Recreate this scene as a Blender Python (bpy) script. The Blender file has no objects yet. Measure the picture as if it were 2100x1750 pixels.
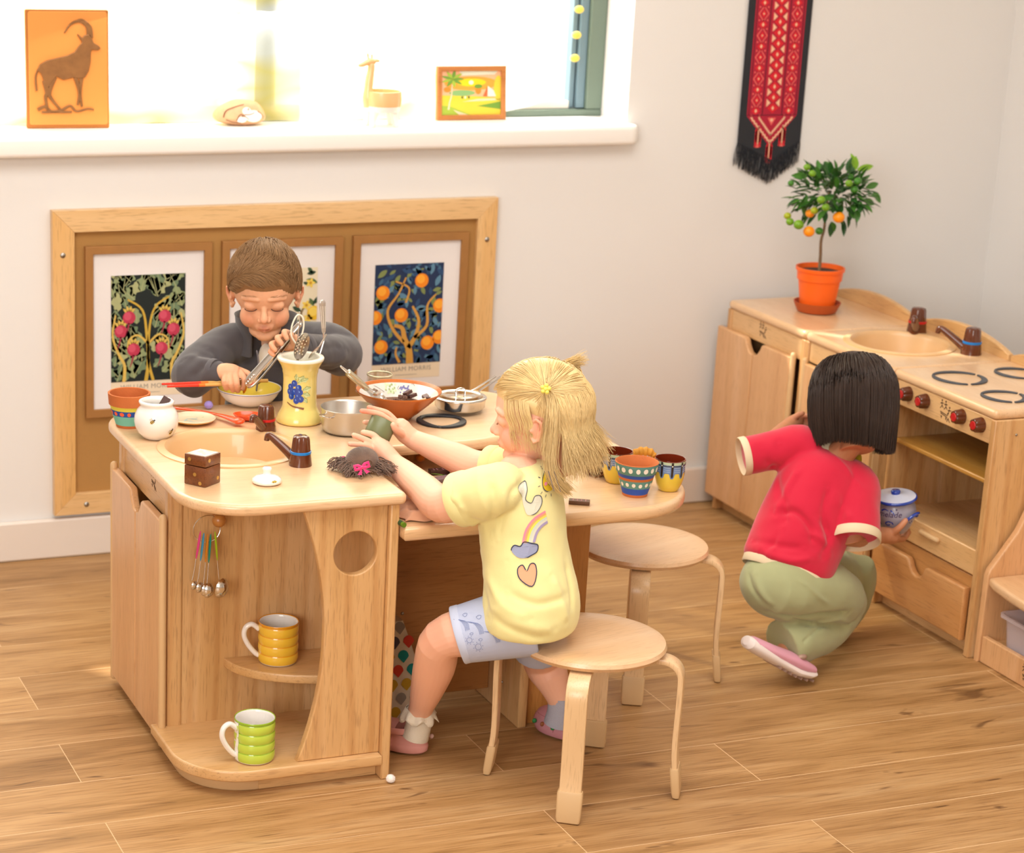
import bpy, bmesh, math, random
from mathutils import Vector, Matrix, Euler, noise
import numpy as np
PI = math.pi
scene = bpy.context.scene
col = scene.collection

# ---------------- camera, world, lights, exposure ----------------
def look(yaw, pitch, roll):
    cy, sy = math.cos(yaw), math.sin(yaw)
    f = Vector((sy*math.cos(pitch), cy*math.cos(pitch), -math.sin(pitch)))
    r = Vector((cy, -sy, 0)); u = r.cross(f)
    c, s = math.cos(roll), math.sin(roll)
    r2 = r*c + u*s; u2 = u*c - r*s
    return Matrix(((r2.x, u2.x, -f.x), (r2.y, u2.y, -f.y), (r2.z, u2.z, -f.z))).to_4x4()
CAM = Vector((0, -5.0, 1.755))
cd = bpy.data.cameras.new('camera'); cam = bpy.data.objects.new('camera', cd); col.objects.link(cam)
M = look(0.3723628, 0.3005232, 0.0349072); M.translation = CAM
cam.matrix_world = M
cd.sensor_fit = 'HORIZONTAL'; cd.sensor_width = 36; cd.lens = 4508.17/2100*36
cd.shift_x = (1050-745.153)/2100; cd.shift_y = -(875-1016.968)/2100
cd.clip_start = .05
cd.dof.use_dof = True; cd.dof.focus_distance = 4.15; cd.dof.aperture_fstop = 5.0
scene.camera = cam

W_ = bpy.data.worlds.new('daylight'); scene.world = W_; W_.use_nodes = True
bg = W_.node_tree.nodes['Background']
bg.inputs['Color'].default_value = (1.0, .985, .96, 1); bg.inputs['Strength'].default_value = 2.4

def area(name, loc, target, sx, sy, power, color):
    l = bpy.data.lights.new(name, 'AREA'); l.shape = 'RECTANGLE'; l.size = sx; l.size_y = sy
    l.energy = power; l.color = color
    o = bpy.data.objects.new(name, l); col.objects.link(o); o.location = loc
    o.rotation_euler = (Vector(target)-Vector(loc)).to_track_quat('-Z', 'Y').to_euler()
    return o
SUNDIR = Vector((.5, -.6725, -1.0))   # through the window, down on to the floor
sl = bpy.data.lights.new('sun', 'SUN'); sl.energy = 7.0; sl.angle = math.radians(1.5); sl.color = (1, .96, .88)
so = bpy.data.objects.new('sun', sl); col.objects.link(so)
so.rotation_euler = SUNDIR.to_track_quat('-Z', 'Y').to_euler()
area('added_overhead_fill', (1.3, -2.3, 2.66), (1.3, -2.3, 0), 2.4, 1.8, 58, (1, .98, .95))  # added overhead fill that brightens the closed room, not a ceiling fixture
area('window_glow_behind_camera', (-1.8, -5.6, 1.9), (1.6, -.8, .5), 2.2, 1.6, 100, (1, .98, .96))
area('window_light', (1.6, -.14, 1.62), (1.9, -2.2, .0), 1.9, .9, 13, (1, .98, .94))

vs = scene.view_settings
vs.view_transform = 'Standard'; vs.look = 'None'; vs.gamma = 1; vs.use_curve_mapping = False
vs.exposure = 0.22
scene.cycles.max_bounces = 6
scene.cycles.transparent_max_bounces = 12
scene.cycles.caustics_reflective = False; scene.cycles.caustics_refractive = False

# ---------------- materials ----------------
def lin(c):
    if isinstance(c, str): c = [int(c[i:i+2], 16) for i in (0, 2, 4)]
    o = []
    for v in c[:3]:
        v /= 255.0
        o.append(v/12.92 if v <= .04045 else ((v+.055)/1.055)**2.4)
    return (o[0], o[1], o[2], 1.0)
_m = {}
def mat(name, c='cccccc', rough=.5, metal=0, spec=.5, coat=0, bump=0, bscale=200, trans=0, sss=0, sheen=0, alpha=1, noisec=0, nscale=8, ior=1.45):
    if name in _m: return _m[name]
    m = bpy.data.materials.new(name); m.use_nodes = True; _m[name] = m
    nt = m.node_tree; b = nt.nodes['Principled BSDF']
    cc = lin(c) if not (isinstance(c, tuple) and len(c) == 4) else c
    b.inputs['Base Color'].default_value = cc
    b.inputs['Roughness'].default_value = rough; b.inputs['Metallic'].default_value = metal
    b.inputs['Specular IOR Level'].default_value = spec; b.inputs['Coat Weight'].default_value = coat
    b.inputs['Coat Roughness'].default_value = .08
    b.inputs['Transmission Weight'].default_value = trans; b.inputs['IOR'].default_value = ior
    b.inputs['Sheen Weight'].default_value = sheen; b.inputs['Alpha'].default_value = alpha
    if sss:
        b.inputs['Subsurface Weight'].default_value = sss
        b.inputs['Subsurface Radius'].default_value = (.012, .005, .003); b.inputs['Subsurface Scale'].default_value = 1
    if noisec or bump:
        tc = nt.nodes.new('ShaderNodeTexCoord')
    if noisec:
        n = nt.nodes.new('ShaderNodeTexNoise'); n.inputs['Scale'].default_value = nscale; n.inputs['Detail'].default_value = 4
        nt.links.new(tc.outputs['Object'], n.inputs['Vector'])
        mx = nt.nodes.new('ShaderNodeMix'); mx.data_type = 'RGBA'
        mx.inputs[6].default_value = tuple(max(0, v*(1-noisec)) for v in cc[:3])+(1,)
        mx.inputs[7].default_value = tuple(min(1, v*(1+noisec)) for v in cc[:3])+(1,)
        nt.links.new(n.outputs['Fac'], mx.inputs[0]); nt.links.new(mx.outputs[2], b.inputs['Base Color'])
    if bump:
        n = nt.nodes.new('ShaderNodeTexNoise'); n.inputs['Scale'].default_value = bscale; n.inputs['Detail'].default_value = 3
        nt.links.new(tc.outputs['Object'], n.inputs['Vector'])
        bp = nt.nodes.new('ShaderNodeBump'); bp.inputs['Strength'].default_value = bump; bp.inputs['Distance'].default_value = .002
        nt.links.new(n.outputs['Fac'], bp.inputs['Height']); nt.links.new(bp.outputs['Normal'], b.inputs['Normal'])
    return m

def ramp(nt, stops, interp='LINEAR'):
    r = nt.nodes.new('ShaderNodeValToRGB'); cr = r.color_ramp; cr.interpolation = interp
    while len(cr.elements) < len(stops): cr.elements.new(.5)
    for e, (p, c) in zip(cr.elements, stops): e.position = p; e.color = lin(c)
    return r

def wood(name, cols=('c98f55', 'd9a566', 'e2b478'), axis='Z', rough=.35, scale=1.0, coat=.25, fleck=.3, rings=0):
    if name in _m: return _m[name]
    m = bpy.data.materials.new(name); m.use_nodes = True; _m[name] = m
    nt = m.node_tree; b = nt.nodes['Principled BSDF']; L = nt.links
    tc = nt.nodes.new('ShaderNodeTexCoord')
    def noi(sc, detail, off=0, dist=0):
        mp = nt.nodes.new('ShaderNodeMapping'); s = [sc*scale]*3; s['XYZ'.index(axis)] = sc*scale/14
        mp.inputs['Scale'].default_value = s; mp.inputs['Location'].default_value = (off, off, off)
        L.new(tc.outputs['Object'], mp.inputs['Vector'])
        n = nt.nodes.new('ShaderNodeTexNoise'); n.inputs['Scale'].default_value = 1; n.inputs['Detail'].default_value = detail
        n.inputs['Distortion'].default_value = dist
        L.new(mp.outputs[0], n.inputs['Vector']); return n
    n1 = noi(16, 3, 0, .5)
    r = ramp(nt, [(.3, cols[0]), (.5, cols[1]), (.72, cols[2])])
    L.new(n1.outputs['Fac'], r.inputs[0])
    n2 = noi(330, 2, 7)
    r2 = ramp(nt, [(.30, (150, 120, 90)), (.46, (255, 255, 255))])
    L.new(n2.outputs['Fac'], r2.inputs[0])
    mx = nt.nodes.new('ShaderNodeMix'); mx.data_type = 'RGBA'; mx.blend_type = 'MULTIPLY'; mx.inputs[0].default_value = fleck
    L.new(r.outputs[0], mx.inputs[6]); L.new(r2.outputs[0], mx.inputs[7])
    out = mx.outputs[2]
    if rings:
        mp = nt.nodes.new('ShaderNodeMapping'); s = [5]*3; s['XYZ'.index(axis)] = .7; mp.inputs['Scale'].default_value = s
        L.new(tc.outputs['Object'], mp.inputs['Vector'])
        w = nt.nodes.new('ShaderNodeTexWave'); w.inputs['Scale'].default_value = 1.3; w.inputs['Distortion'].default_value = 5
        w.inputs['Detail'].default_value = 2; w.bands_direction = 'X' if axis != 'X' else 'Y'
        L.new(mp.outputs[0], w.inputs['Vector'])
        r3 = ramp(nt, [(.0, (225, 205, 180)), (.35, (255, 255, 255))]); L.new(w.outputs['Fac'], r3.inputs[0])
        m2 = nt.nodes.new('ShaderNodeMix'); m2.data_type = 'RGBA'; m2.blend_type = 'MULTIPLY'; m2.inputs[0].default_value = rings
        L.new(out, m2.inputs[6]); L.new(r3.outputs[0], m2.inputs[7]); out = m2.outputs[2]
    L.new(out, b.inputs['Base Color'])
    b.inputs['Roughness'].default_value = rough; b.inputs['Coat Weight'].default_value = coat; b.inputs['Coat Roughness'].default_value = .25
    return m

BE = ('c99b63', 'd6aa74', 'ddb685')
beechX = wood('beech_x', BE, 'X'); beechY = wood('beech_y', BE, 'Y'); beechZ = wood('beech_z', BE, 'Z', rings=.5)
topX = wood('beech_top_x', ('dbb081', 'e2ba8e', 'e7c49c'), 'X', rough=.3, coat=.5, fleck=.2)
topY = wood('beech_top_y', ('dbb081', 'e2ba8e', 'e7c49c'), 'Y', rough=.3, coat=.5, fleck=.2)
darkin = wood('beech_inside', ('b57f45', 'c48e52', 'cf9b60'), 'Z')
plywood = wood('ply_leg', ('dcb684', 'e3c194', 'e8c9a0'), 'Z', fleck=.25)
white_paint = mat('white_paint', 'ece6e0', .45)
plastic_beige = mat('beige_plastic', 'd8b383', .4)
screw_m = mat('screw_steel', 'a09a92', .35, 1)
steel = mat('polished_steel', 'd6d2cc', .16, 1)
steel_b = mat('brushed_steel', 'c9c5be', .32, 1)
black_m = mat('black_rubber', '23262c', .45)
white_gl = mat('white_glaze', 'f0ebe4', .12, coat=.6)

# ---------------- mesh helpers ----------------
class MB:
    def __init__(s): s.bm = bmesh.new(); s.mi = 0
    def face(s, vs):
        try: f = s.bm.faces.new(vs); f.material_index = s.mi; return f
        except ValueError: return None
    def box(s, x0, x1, y0, y1, z0, z1, M=None):
        v = [s.bm.verts.new((x, y, z)) for x in (x0, x1) for y in (y0, y1) for z in (z0, z1)]
        if M is not None:
            for q in v: q.co = M @ q.co
        for f in ((0, 1, 3, 2), (4, 6, 7, 5), (0, 4, 5, 1), (2, 3, 7, 6), (0, 2, 6, 4), (1, 5, 7, 3)): s.face([v[i] for i in f])
        return s
    def rings(s, rs, caps=True, closed=False):
        rr = [[s.bm.verts.new(p) for p in r] for r in rs]; n = len(rr[0])
        idx = list(range(len(rr)-1))
        for i in idx:
            for j in range(n): s.face([rr[i][j], rr[i][(j+1) % n], rr[i+1][(j+1) % n], rr[i+1][j]])
        if closed:
            for j in range(n): s.face([rr[-1][j], rr[-1][(j+1) % n], rr[0][(j+1) % n], rr[0][j]])
        elif caps: s.face(rr[0][::-1]); s.face(rr[-1])
        return s
    def tube(s, pts, rad, n=10, closed=False, sx=1.0, sy=1.0, up=None, round_ends=False, caps=True):
        P = [Vector(p) for p in pts]; N = len(P)
        R = [rad]*N if isinstance(rad, (int, float)) else list(rad)
        if round_ends and not closed:
            d0 = (P[0]-P[1]).normalized(); d1 = (P[-1]-P[-2]).normalized(); a, b = P[0], P[-1]; ra, rb = R[0], R[-1]
            A = [(a+d0*ra*math.sin(t), ra*math.cos(t)) for t in (1.45, 1.1, .6)]; B = [(b+d1*rb*math.sin(t), rb*math.cos(t)) for t in (.6, 1.1, 1.45)]
            P = [p for p, _ in A]+P+[p for p, _ in B]; R = [r for _, r in A]+R+[r for _, r in B]; N = len(P)
        T = []
        for i in range(N):
            a = P[i-1] if (i > 0 or closed) else P[0]; b = P[(i+1) % N] if (i < N-1 or closed) else P[-1]
            T.append((b-a).normalized() if (b-a).length > 1e-9 else Vector((0, 0, 1)))
        u = Vector(up) if up is not None else (Vector((0, 0, 1)) if abs(T[0].z) < .9 else Vector((1, 0, 0)))
        u = (u-T[0]*u.dot(T[0])).normalized(); rs = []
        for i in range(N):
            u = (u-T[i]*u.dot(T[i])); u = u.normalized() if u.length > 1e-6 else T[i].orthogonal().normalized()
            w = T[i].cross(u)
            rs.append([P[i]+(w*math.cos(2*PI*k/n)*sx+u*math.sin(2*PI*k/n)*sy)*R[i] for k in range(n)])
        return s.rings(rs, caps, closed)
    def cyl(s, p, q, r, r2=None, n=32): return s.tube([p, q], [r, r if r2 is None else r2], n)
    def lathe(s, prof, c=(0, 0, 0), n=48, M=None, capb=False, capt=False):
        rs = []
        for r, z in prof:
            ring = [Vector((r*math.cos(2*PI*k/n), r*math.sin(2*PI*k/n), z)) for k in range(n)]
            if M is not None: ring = [M @ p for p in ring]
            rs.append([p+Vector(c) for p in ring])
        rr = [[s.bm.verts.new(p) for p in r] for r in rs]
        for i in range(len(rr)-1):
            for j in range(n): s.face([rr[i][j], rr[i][(j+1) % n], rr[i+1][(j+1) % n], rr[i+1][j]])
        if capb: s.face(rr[0][::-1])
        if capt: s.face(rr[-1])
        return s
    def ball(s, c, r, n=20, m=12, M=None):
        r = (r, r, r) if isinstance(r, (int, float)) else r
        c = Vector(c); T = []
        for i in range(1, m):
            a = PI*i/m-PI/2
            T.append([Vector((r[0]*math.cos(a)*math.cos(2*PI*k/n), r[1]*math.cos(a)*math.sin(2*PI*k/n), r[2]*math.sin(a))) for k in range(n)])
        f = (lambda p: (M @ p if M is not None else p)+c)
        rr = [[s.bm.verts.new(f(p)) for p in t] for t in T]
        a = s.bm.verts.new(f(Vector((0, 0, -r[2])))); b = s.bm.verts.new(f(Vector((0, 0, r[2]))))
        for i in range(len(rr)-1):
            for j in range(n): s.face([rr[i][j], rr[i][(j+1) % n], rr[i+1][(j+1) % n], rr[i+1][j]])
        for j in range(n): s.face([a, rr[0][(j+1) % n], rr[0][j]]); s.face([b, rr[-1][j], rr[-1][(j+1) % n]])
        return s
    def add(s, me, M=None):
        n0 = len(s.bm.verts); f0 = len(s.bm.faces)
        s.bm.from_mesh(me); s.bm.verts.ensure_lookup_table(); s.bm.faces.ensure_lookup_table()
        if M is not None:
            for v in s.bm.verts[n0:]: v.co = M @ v.co
            if M.determinant() < 0: bmesh.ops.reverse_faces(s.bm, faces=s.bm.faces[f0:])
        for f in s.bm.faces[f0:]: f.material_index = s.mi
        return s
    def shape(s, loops, depth, M=None, bev=0, res=2):
        me = shape2d(loops, depth, bev, res); s.add(me, M); bpy.data.meshes.remove(me); return s
    def text(s, txt, size, M, depth=.0004, shear=0, align='CENTER', space=1.0):
        cu = bpy.data.curves.new('t', 'FONT'); cu.body = txt; cu.size = size; cu.extrude = depth; cu.align_x = align
        cu.shear = shear; cu.space_character = space; cu.resolution_u = 3
        o = bpy.data.objects.new('t', cu); me = bpy.data.meshes.new_from_object(o)
        s.add(me, M); bpy.data.meshes.remove(me); bpy.data.objects.remove(o); bpy.data.curves.remove(cu); return s
    def build(s, name, mats, parent=None, world=False, smooth=True, bevel=0, sharp=35, bseg=2, recalc=True, loc=None):
        bm = s.bm
        if recalc: bmesh.ops.recalc_face_normals(bm, faces=bm.faces)
        off = Vector((0, 0, 0))
        if world and parent is not None:
            q = parent; 
            while q is not None: off += q.location; q = q.parent
        if loc is not None: off = off+Vector(loc)
        if off.length > 0: bmesh.ops.translate(bm, verts=bm.verts, vec=-off)
        me = bpy.data.meshes.new(name); bm.to_mesh(me); bm.free()
        if not isinstance(mats, (list, tuple)): mats = [mats]
        for m in mats: me.materials.append(m)
        if smooth:
            me.polygons.foreach_set('use_smooth', [True]*len(me.polygons))
            me.set_sharp_from_angle(angle=math.radians(sharp))
        o = bpy.data.objects.new(name, me); col.objects.link(o)
        if parent is not None: o.parent = parent
        if loc is not None: o.location = loc
        if bevel:
            b = o.modifiers.new('b', 'BEVEL'); b.width = bevel; b.segments = bseg; b.limit_method = 'ANGLE'; b.angle_limit = math.radians(40)
            b.harden_normals = False
        return o

def shape2d(loops, depth, bev=0, res=2):
    cu = bpy.data.curves.new('s', 'CURVE'); cu.dimensions = '2D'; cu.fill_mode = 'BOTH'
    for lp in loops:
        sp = cu.splines.new('POLY'); sp.points.add(len(lp)-1)
        for p, q in zip(sp.points, lp): p.co = (q[0], q[1], 0, 1)
        sp.use_cyclic_u = True
    cu.extrude = max(0, depth/2-bev); cu.bevel_depth = bev; cu.bevel_resolution = res; cu.offset = -bev
    o = bpy.data.objects.new('s', cu); me = bpy.data.meshes.new_from_object(o)
    bpy.data.objects.remove(o); bpy.data.curves.remove(cu); return me
def rrect(x0, x1, y0, y1, rs, n=10):
    """rounded rectangle loop; rs = radii at (x0,y0),(x1,y0),(x1,y1),(x0,y1)"""
    if isinstance(rs, (int, float)): rs = [rs]*4
    out = []
    for (cx, cy, a0), r in zip(((x0, y0, PI), (x1, y0, 1.5*PI), (x1, y1, 0), (x0, y1, .5*PI)), rs):
        sx = 1 if cx == x0 else -1; sy = 1 if cy == y0 else -1
        if r <= 0: out.append((cx, cy)); continue
        for k in range(n+1):
            a = a0+.5*PI*k/n
            out.append((cx+sx*r+r*math.cos(a), cy+sy*r+r*math.sin(a)))
    return out
def circ(cx, cy, r, n=48, ry=None): return [(cx+r*math.cos(2*PI*k/n), cy+(ry or r)*math.sin(2*PI*k/n)) for k in range(n)]
def frame(origin, ux, uy):
    """matrix mapping 2-D (x,y,z) to world with axes ux, uy and their cross product"""
    ux = Vector(ux).normalized(); uy = Vector(uy); uy = (uy-ux*uy.dot(ux)).normalized(); uz = ux.cross(uy)
    m = Matrix(((ux.x, uy.x, uz.x, origin[0]), (ux.y, uy.y, uz.y, origin[1]), (ux.z, uy.z, uz.z, origin[2]), (0, 0, 0, 1)))
    return m
def thing(name, label, cat, loc=(0, 0, 0), rz=0, group=None):
    o = bpy.data.objects.new(name, None); col.objects.link(o); o.location = loc; o.rotation_euler = (0, 0, rz); o.empty_display_size = .05
    o['label'] = label; o['category'] = cat
    if group: o['group'] = group
    return o
def tag(o, label, cat, group=None, kind=None):
    o['label'] = label; o['category'] = cat
    if group: o['group'] = group
    if kind: o['kind'] = kind
    return o
def struct(o, label=None, cat=None):
    o['kind'] = 'structure'
    if label: o['label'] = label
    if cat: o['category'] = cat
    return o
def dup(root, loc=None, rz=None, label=None, group=None):
    r = root.copy(); col.objects.link(r)
    if loc is not None: r.location = loc
    if rz is not None: r.rotation_euler = (0, 0, rz)
    if label: r['label'] = label
    if group: r['group'] = group
    for ch in list(root.children):
        c = ch.copy(); col.objects.link(c); c.parent = r
        for g in ch.children:
            d = g.copy(); col.objects.link(d); d.parent = c
    return r
def bez(p0, p1, p2, p3, n=12):
    p0, p1, p2, p3 = map(Vector, (p0, p1, p2, p3)); out = []
    for i in range(n+1):
        t = i/n; u = 1-t; out.append(p0*u**3+p1*3*u*u*t+p2*3*u*t*t+p3*t**3)
    return out
def crom(pts, n=6, closed=False):
    P = [Vector(p) for p in pts]; out = []; N = len(P)
    rng = range(N if closed else N-1)
    for i in rng:
        a = P[i-1] if (i > 0 or closed) else P[0]; b = P[i]; c = P[(i+1) % N]; d = P[(i+2) % N] if (i+2 < N or closed) else P[-1]
        for k in range(n):
            t = k/n; out.append(.5*((2*b)+(c-a)*t+(2*a-5*b+4*c-d)*t*t+(3*b-a-3*c+d)*t**3))
    if not closed: out.append(P[-1])
    return out

# ---------------- the room ----------------
wall_m = mat('wall_paint', 'e7e5e2', .85, bump=.05, bscale=300)
def floor_mat():
    m = bpy.data.materials.new('oak_plank_floor'); m.use_nodes = True; nt = m.node_tree; L = nt.links; b = nt.nodes['Principled BSDF']
    tc = nt.nodes.new('ShaderNodeTexCoord')
    br = nt.nodes.new('ShaderNodeTexBrick'); mp = nt.nodes.new('ShaderNodeMapping'); mp.inputs['Location'].default_value = (.35, .017, 0)
    L.new(tc.outputs['Object'], mp.inputs[0]); L.new(mp.outputs[0], br.inputs['Vector'])
    br.inputs['Scale'].default_value = 1; br.inputs['Brick Width'].default_value = 1.25; br.inputs['Row Height'].default_value = .182
    br.inputs['Mortar Size'].default_value = .0009; br.inputs['Mortar Smooth'].default_value = .2; br.offset = .37
    br.inputs['Color1'].default_value = (.15, .15, .15, 1); br.inputs['Color2'].default_value = (.9, .9, .9, 1); br.inputs['Mortar'].default_value = (.5, .5, .5, 1)
    # per-plank offset of the grain
    va = nt.nodes.new('ShaderNodeVectorMath'); va.operation = 'MULTIPLY_ADD'; va.inputs[1].default_value = (7, 3, 0)
    L.new(br.outputs['Color'], va.inputs[0]); L.new(tc.outputs['Object'], va.inputs[2])
    def noi(sx, sy, det, dist=0):
        mq = nt.nodes.new('ShaderNodeMapping'); mq.inputs['Scale'].default_value = (sx, sy, 1); L.new(va.outputs[0], mq.inputs[0])
        n = nt.nodes.new('ShaderNodeTexNoise'); n.inputs['Scale'].default_value = 1; n.inputs['Detail'].default_value = det; n.inputs['Distortion'].default_value = dist
        L.new(mq.outputs[0], n.inputs['Vector']); return n
    n1 = noi(1.6, 15, 5, 1.2); r1 = ramp(nt, [(.28, '9f7747'), (.45, 'b98e5b'), (.6, 'c69c69'), (.78, 'd0ab7b')]); L.new(n1.outputs['Fac'], r1.inputs[0])
    n2 = noi(9, 260, 3); r2 = ramp(nt, [(.33, (186, 170, 152)), (.52, (255, 255, 255))]); L.new(n2.outputs['Fac'], r2.inputs[0])
    m1 = nt.nodes.new('ShaderNodeMix'); m1.data_type = 'RGBA'; m1.blend_type = 'MULTIPLY'; m1.inputs[0].default_value = .6
    L.new(r1.outputs[0], m1.inputs[6]); L.new(r2.outputs[0], m1.inputs[7])
    n3 = noi(3.2, 13, 2, 2.5); r3 = ramp(nt, [(.24, (120, 92, 66)), (.34, (255, 255, 255))]); L.new(n3.outputs['Fac'], r3.inputs[0])
    m3 = nt.nodes.new('ShaderNodeMix'); m3.data_type = 'RGBA'; m3.blend_type = 'MULTIPLY'; m3.inputs[0].default_value = .7
    L.new(m1.outputs[2], m3.inputs[6]); L.new(r3.outputs[0], m3.inputs[7])
    # plank tone
    r4 = ramp(nt, [(.1, (228, 224, 220)), (.95, (255, 255, 255))]); L.new(br.outputs['Color'], r4.inputs[0])
    m4 = nt.nodes.new('ShaderNodeMix'); m4.data_type = 'RGBA'; m4.blend_type = 'MULTIPLY'; m4.inputs[0].default_value = 1
    L.new(m3.outputs[2], m4.inputs[6]); L.new(r4.outputs[0], m4.inputs[7])
    m5 = nt.nodes.new('ShaderNodeMix'); m5.data_type = 'RGBA'; m5.inputs[7].default_value = lin('e0bd92')
    L.new(br.outputs['Fac'], m5.inputs[0]); L.new(m4.outputs[2], m5.inputs[6])
    L.new(m5.outputs[2], b.inputs['Base Color']); b.inputs['Roughness'].default_value = .42; b.inputs['Specular IOR Level'].default_value = .35
    bp = nt.nodes.new('ShaderNodeBump'); bp.inputs['Strength'].default_value = .12; bp.inputs['Distance'].default_value = .001
    L.new(n2.outputs['Fac'], bp.inputs['Height']); L.new(bp.outputs[0], b.inputs['Normal'])
    return m
struct(MB().box(-3.5, 3.78, -6.6, .02, -.05, 0).build('floor', floor_mat(), smooth=False), 'oak effect plank floor')
# back wall with the window opening X .0..2.635, Z 1.035..2.15
WX0, WX1, WZ0, WZ1 = .28, 2.635, 1.007, 2.15
w = MB()
w.box(-3.5, 3.78, 0, .30, 0, WZ0); w.box(-3.5, WX0, 0, .30, WZ0, WZ1); w.box(WX1, 3.78, 0, .30, WZ0, WZ1); w.box(-3.5, 3.78, 0, .30, WZ1, 2.7)
struct(w.build('wall_back', wall_m, smooth=False), 'warm white plaster wall')
struct(MB().box(3.78, 3.9, -6.6, .30, 0, 2.7).build('wall_right', wall_m, smooth=False), 'warm white side wall')
struct(MB().box(-3.62, -3.5, -6.6, .30, 0, 2.7).build('wall_left', wall_m, smooth=False), 'warm white side wall')
struct(MB().box(-3.62, 3.9, -6.72, -6.6, 0, 2.7).build('wall_front', wall_m, smooth=False), 'warm white wall behind')
struct(MB().box(-3.62, 3.9, -6.72, .30, 2.7, 2.8).build('ceiling', mat('ceiling_white', 'f0ede8', .9), smooth=False), 'white ceiling')
for nm, x0, x1, y0, y1 in (('baseboard_back', -3.5, 3.78, -.018, 0), ('baseboard_right', 3.762, 3.78, -4.2, -.018)):
    struct(MB().box(x0, x1, y0, y1, 0, .1).build(nm, mat('skirting_white', 'e6dcd2', .4), bevel=.006), 'white skirting board')
# sill
sb = MB().shape([rrect(WX0-.03, WX1+.02, -.048, .145, [.01, .03, 0, 0])], .050, Matrix.Translation((0, 0, WZ0-.003)), .012, 4)
struct(sb.build('trim_1', mat('sill_white', 'f3efe9', .3)), 'white rounded window sill')
# window: grey frame
frame_m = mat('window_frame_grey', '6d7d70', .4)
frame_b = mat('window_frame_blue', '6e8794', .35)
win = thing('window_1', 'grey framed window with bright daylight', 'window', (WX0, .2, WZ0)); win['kind'] = 'structure'; del win['category']
f = MB()
FY0, FY1 = .145, .20
f.box(WX0, WX1, FY0, FY1, WZ0+.02, WZ0+.038); f.box(WX1-.045, WX1, FY0, FY1, WZ0+.038, WZ1); f.box(WX0, WX0+.06, FY0, FY1, WZ0+.038, WZ1)
f.build('window_frame', frame_m, win, world=True, bevel=.003)
f = MB()
f.box(WX1-.068, WX1-.045, FY0+.012, FY1, WZ0+.04, WZ1); f.box(WX1-.085, WX1-.072, FY0+.022, FY1, WZ0+.04, WZ1)
f.build('sash', frame_b, win, world=True, bevel=.002)
MB().box(WX0+.06, WX1-.085, FY0+.02, FY1, WZ0+.038, WZ0+.058).build('bottom_bead', white_paint, win, world=True, bevel=.002)
MB().box(WX0, WX1-.09, .185, .189, WZ0+.07, WZ1).build('pane', mat('window_glass', 'ffffff', .02, alpha=.06), win, world=True, smooth=False)
MB().box(1.66, 1.745, FY0+.01, FY1, WZ0+.058, WZ1).build('mullion', frame_b, win, world=True, bevel=.003)
# sheer curtain
def curtain_mat():
    m = bpy.data.materials.new('sheer_curtain'); m.use_nodes = True; nt = m.node_tree; L = nt.links
    for n in list(nt.nodes):
        if n.type != 'OUTPUT_MATERIAL': nt.nodes.remove(n)
    out = [n for n in nt.nodes if n.type == 'OUTPUT_MATERIAL'][0]
    tc = nt.nodes.new('ShaderNodeTexCoord'); mp = nt.nodes.new('ShaderNodeMapping')
    mp.inputs['Scale'].default_value = (1.5, 1, 4.0); mp.inputs['Rotation'].default_value = (0, .5, 0); L.new(tc.outputs['Object'], mp.inputs[0])
    n = nt.nodes.new('ShaderNodeTexNoise'); n.inputs['Scale'].default_value = 1.6; n.inputs['Detail'].default_value = 1.5; L.new(mp.outputs[0], n.inputs['Vector'])
    r = ramp(nt, [(.42, (255, 253, 245)), (.56, (255, 240, 160)), (.66, (255, 253, 246))]); L.new(n.outputs['Fac'], r.inputs[0])
    t = nt.nodes.new('ShaderNodeBsdfTranslucent'); L.new(r.outputs[0], t.inputs[0])
    d = nt.nodes.new('ShaderNodeBsdfDiffuse'); L.new(r.outputs[0], d.inputs[0])
    tr = nt.nodes.new('ShaderNodeBsdfTransparent'); tr.inputs[0].default_value = (1, .93, .62, 1)
    a = nt.nodes.new('ShaderNodeMixShader'); a.inputs[0].default_value = .25; L.new(t.outputs[0], a.inputs[1]); L.new(d.outputs[0], a.inputs[2])
    b = nt.nodes.new('ShaderNodeMixShader'); b.inputs[0].default_value = .14; L.new(a.outputs[0], b.inputs[1]); L.new(tr.outputs[0], b.inputs[2])
    L.new(b.outputs[0], out.inputs[0]); return m
cm = curtain_mat()
ct = thing('sheer_curtain', 'sheer white and yellow curtain with little pompoms hanging in the window', 'curtain', (1.2, .1, 1.07))
c = MB(); nx, nz = 150, 24; grid = []
for i in range(nx+1):
    x = .30+(2.505-.30)*i/nx; row = []
    hem = 1.031+.052*max(0, (x-2.25)/.25)**1.5+.51*min(1, max(0, (1.03-x)/.10))
    for j in range(nz+1):
        z = hem+(2.145-hem)*j/nz
        y = .128+.005*math.sin(x*23+.6*math.sin(z*4))+.003*math.sin(x*61+z*2)
        row.append(c.bm.verts.new((x-.03*(0 if j > 6 else 0), y, z)))
    grid.append(row)
for i in range(nx):
    for j in range(nz): c.face([grid[i][j], grid[i+1][j], grid[i+1][j+1], grid[i][j+1]])
c.build('cloth', cm, ct, world=True, recalc=False)
c = MB()
for i in range(nx):
    pass
hemp = [Vector(v.co) for v in []]
pm = mat('pompom_yellow', 'efd25a', .9, sheen=.4)
pb = []
for k, (x, z) in enumerate(((2.5308, 0.1000, 1.2862), (2.5316, 0.1000, 1.2146), (2.5361, 0.1000, 1.1497), (2.53, .1, 1.43), (2.53, .1, 1.49)) and [(2.545, 1.300), (2.542, 1.236), (2.541, 1.178), (2.545, 1.365), (2.545, 1.43)]):
    MB().ball((x, .128, z), (.013, .009, .010), 12, 8).build('pompom', pm, ct, world=True)
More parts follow.
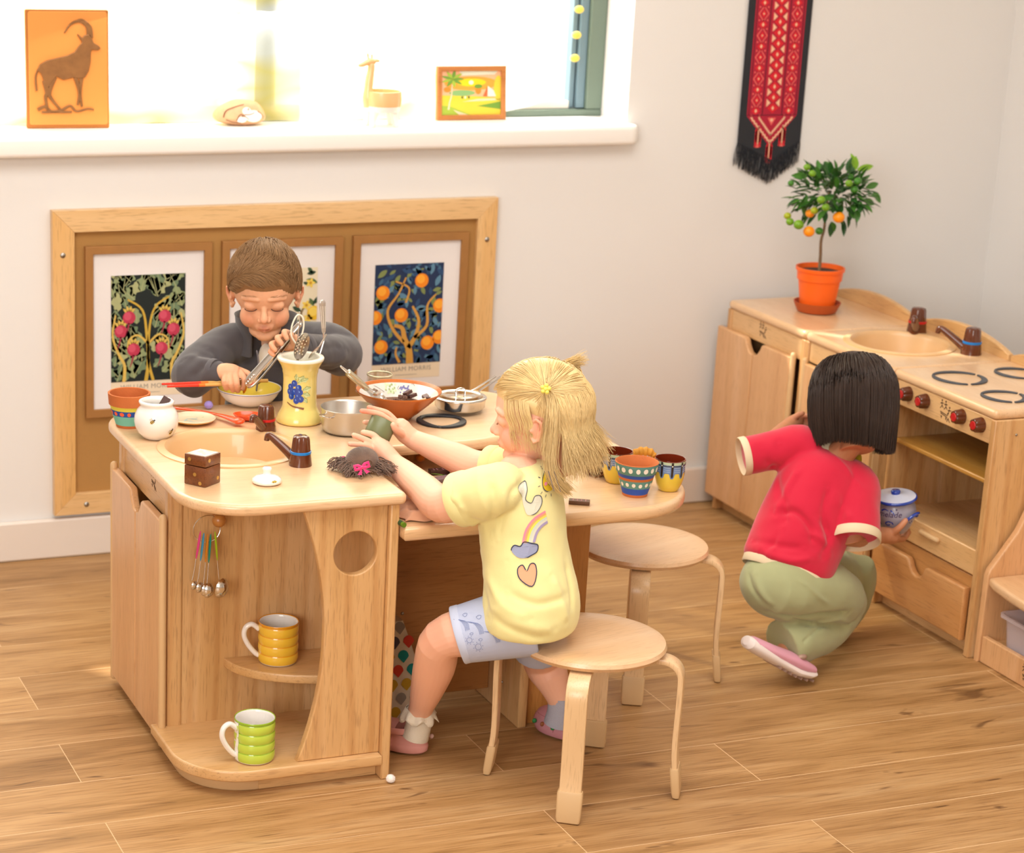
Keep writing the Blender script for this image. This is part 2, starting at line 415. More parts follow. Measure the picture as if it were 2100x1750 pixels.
# ---------------- framed pin board ----------------
bd = thing('pin_board', 'large hessian pin board in a light wooden frame screwed to the wall', 'notice board', (1.71, -.001, .11))
FW = .052; X0, X1, Z0, Z1 = 1.146, 2.278, .11, .853; TH = .024
birchX = wood('birch_x', ('dcb27a', 'e4bd88', 'e9c695'), 'X', fleck=.3); birchZ = wood('birch_z', ('d9a862', 'e0b274', 'e5bc83'), 'Z', fleck=.3)
for nm, lp, m_ in (('frame_rail', [(X0, Z1), (X1, Z1), (X1-FW, Z1-FW), (X0+FW, Z1-FW)], birchX), ('frame_rail', [(X0, Z0), (X1, Z0), (X1-FW, Z0+FW), (X0+FW, Z0+FW)], birchX),
                   ('frame_stile', [(X0, Z0), (X0, Z1), (X0+FW, Z1-FW), (X0+FW, Z0+FW)], birchZ), ('frame_stile', [(X1, Z0), (X1, Z1), (X1-FW, Z1-FW), (X1-FW, Z0+FW)], birchZ)):
    MB().shape([lp], TH, frame((0, -TH/2, 0), (1, 0, 0), (0, 0, 1)), .001, 1).build(nm, m_, bd, world=True)
def hessian():
    m = mat('hessian', 'b98a4e', .95, noisec=.12, nscale=5); nt = m.node_tree; L = nt.links; b = nt.nodes['Principled BSDF']
    tc = nt.nodes.new('ShaderNodeTexCoord')
    w1 = nt.nodes.new('ShaderNodeTexWave'); w1.bands_direction = 'X'; w1.inputs['Scale'].default_value = 120; w1.inputs['Distortion'].default_value = 2
    w2 = nt.nodes.new('ShaderNodeTexWave'); w2.bands_direction = 'Z'; w2.inputs['Scale'].default_value = 120; w2.inputs['Distortion'].default_value = 2
    a = nt.nodes.new('ShaderNodeMath'); a.operation = 'ADD'
    for w_ in (w1, w2): L.new(tc.outputs['Object'], w_.inputs[0])
    L.new(w1.outputs['Fac'], a.inputs[0]); L.new(w2.outputs['Fac'], a.inputs[1])
    bp = nt.nodes.new('ShaderNodeBump'); bp.inputs['Strength'].default_value = .5; bp.inputs['Distance'].default_value = .0015
    L.new(a.outputs[0], bp.inputs['Height']); L.new(bp.outputs[0], b.inputs['Normal']); return m
hes = hessian()
MB().box(X0+FW-.002, X1-FW+.002, -.009, -.001, Z0+FW-.002, Z1-FW+.002).build('hessian_panel', hes, bd, world=True, smooth=False)
for x, z in ((X0+.024, Z1-.105), (X1-.026, Z1-.105), (X0+.078, Z0+.024), (X1-.3, Z0+.024)):
    s_ = MB().lathe([(.0001, .0035), (.0035, .003), (.0062, .001), (.0065, -.001)], (x, -TH, z), 16, Matrix.Rotation(PI/2, 4, 'X').to_3x3()); s_.build('screw', screw_m, bd, world=True)
# framed prints on the board
frm_m = mat('brown_frame', 'a0703c', .55, noisec=.12, nscale=30)
mount_m = mat('white_mount', 'e9e4e2', .6); paper_m = mat('cream_paper', 'ead9bd', .7); ink_m = mat('grey_ink', '9c9488', .7)
from random import Random
def blob(cx, cy, r, rnd, n=14, k=.25): return [(cx+r*(1+k*math.sin(3*a+rnd.random()*6))*math.cos(a), cy+r*(1+k*math.sin(2*a+rnd.random()))*math.sin(a)) for a in [2*PI*i/n for i in range(n)]]
def leaf2(cx, cy, L_, Wd, ang, lob=0, n=9):
    up = []; dn = []
    for i in range(n+1):
        t = i/n; w_ = Wd*math.sin(PI*min(1, t*1.02))**.8*(1+lob*math.sin(t*PI*5)); x = t*L_
        up.append((x, w_)); dn.append((x, -w_))
    pts = up+dn[::-1][1:-1]; c_, s_ = math.cos(ang), math.sin(ang)
    return [(cx+x*c_-y*s_, cy+x*s_+y*c_) for x, y in pts]
def clip(lp, x0, x1, y0, y1): return [(min(max(x, x0), x1), min(max(y, y0), y1)) for x, y in lp]
def stroke(pts, w0, w1, n=5):
    P = crom([(x, y, 0) for x, y in pts], n); N = len(P); L1 = []; L2 = []
    for i, p in enumerate(P):
        d = (P[min(i+1, N-1)]-P[max(i-1, 0)]).normalized(); w_ = (w0+(w1-w0)*i/(N-1))/2
        L1.append((p.x-d.y*w_, p.y+d.x*w_)); L2.append((p.x+d.y*w_, p.y-d.x*w_))
    return L1+L2[::-1]
def poster(kind, x0, x1, z0, z1, px0, px1, pz0, pz1, label):
    """frame outer rect, print rect (picture + caption strip)"""
    t = thing('framed_print', label, 'framed picture', ((x0+x1)/2, -.009, z0), group='framed botanical prints on the pin board')
    fw = .019; yb = -.009
    MB().shape([[(x0, z0), (x1, z0), (x1, z1), (x0, z1)], [(x0+fw, z0+fw), (x1-fw, z0+fw), (x1-fw, z1-fw), (x0+fw, z1-fw)]], .016, frame((0, yb-.008, 0), (1, 0, 0), (0, 0, 1)), .0015, 1).build('frame', frm_m, t, world=True)
    MB().box(x0+fw, x1-fw, yb-.007, yb-.001, z0+fw, z1-fw).build('mount', mount_m, t, world=True, smooth=False)
    MB().box(px0, px1, yb-.0078, yb-.0068, pz0, pz1).build('paper', paper_m, t, world=True, smooth=False)
    cap = .038; a0, a1, b0, b1 = px0, px1, pz0+cap, pz1; Wp = a1-a0; Hp = b1-b0
    layer = [0]
    bgc = {'radish': '15201f', 'lemon': 'e6dcc0', 'orange': '1c2f52'}[kind]
    pal = {'radish': ['8c9a6e', '6f8463', 'a9ad7c', 'c9a63e', 'bb3550', 'cf5068', '9d2c44', 'd8b75a'],
           'lemon': ['3f5a3a', '566f44', '2e4631', '7c6a48', 'e8bd2e', 'f1d45f', 'f4efdc', 'c9962a'],
           'orange': ['3f6683', '5b86a0', '7e8b52', 'd09a44', 'ee8a1c', 'f7a935', 'b8703a', '2a4a72']}[kind]
    mats = [mat('ink_'+kind+'_bg', bgc, .7)]+[mat('ink_%s_%d' % (kind, i), c_, .7) for i, c_ in enumerate(pal)]
    pm_ = MB(); pm_.box(a0, a1, yb-.0083, yb-.0075, b0, b1)
    rnd = Random({'radish': 3, 'lemon': 5, 'orange': 9}[kind])
    def put(lp, mi, lay):
        pm_.mi = mi; pm_.shape([clip([(a0+x*Wp, b0+y*Wp) for x, y in lp], a0, a1, b0, b1)], .0003, frame((0, yb-.0083-.00022*lay, 0), (1, 0, 0), (0, 0, 1)))
    HH = Hp/Wp
    if kind == 'radish':
        for k in range(90):
            s_ = 1 if k % 2 else -1; x = .5+s_*rnd.uniform(.05, .5); y = rnd.uniform(0, HH); L_ = rnd.uniform(.16, .30)
            an = PI/2+s_*rnd.uniform(-.9, .5)
            put(leaf2(x, y, L_, L_*.30, an, .28, 14), 1+k % 3, 1); put(stroke([(x, y), (x+L_*.9*math.cos(an), y+L_*.9*math.sin(an))], .012, .004, 1), 3, 2)
        put(stroke([(.47, 0), (.5, .25), (.48, .6), (.42, .95), (.22, 1.1)], .05, .022), 4, 3); put(stroke([(.57, 0), (.5, .3), (.52, .75), (.6, 1.0), (.78, 1.12)], .04, .02), 4, 3)
        for s_ in (-1, 1):
            put(stroke([(.5+s_*.33, 0), (.5+s_*.32, .22), (.5+s_*.40, .38), (.5+s_*.48, .62), (.5+s_*.44, .9)], .045, .018), 8, 3)
            put(stroke([(.5, .5), (.5+s_*.14, .62), (.5+s_*.26, .56), (.5+s_*.28, .42)], .03, .016), 8, 3)
        for x, y in ((.24, .86), (.72, .86), (.13, .68), (.84, .68), (.30, .43), (.68, .43)):
            for q in (-.6, -.2, .2, .6): put(leaf2(x, y+.05, .11, .02, PI/2+q*1.4), 8, 4)
            put(circ(x, y, .086, 20), 5, 5); put(circ(x-.02, y+.02, .05, 14, .056), 6, 6); put(stroke([(x, y-.07), (x-.02, y-.16), (x-.05, y-.24)], .03, .006), 7, 5)
    else:
        for k in range(190 if kind == 'orange' else 60):
            x, y = rnd.random(), rnd.uniform(0, HH); L_ = rnd.uniform(.09, .17); put(leaf2(x, y, L_, L_*.22, rnd.uniform(0, 2*PI)), [1, 2, 3, 8][k % 4] if kind == 'orange' else 1+k % 3, 1+(k % 2))
        tr_ = 4
        put(stroke([(.55, 0), (.53, .2), (.46, .35), (.42, .5), (.3, .54)], .11, .04), tr_, 3); put(stroke([(.52, .22), (.62, .38), (.66, .6), (.56, .8)], .07, .03), tr_, 3)
        put(stroke([(.6, .36), (.78, .52), (.78, .8), (.9, .95)], .05, .02), tr_, 3); put(stroke([(.45, .3), (.28, .5), (.2, .75), (.35, .98), (.45, 1.2)], .05, .02), tr_, 3)
        put(stroke([(.4, .02), (.34, .14), (.35, .24)], .04, .02), tr_, 3); put(stroke([(.3, 1.15), (.5, 1.05), (.46, .85)], .02, .03), tr_, 3)
        for x, y in ((.12, 1.0), (.68, 1.15), (.40, .68), (.02, .66), (.96, .79), (.12, .25), (.80, .28), (.97, .35)):
            put(circ(x, y, .098, 22), 5, 5); put(circ(x-.015, y+.02, .062, 16), 6, 6)
        if kind == 'lemon':
            for x, y in ((.55, 1.05), (.88, .72), (.75, .45), (.9, 1.2), (.85, .9)):
                for q in range(5): put(leaf2(x, y, .07, .02, q*1.256), 6, 5)
                put(circ(x, y, .02, 8), 8, 6)
    pm_.build('picture', mats, t, world=True, smooth=False)
    tx = MB(); tx.text('WILLIAM MORRIS', .0165, frame(((px0+px1)/2, yb-.0081, pz0+.019), (1, 0, 0), (0, 0, 1)), .0002, space=1.08)
    tx.box((px0+px1)/2-.03, (px0+px1)/2+.03, yb-.0083, yb-.0078, pz0+.0085, pz0+.0095)
    tx.build('caption', ink_m, t, world=True, smooth=False)
poster('radish', 1.224, 1.534, .350, .766, 1.287, 1.470, .395, .693, 'brown framed print of red radishes on dark leaves, captioned below')
poster('lemon', 1.560, 1.868, .352, .767, 1.622, 1.806, .397, .694, 'brown framed print of yellow lemons and flowers half hidden behind the boy')
poster('orange', 1.896, 2.203, .354, .768, 1.957, 2.141, .400, .693, 'brown framed print of an orange tree on dark blue')

# ---------------- play kitchen furniture ----------------
CT, CB = .572, .55        # worktop top and underside
TT, TB = .508, .481       # lower table top and underside
def logo(mb, M, s=.026):
    """tiny stamped mark: three running figures pulling a small cart"""
    L_ = []
    for dx, fl in ((-.42, 1), (.0, 1), (.46, -1)):
        y0 = .25 if dx < .3 else -.05
        L_ += [[(dx, y0+.32), (dx+.05*fl, y0+.08)], [(dx+.05*fl, y0+.08), (dx-.14, y0-.14)], [(dx+.05*fl, y0+.08), (dx+.2*fl, y0-.06)], [(dx-.16, y0+.2), (dx+.2, y0+.26)]]
        mb.shape([circ(dx*s, (y0+.42)*s, .07*s, 8)], .0003, M)
    L_ += [[(-.5, -.1), (.3, -.2)], [(-.45, -.2), (.3, -.32)], [(.4, -.35), (.62, -.6)], [(.42, -.35), (.3, -.62)]]
    for a, b in L_: mb.shape([stroke([(a[0]*s, a[1]*s), (b[0]*s, b[1]*s)], .07*s, .05*s, 1)], .0003, M)
    for x in (-.34, .18): mb.shape([[((x-.09)*s, -.34*s), ((x+.09)*s, -.36*s), ((x+.02)*s, -.56*s)]], .0003, M)
stamp = mat('burnt_stamp', '4a2c18', .8)

isl = thing('island_kitchen', 'pale wooden play kitchen island with round sink and open corner shelves, boy standing behind it', 'play kitchen', (1.28, -1.15, 0))
SC = (1.247, -1.085); SR = .132       # sink centre / radius
out = rrect(1.066, 1.478, -1.452, -.765, [.13, .012, 0, .10], 14)
# L-shaped worktop with notch: main block then the back wing
outL = [(x, y) for x, y in rrect(1.066, 1.478, -1.452, -.765, [.13, .012, 0, .10], 14)]
Lp = rrect(1.066, 1.474, -1.452, -.765, [.13, .012, 0, .10], 14)
i_fr = max(range(len(Lp)), key=lambda i: Lp[i][0]-Lp[i][1])
loop = []
for p in Lp:                                   # replace back right corner with the wing
    if p == (1.474, -.765):
        loop += [(1.474, -1.165), (1.480, -1.158), (1.49, -1.155)]
        loop += [(x, y) for x, y in rrect(1.55, 1.95, -1.155, -.765, [0, .24, .1, 0], 14) if x > 1.56]
    else: loop.append(p)
tp = MB().shape([loop, circ(SC[0], SC[1], SR-.004, 64)], CT-CB, Matrix.Translation((0, 0, (CT+CB)/2)), .0085, 4)
tp.build('worktop', topX, isl, world=True)
sk = MB().lathe([(SR+.009, CT-.004), (SR+.009, CT+.002), (SR+.004, CT+.0045), (SR-.006, CT+.004), (SR-.011, CT), (SR-.014, CT-.008), (SR-.024, CT-.05), (SR-.05, CT-.066), (.0001, CT-.07)], (SC[0], SC[1], 0), 72)
sink_m = mat('sink_beige', 'dbb382', .35, coat=.3)
sk.build('sink_basin', sink_m, isl, world=True)
def zp(mb, z0, z1, lp, bev=.002, holes=()): return mb.shape([lp]+list(holes), z1-z0, Matrix.Translation((0, 0, (z0+z1)/2)), bev, 2)
# carcass panels
b = MB(); b.box(1.100, 1.462, -1.195, -1.177, .03, CB); b.build('shelf_back_panel', beechZ, isl, world=True, bevel=.002)
b = MB(); b.box(1.445, 1.463, -1.443, -.79, 0, CB); b.build('side_panel', beechZ, isl, world=True, bevel=.003)
fp = []
for k in range(21):
    z = .052+(CB-.052)*k/20; u = (z-.30)/.25; fp.append((1.279+.048*(1-u*u), z))
MB().shape([fp+[(1.445, CB), (1.445, .052)], circ(1.383, .457, .042, 48)], .018, frame((0, -1.421, 0), (1, 0, 0), (0, 0, 1)), .003, 3).build('front_panel', beechZ, isl, world=True)
zp(MB(), .030, .052, rrect(1.066, 1.445, -1.445, -1.177, [.13, 0, 0, 0], 16), .004).build('bottom_shelf', beechX, isl, world=True)
zp(MB(), .163, .181, [(1.207, -1.195)]+[(1.445-.238*math.cos(a), -1.195-.15*math.sin(a)) for a in [PI/2*k/16 for k in range(1, 17)]]+[(1.445, -1.345), (1.445, -1.195)], .003).build('middle_shelf', beechX, isl, world=True)
zp(MB(), 0, .03, rrect(1.085, 1.208, -1.417, -1.19, [.12, 0, 0, 0], 14)).build('plinth_corner', mat('plinth_plastic', 'cfa878', .45), isl, world=True)
b = MB(); b.box(1.208, 1.445, -1.417, -1.40, 0, .03); b.build('plinth', beechX, isl, world=True, bevel=.0015); b = MB(); b.box(1.098, 1.112, -1.19, -.85, 0, .045); b.build('plinth', beechX, isl, world=True, bevel=.0015)
# left side: rail, posts, two doors with hinge rods
b = MB(); b.box(1.098, 1.114, -1.185, -.86, .465, CB); logo(b2 := MB(), frame((1.0978, -1.075, .515), (0, -1, 0), (0, 0, 1)), .03)
b.build('top_rail', beechY, isl, world=True, bevel=.002); b2.build('stamp', stamp, isl, world=True, smooth=False)
b = MB(); b.shape([rrect(1.092, 1.122, -1.200, -1.172, .006, 4)], CB-.03, Matrix.Translation((0, 0, (CB+.03)/2)), .001); b.build('post', beechZ, isl, world=True)
b = MB(); b.shape([rrect(1.092, 1.122, -.86, -.832, .006, 4)], CB-.0, Matrix.Translation((0, 0, CB/2)), .001); b.build('post', beechZ, isl, world=True)
b = MB(); b.box(1.12, 1.445, -.81, -.795, .03, CB); b.build('back_panel', beechZ, isl, world=True, bevel=.002)
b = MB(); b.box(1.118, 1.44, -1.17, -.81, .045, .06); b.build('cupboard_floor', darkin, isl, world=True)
def door(mb_name, parent, x_out, th, ya, yb, zb, zt, notch_at, mat_, rod_y=None, nw=.045, nd=.036, fx=1):
    """door lying in the plane X = x_out between ya and yb; a finger notch cut from the top corner at notch_at (ya or yb)"""
    lp = [(ya, zb), (yb, zb)]
    def nlp(y, s):     # points going from the notch side; s = +1 if the door lies towards +y
        return [(y, zt-nd), (y+s*nw*.35, zt-nd*.92), (y+s*nw*.7, zt-nd*.45), (y+s*nw*.85, zt-nd*.1), (y+s*nw, zt)]
    if notch_at == 'b': lp += nlp(yb, -1)+[(ya, zt)]
    elif notch_at == 'a': lp += [(yb, zt)]+nlp(ya, 1)[::-1]
    else: lp += [(yb, zt), (ya, zt)]
    # frame: x axis -> -Y or +Y ; map (y,z) to world
    M_ = Matrix(((0, 0, 1, x_out+th/2*fx), (1, 0, 0, 0), (0, 1, 0, 0), (0, 0, 0, 1)))
    d = MB().shape([lp], th, M_, .004, 3).build('door', mat_, parent, world=True)
    if rod_y is not None:
        r = MB(); xr = x_out+.006*fx
        r.tube([(xr, rod_y, zb-.004), (xr, rod_y, zt+.006)], .0075, 16, round_ends=True)
        for zz in (zb+.06, zt-.05): r.tube([(xr, rod_y, zz-.0006), (xr, rod_y, zz+.0006)], .0078, 16)
        r.build('hinge_rod', plastic_beige, parent, world=True)
    return d
doorL = wood('beech_door', ('cf9c6c', 'd9a877', 'e0b386'), 'Z', fleck=.25, rough=.35)
door('door', isl, 1.076, .017, -1.018, -.838, .022, .472, 'a', doorL, -.834)
door('door', isl, 1.076, .017, -1.195, -1.021, .022, .472, 'b', doorL, -1.199)
# hook under the worktop
k = MB().tube([(1.183, -1.197, .476), (1.183, -1.222, .476)], .004, 10); k.ball((1.183, -1.228, .474), .0135, 20, 14)
k.build('peg_knob', wood('knob_wood', ('a5672c', 'b67838', 'c28644'), 'X', rough=.3), isl, world=True)
for nm, bx in (('screw', (1.4645, -1.40, .52)),): MB().ball(bx, .003, 8, 6).build(nm, screw_m, isl, world=True)
# knee-hole: back panel, supports
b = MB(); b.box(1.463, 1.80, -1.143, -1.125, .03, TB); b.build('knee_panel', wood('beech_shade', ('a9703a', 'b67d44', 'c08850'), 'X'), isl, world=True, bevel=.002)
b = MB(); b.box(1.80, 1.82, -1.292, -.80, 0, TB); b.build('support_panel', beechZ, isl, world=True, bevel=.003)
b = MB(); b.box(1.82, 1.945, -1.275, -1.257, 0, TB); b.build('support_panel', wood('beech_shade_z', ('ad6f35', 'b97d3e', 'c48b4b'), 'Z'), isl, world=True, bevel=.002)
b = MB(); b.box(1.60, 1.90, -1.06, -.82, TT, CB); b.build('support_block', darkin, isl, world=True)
b = MB(); b.ball((1.60, -1.1435, .215), (.0035, .002, .0035), 8, 6); b.build('screw', screw_m, isl, world=True); b = MB(); b.ball((1.7985, -1.21, .07), (.002, .003, .003), 8, 6); b.build('screw', screw_m, isl, world=True)
# lower table leaf sits against the island: a thing of its own
tb = isl
zp(MB(), TB, TT, rrect(1.465, 2.118, -1.463, -.80, [0, .175, .03, 0], 18), .009).build('side_tabletop', topX, tb, world=True)
b = MB(); b.box(1.84, 1.93, -1.25, -1.10, TB-.03, TB); b.build('bracket', beechX, tb, world=True)

# the row of units along the right
UX = 2.94; UB = 3.272
def tap(root, x, y, z, rot, hat, sc=1.0, sp=True):
    """brown play tap: fluted cap on a coloured ring, tapered base and a long spout"""
    M_ = Matrix.Translation((x, y, z)) @ Matrix.Rotation(rot, 4, 'Z') @ Matrix.Scale(sc, 4)
    br = mat('brown_plastic', '5b2c14', .18, coat=.5); ring = mat('ring_'+hat, {'red': 'c01a1c', 'blue': '1677c4'}[hat], .3)
    t = MB().lathe([(.0205, 0), (.0205, .002), (.018, .0215)], (0, 0, 0), 40, capb=True); bmesh.ops.transform(t.bm, matrix=M_, verts=t.bm.verts)
    base = t.build('tap', br, root, world=True); root = base
    t = MB().lathe([(.018, .0215), (.0188, .022), (.0188, .026), (.0175, .0265)], (0, 0, 0), 40); bmesh.ops.transform(t.bm, matrix=M_, verts=t.bm.verts)
    t.build('ring', ring, root, world=True)
    t = MB(); rs = []
    for r, zz in ((.0172, .0265), (.0168, .034), (.0155, .047), (.0142, .0515), (.011, .0535)):
        rs.append([Vector(((r+(-.0016*(abs(math.sin(3.5*a))**3) if zz > .03 else 0))*math.cos(a), (r+(-.0016*(abs(math.sin(3.5*a))**3) if zz > .03 else 0))*math.sin(a), zz)) for a in [2*PI*i/84 for i in range(84)]])
    t.rings(rs); bmesh.ops.transform(t.bm, matrix=M_, verts=t.bm.verts); t.build('cap', br, root, world=True)
    t = MB()
    if sp:
        pts = crom([(.012, 0, .010), (.022, 0, .017), (.046, 0, .0335), (.062, 0, .043), (.0675, 0, .042), (.069, 0, .034)], 5)
        t.tube(pts, [.0095]+[.0095-.0045*min(1, i/(len(pts)-6)) for i in range(len(pts)-1)], 12)
    bmesh.ops.transform(t.bm, matrix=M_, verts=t.bm.verts); t.build('spout', br, root, world=True)
def tap_thing(x, y, rot, hat, sc, label): 
    tap(isl, x, y, CT, rot, hat, sc)
P = (1.3456, -0.9983, 0.5720); tap_thing(P[0]+.008, P[1]+.012, -2.3, 'red', 1.02, 'brown play tap with red ring behind the island sink')
P = (1.3424, -1.2432, 0.5720); tap_thing(P[0], P[1]+.014, 2.3, 'blue', 1.08, 'brown play tap with blue ring beside the island sink')

def splash(root, y0, y1, h0, h1):
    lp = [(y0, CT-.002), (y1, CT-.002)]
    for k in range(17):
        t_ = k/16; lp.append((y1+(y0-y1)*t_, CT+h1*(.30+.70*math.sin(PI*t_)**.8)))
    M_ = Matrix(((0, 0, 1, UB-.008), (1, 0, 0, 0), (0, 1, 0, 0), (0, 0, 0, 1)))
    MB().shape([lp], .016, M_, .004, 3).build('backsplash', beechY, root, world=True)
def carcass(root, y1, y0, rail_z=.499):
    """y1 = far (towards the wall) side, y0 = near side"""
    b = MB(); b.box(UX-.002, UB-.01, y1-.018, y1, 0, CB); b.build('side_panel', beechZ, root, world=True, bevel=.003)
    b = MB(); b.box(UX-.002, UB-.01, y0, y0+.018, 0, CB); b.build('side_panel', beechZ, root, world=True, bevel=.003)
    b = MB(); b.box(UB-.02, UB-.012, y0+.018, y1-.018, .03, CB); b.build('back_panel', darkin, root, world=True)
    b = MB(); b.box(UX+.02, UX+.034, y0+.018, y1-.018, 0, .045); b.build('plinth', beechY, root, world=True, bevel=.001)
def worktop(root, y1, y0, holes=()):
    zp(MB(), CB, CT, rrect(UX-.004, UB, y0+.001, y1-.001, [.012, 0, 0, .012], 5), .0085, holes).build('worktop', topY, root, world=True)
u1 = thing('play_cupboard', 'light wood play cupboard with two doors holding the potted orange tree', 'cupboard', (3.13, -.24, 0), group='play kitchen units in a row')
Y0, Y1, Y2, Y3 = -.062, -.442, -.825, -1.215
carcass(u1, Y0, Y1); worktop(u1, Y0, Y1); splash(u1, Y1+.004, Y0-.004, 0, .042)
b = MB(); b.box(UX+.002, UX+.02, Y1+.018, Y0-.01, .494, CB); b.build('top_rail', beechY, u1, world=True, bevel=.002)
b = MB(); logo(b, frame((UX+.0018, -.235, .527), (0, -1, 0), (0, 0, 1)), .03); b.build('stamp', stamp, u1, world=True, smooth=False)
door('door', u1, UX-.016, .017, -.222, -.040, .038, .498, 'a', doorL, None)
door('door', u1, UX-.016, .017, -.400, -.225, .038, .498, 'b', doorL, -.407)
u2 = thing('play_sink_unit', 'light wood play sink unit with round beige basin and two brown taps', 'play sink', (3.13, -.63, 0), group='play kitchen units in a row')
S2 = (3.10, -.605); worktop(u2, Y1, Y2, [circ(S2[0], S2[1], .122, 64)]); carcass(u2, Y1, Y2); splash(u2, Y2+.004, Y1-.004, 0, .046)
MB().lathe([(.135, CT-.004), (.135, CT+.002), (.13, CT+.0045), (.119, CT+.004), (.115, CT), (.112, CT-.008), (.10, CT-.05), (.075, CT-.066), (.0001, CT-.07)], (S2[0], S2[1], 0), 64).build('sink_basin', sink_m, u2, world=True)
b = MB(); b.box(UX+.002, UX+.02, Y2+.018, Y1-.018, .50, CB); b.build('top_rail', beechY, u2, world=True, bevel=.002)
door('door', u2, UX-.016, .017, -.635, -.47, .038, .498, 'a', doorL, -.462)
door('door', u2, UX-.016, .017, -.80, -.638, .038, .498, 'b', doorL, -.806)
P = (3.2078, -0.5165, 0.5720); tap(u2, P[0], P[1], CT, -2.3, 'red', 1.2)
P = (3.2079, -0.7519, 0.5720); tap(u2, P[0], P[1]+.01, CT, 2.35, 'blue', 1.2)
u3 = thing('play_stove', 'light wood play stove with black ring hobs, brown knobs and an open oven', 'play stove', (3.13, -1.02, 0), group='play kitchen units in a row')
carcass(u3, Y2, Y3); worktop(u3, Y2, Y3); splash(u3, Y3+.004, Y2-.004, 0, .046)
hob_m = mat('hob_charcoal', '3c4048', .4)
def ringseg(mb, c, r, w_, a0, a1, z0, n=18, th=.004):
    o = [(c[0]+(r)*math.cos(a0+(a1-a0)*k/n), c[1]+(r)*math.sin(a0+(a1-a0)*k/n)) for k in range(n+1)]
    i_ = []
    for k in range(n+1):
        a = a0+(a1-a0)*(n-k)/n; t_ = (n-k)/n; ww = w_*(.45+.75*math.sin(PI*t_)); i_.append((c[0]+(r-ww)*math.cos(a), c[1]+(r-ww)*math.sin(a)))
    mb.shape([o+i_], th, Matrix.Translation((0, 0, z0+th/2)), .0014, 2)
for c in ((3.0312, -0.9464, 0.5730), (3.1951, -0.9382, 0.5730), (3.0291, -1.1160, 0.5730), (3.215, -1.12, .573)):
    r_ = .062 if c[0] < 3.1 and c[1] > -1.0 else .052
    b = MB()
    for k in range(3): ringseg(b, c, r_, .012, 2*PI*k/3+.35, 2*PI*(k+1)/3+.35-.14, CT-.0005)
    b.build('hob_ring', hob_m, u3, world=True)
b = MB(); b.box(UX, UX+.018, Y3+.012, Y2-.018, .493, CB); b.build('control_rail', beechY, u3, world=True, bevel=.002)
b = MB(); logo(b, frame((UX-.0002, -1.03, .522), (0, -1, 0), (0, 0, 1)), .034); b.build('stamp', stamp, u3, world=True, smooth=False)
for yk in (-.888, -.955, -1.092, -1.163):
    M_ = Matrix.Translation((UX, yk, .527)) @ Matrix.Rotation(-PI/2, 4, 'Y')
    b = MB(); rs = []
    for r, zz in ((.0175, 0), (.0175, .004), (.0155, .019), (.0135, .0215)):
        rs.append([M_ @ Vector(((r-(.0022*(abs(math.sin(3.5*a))**3) if zz > .002 else 0))*math.cos(a), (r-(.0022*(abs(math.sin(3.5*a))**3) if zz > .002 else 0))*math.sin(a), zz)) for a in [2*PI*i/84 for i in range(84)]])
    b.rings(rs); kn = b.build('knob', mat('brown_plastic'), u3, world=True)
    b = MB().lathe([(.0098, 0), (.0098, .0222), (.009, .0232), (.0001, .0235)], (0, 0, 0), 28); bmesh.ops.transform(b.bm, matrix=M_, verts=b.bm.verts)
    b.build('knob_cap', mat('knob_red', 'b91419', .35), kn, world=True, loc=None)
b = MB(); b.box(UX+.006, UB-.02, Y3+.018, Y2-.018, .400, .411); b.build('oven_shelf', wood('beech_shelf', ('a8762f', 'b5833a', 'c19249'), 'Y'), u3, world=True, bevel=.003)
b = MB(); b.box(UX+.012, UB-.02, Y3+.018, Y2-.018, .228, .240); b.build('oven_floor', beechY, u3, world=True)
b = MB(); b.box(UX-.001, UX+.016, Y3+.016, Y2-.016, .19, .249); b.build('tray_front', beechY, u3, world=True, bevel=.003)
b = MB(); b.tube([(UX-.005, -1.00, .229), (UX-.005, -1.062, .229)], .0065, 14, round_ends=True); b.build('tray_handle', plastic_beige, u3, world=True)
b = MB(); b.box(UX+.006, UX+.02, Y3+.018, Y2-.018, .040, .185); b.build('lower_rail', wood('beech_mid', ('b57d43', 'c28b51', 'cd985d'), 'Y'), u3, world=True, bevel=.002)
M_ = Matrix(((0, 0, 1, UX-.006), (1, 0, 0, 0), (0, 1, 0, 0), (0, 0, 0, 1)))
dl = [(Y3+.022, .036), (-.832, .036), (-.832, .160), (-.968, .160), (-.976, .156), (-.984, .142), (-.996, .131), (-1.01, .127), (-1.026, .131), (-1.036, .142), (-1.042, .156), (-1.05, .160), (Y3+.022, .160)]
MB().shape([dl], .018, M_, .005, 3).build('drawer_front', wood('beech_drawer', ('bd8349', 'c9915a', 'd39e68'), 'Y', rings=.6), u3, world=True)
b = MB(); b.ball((UX+.055, Y3-.001, .515), (.003, .002, .003), 8, 6); b.build('screw', screw_m, u3, world=True)
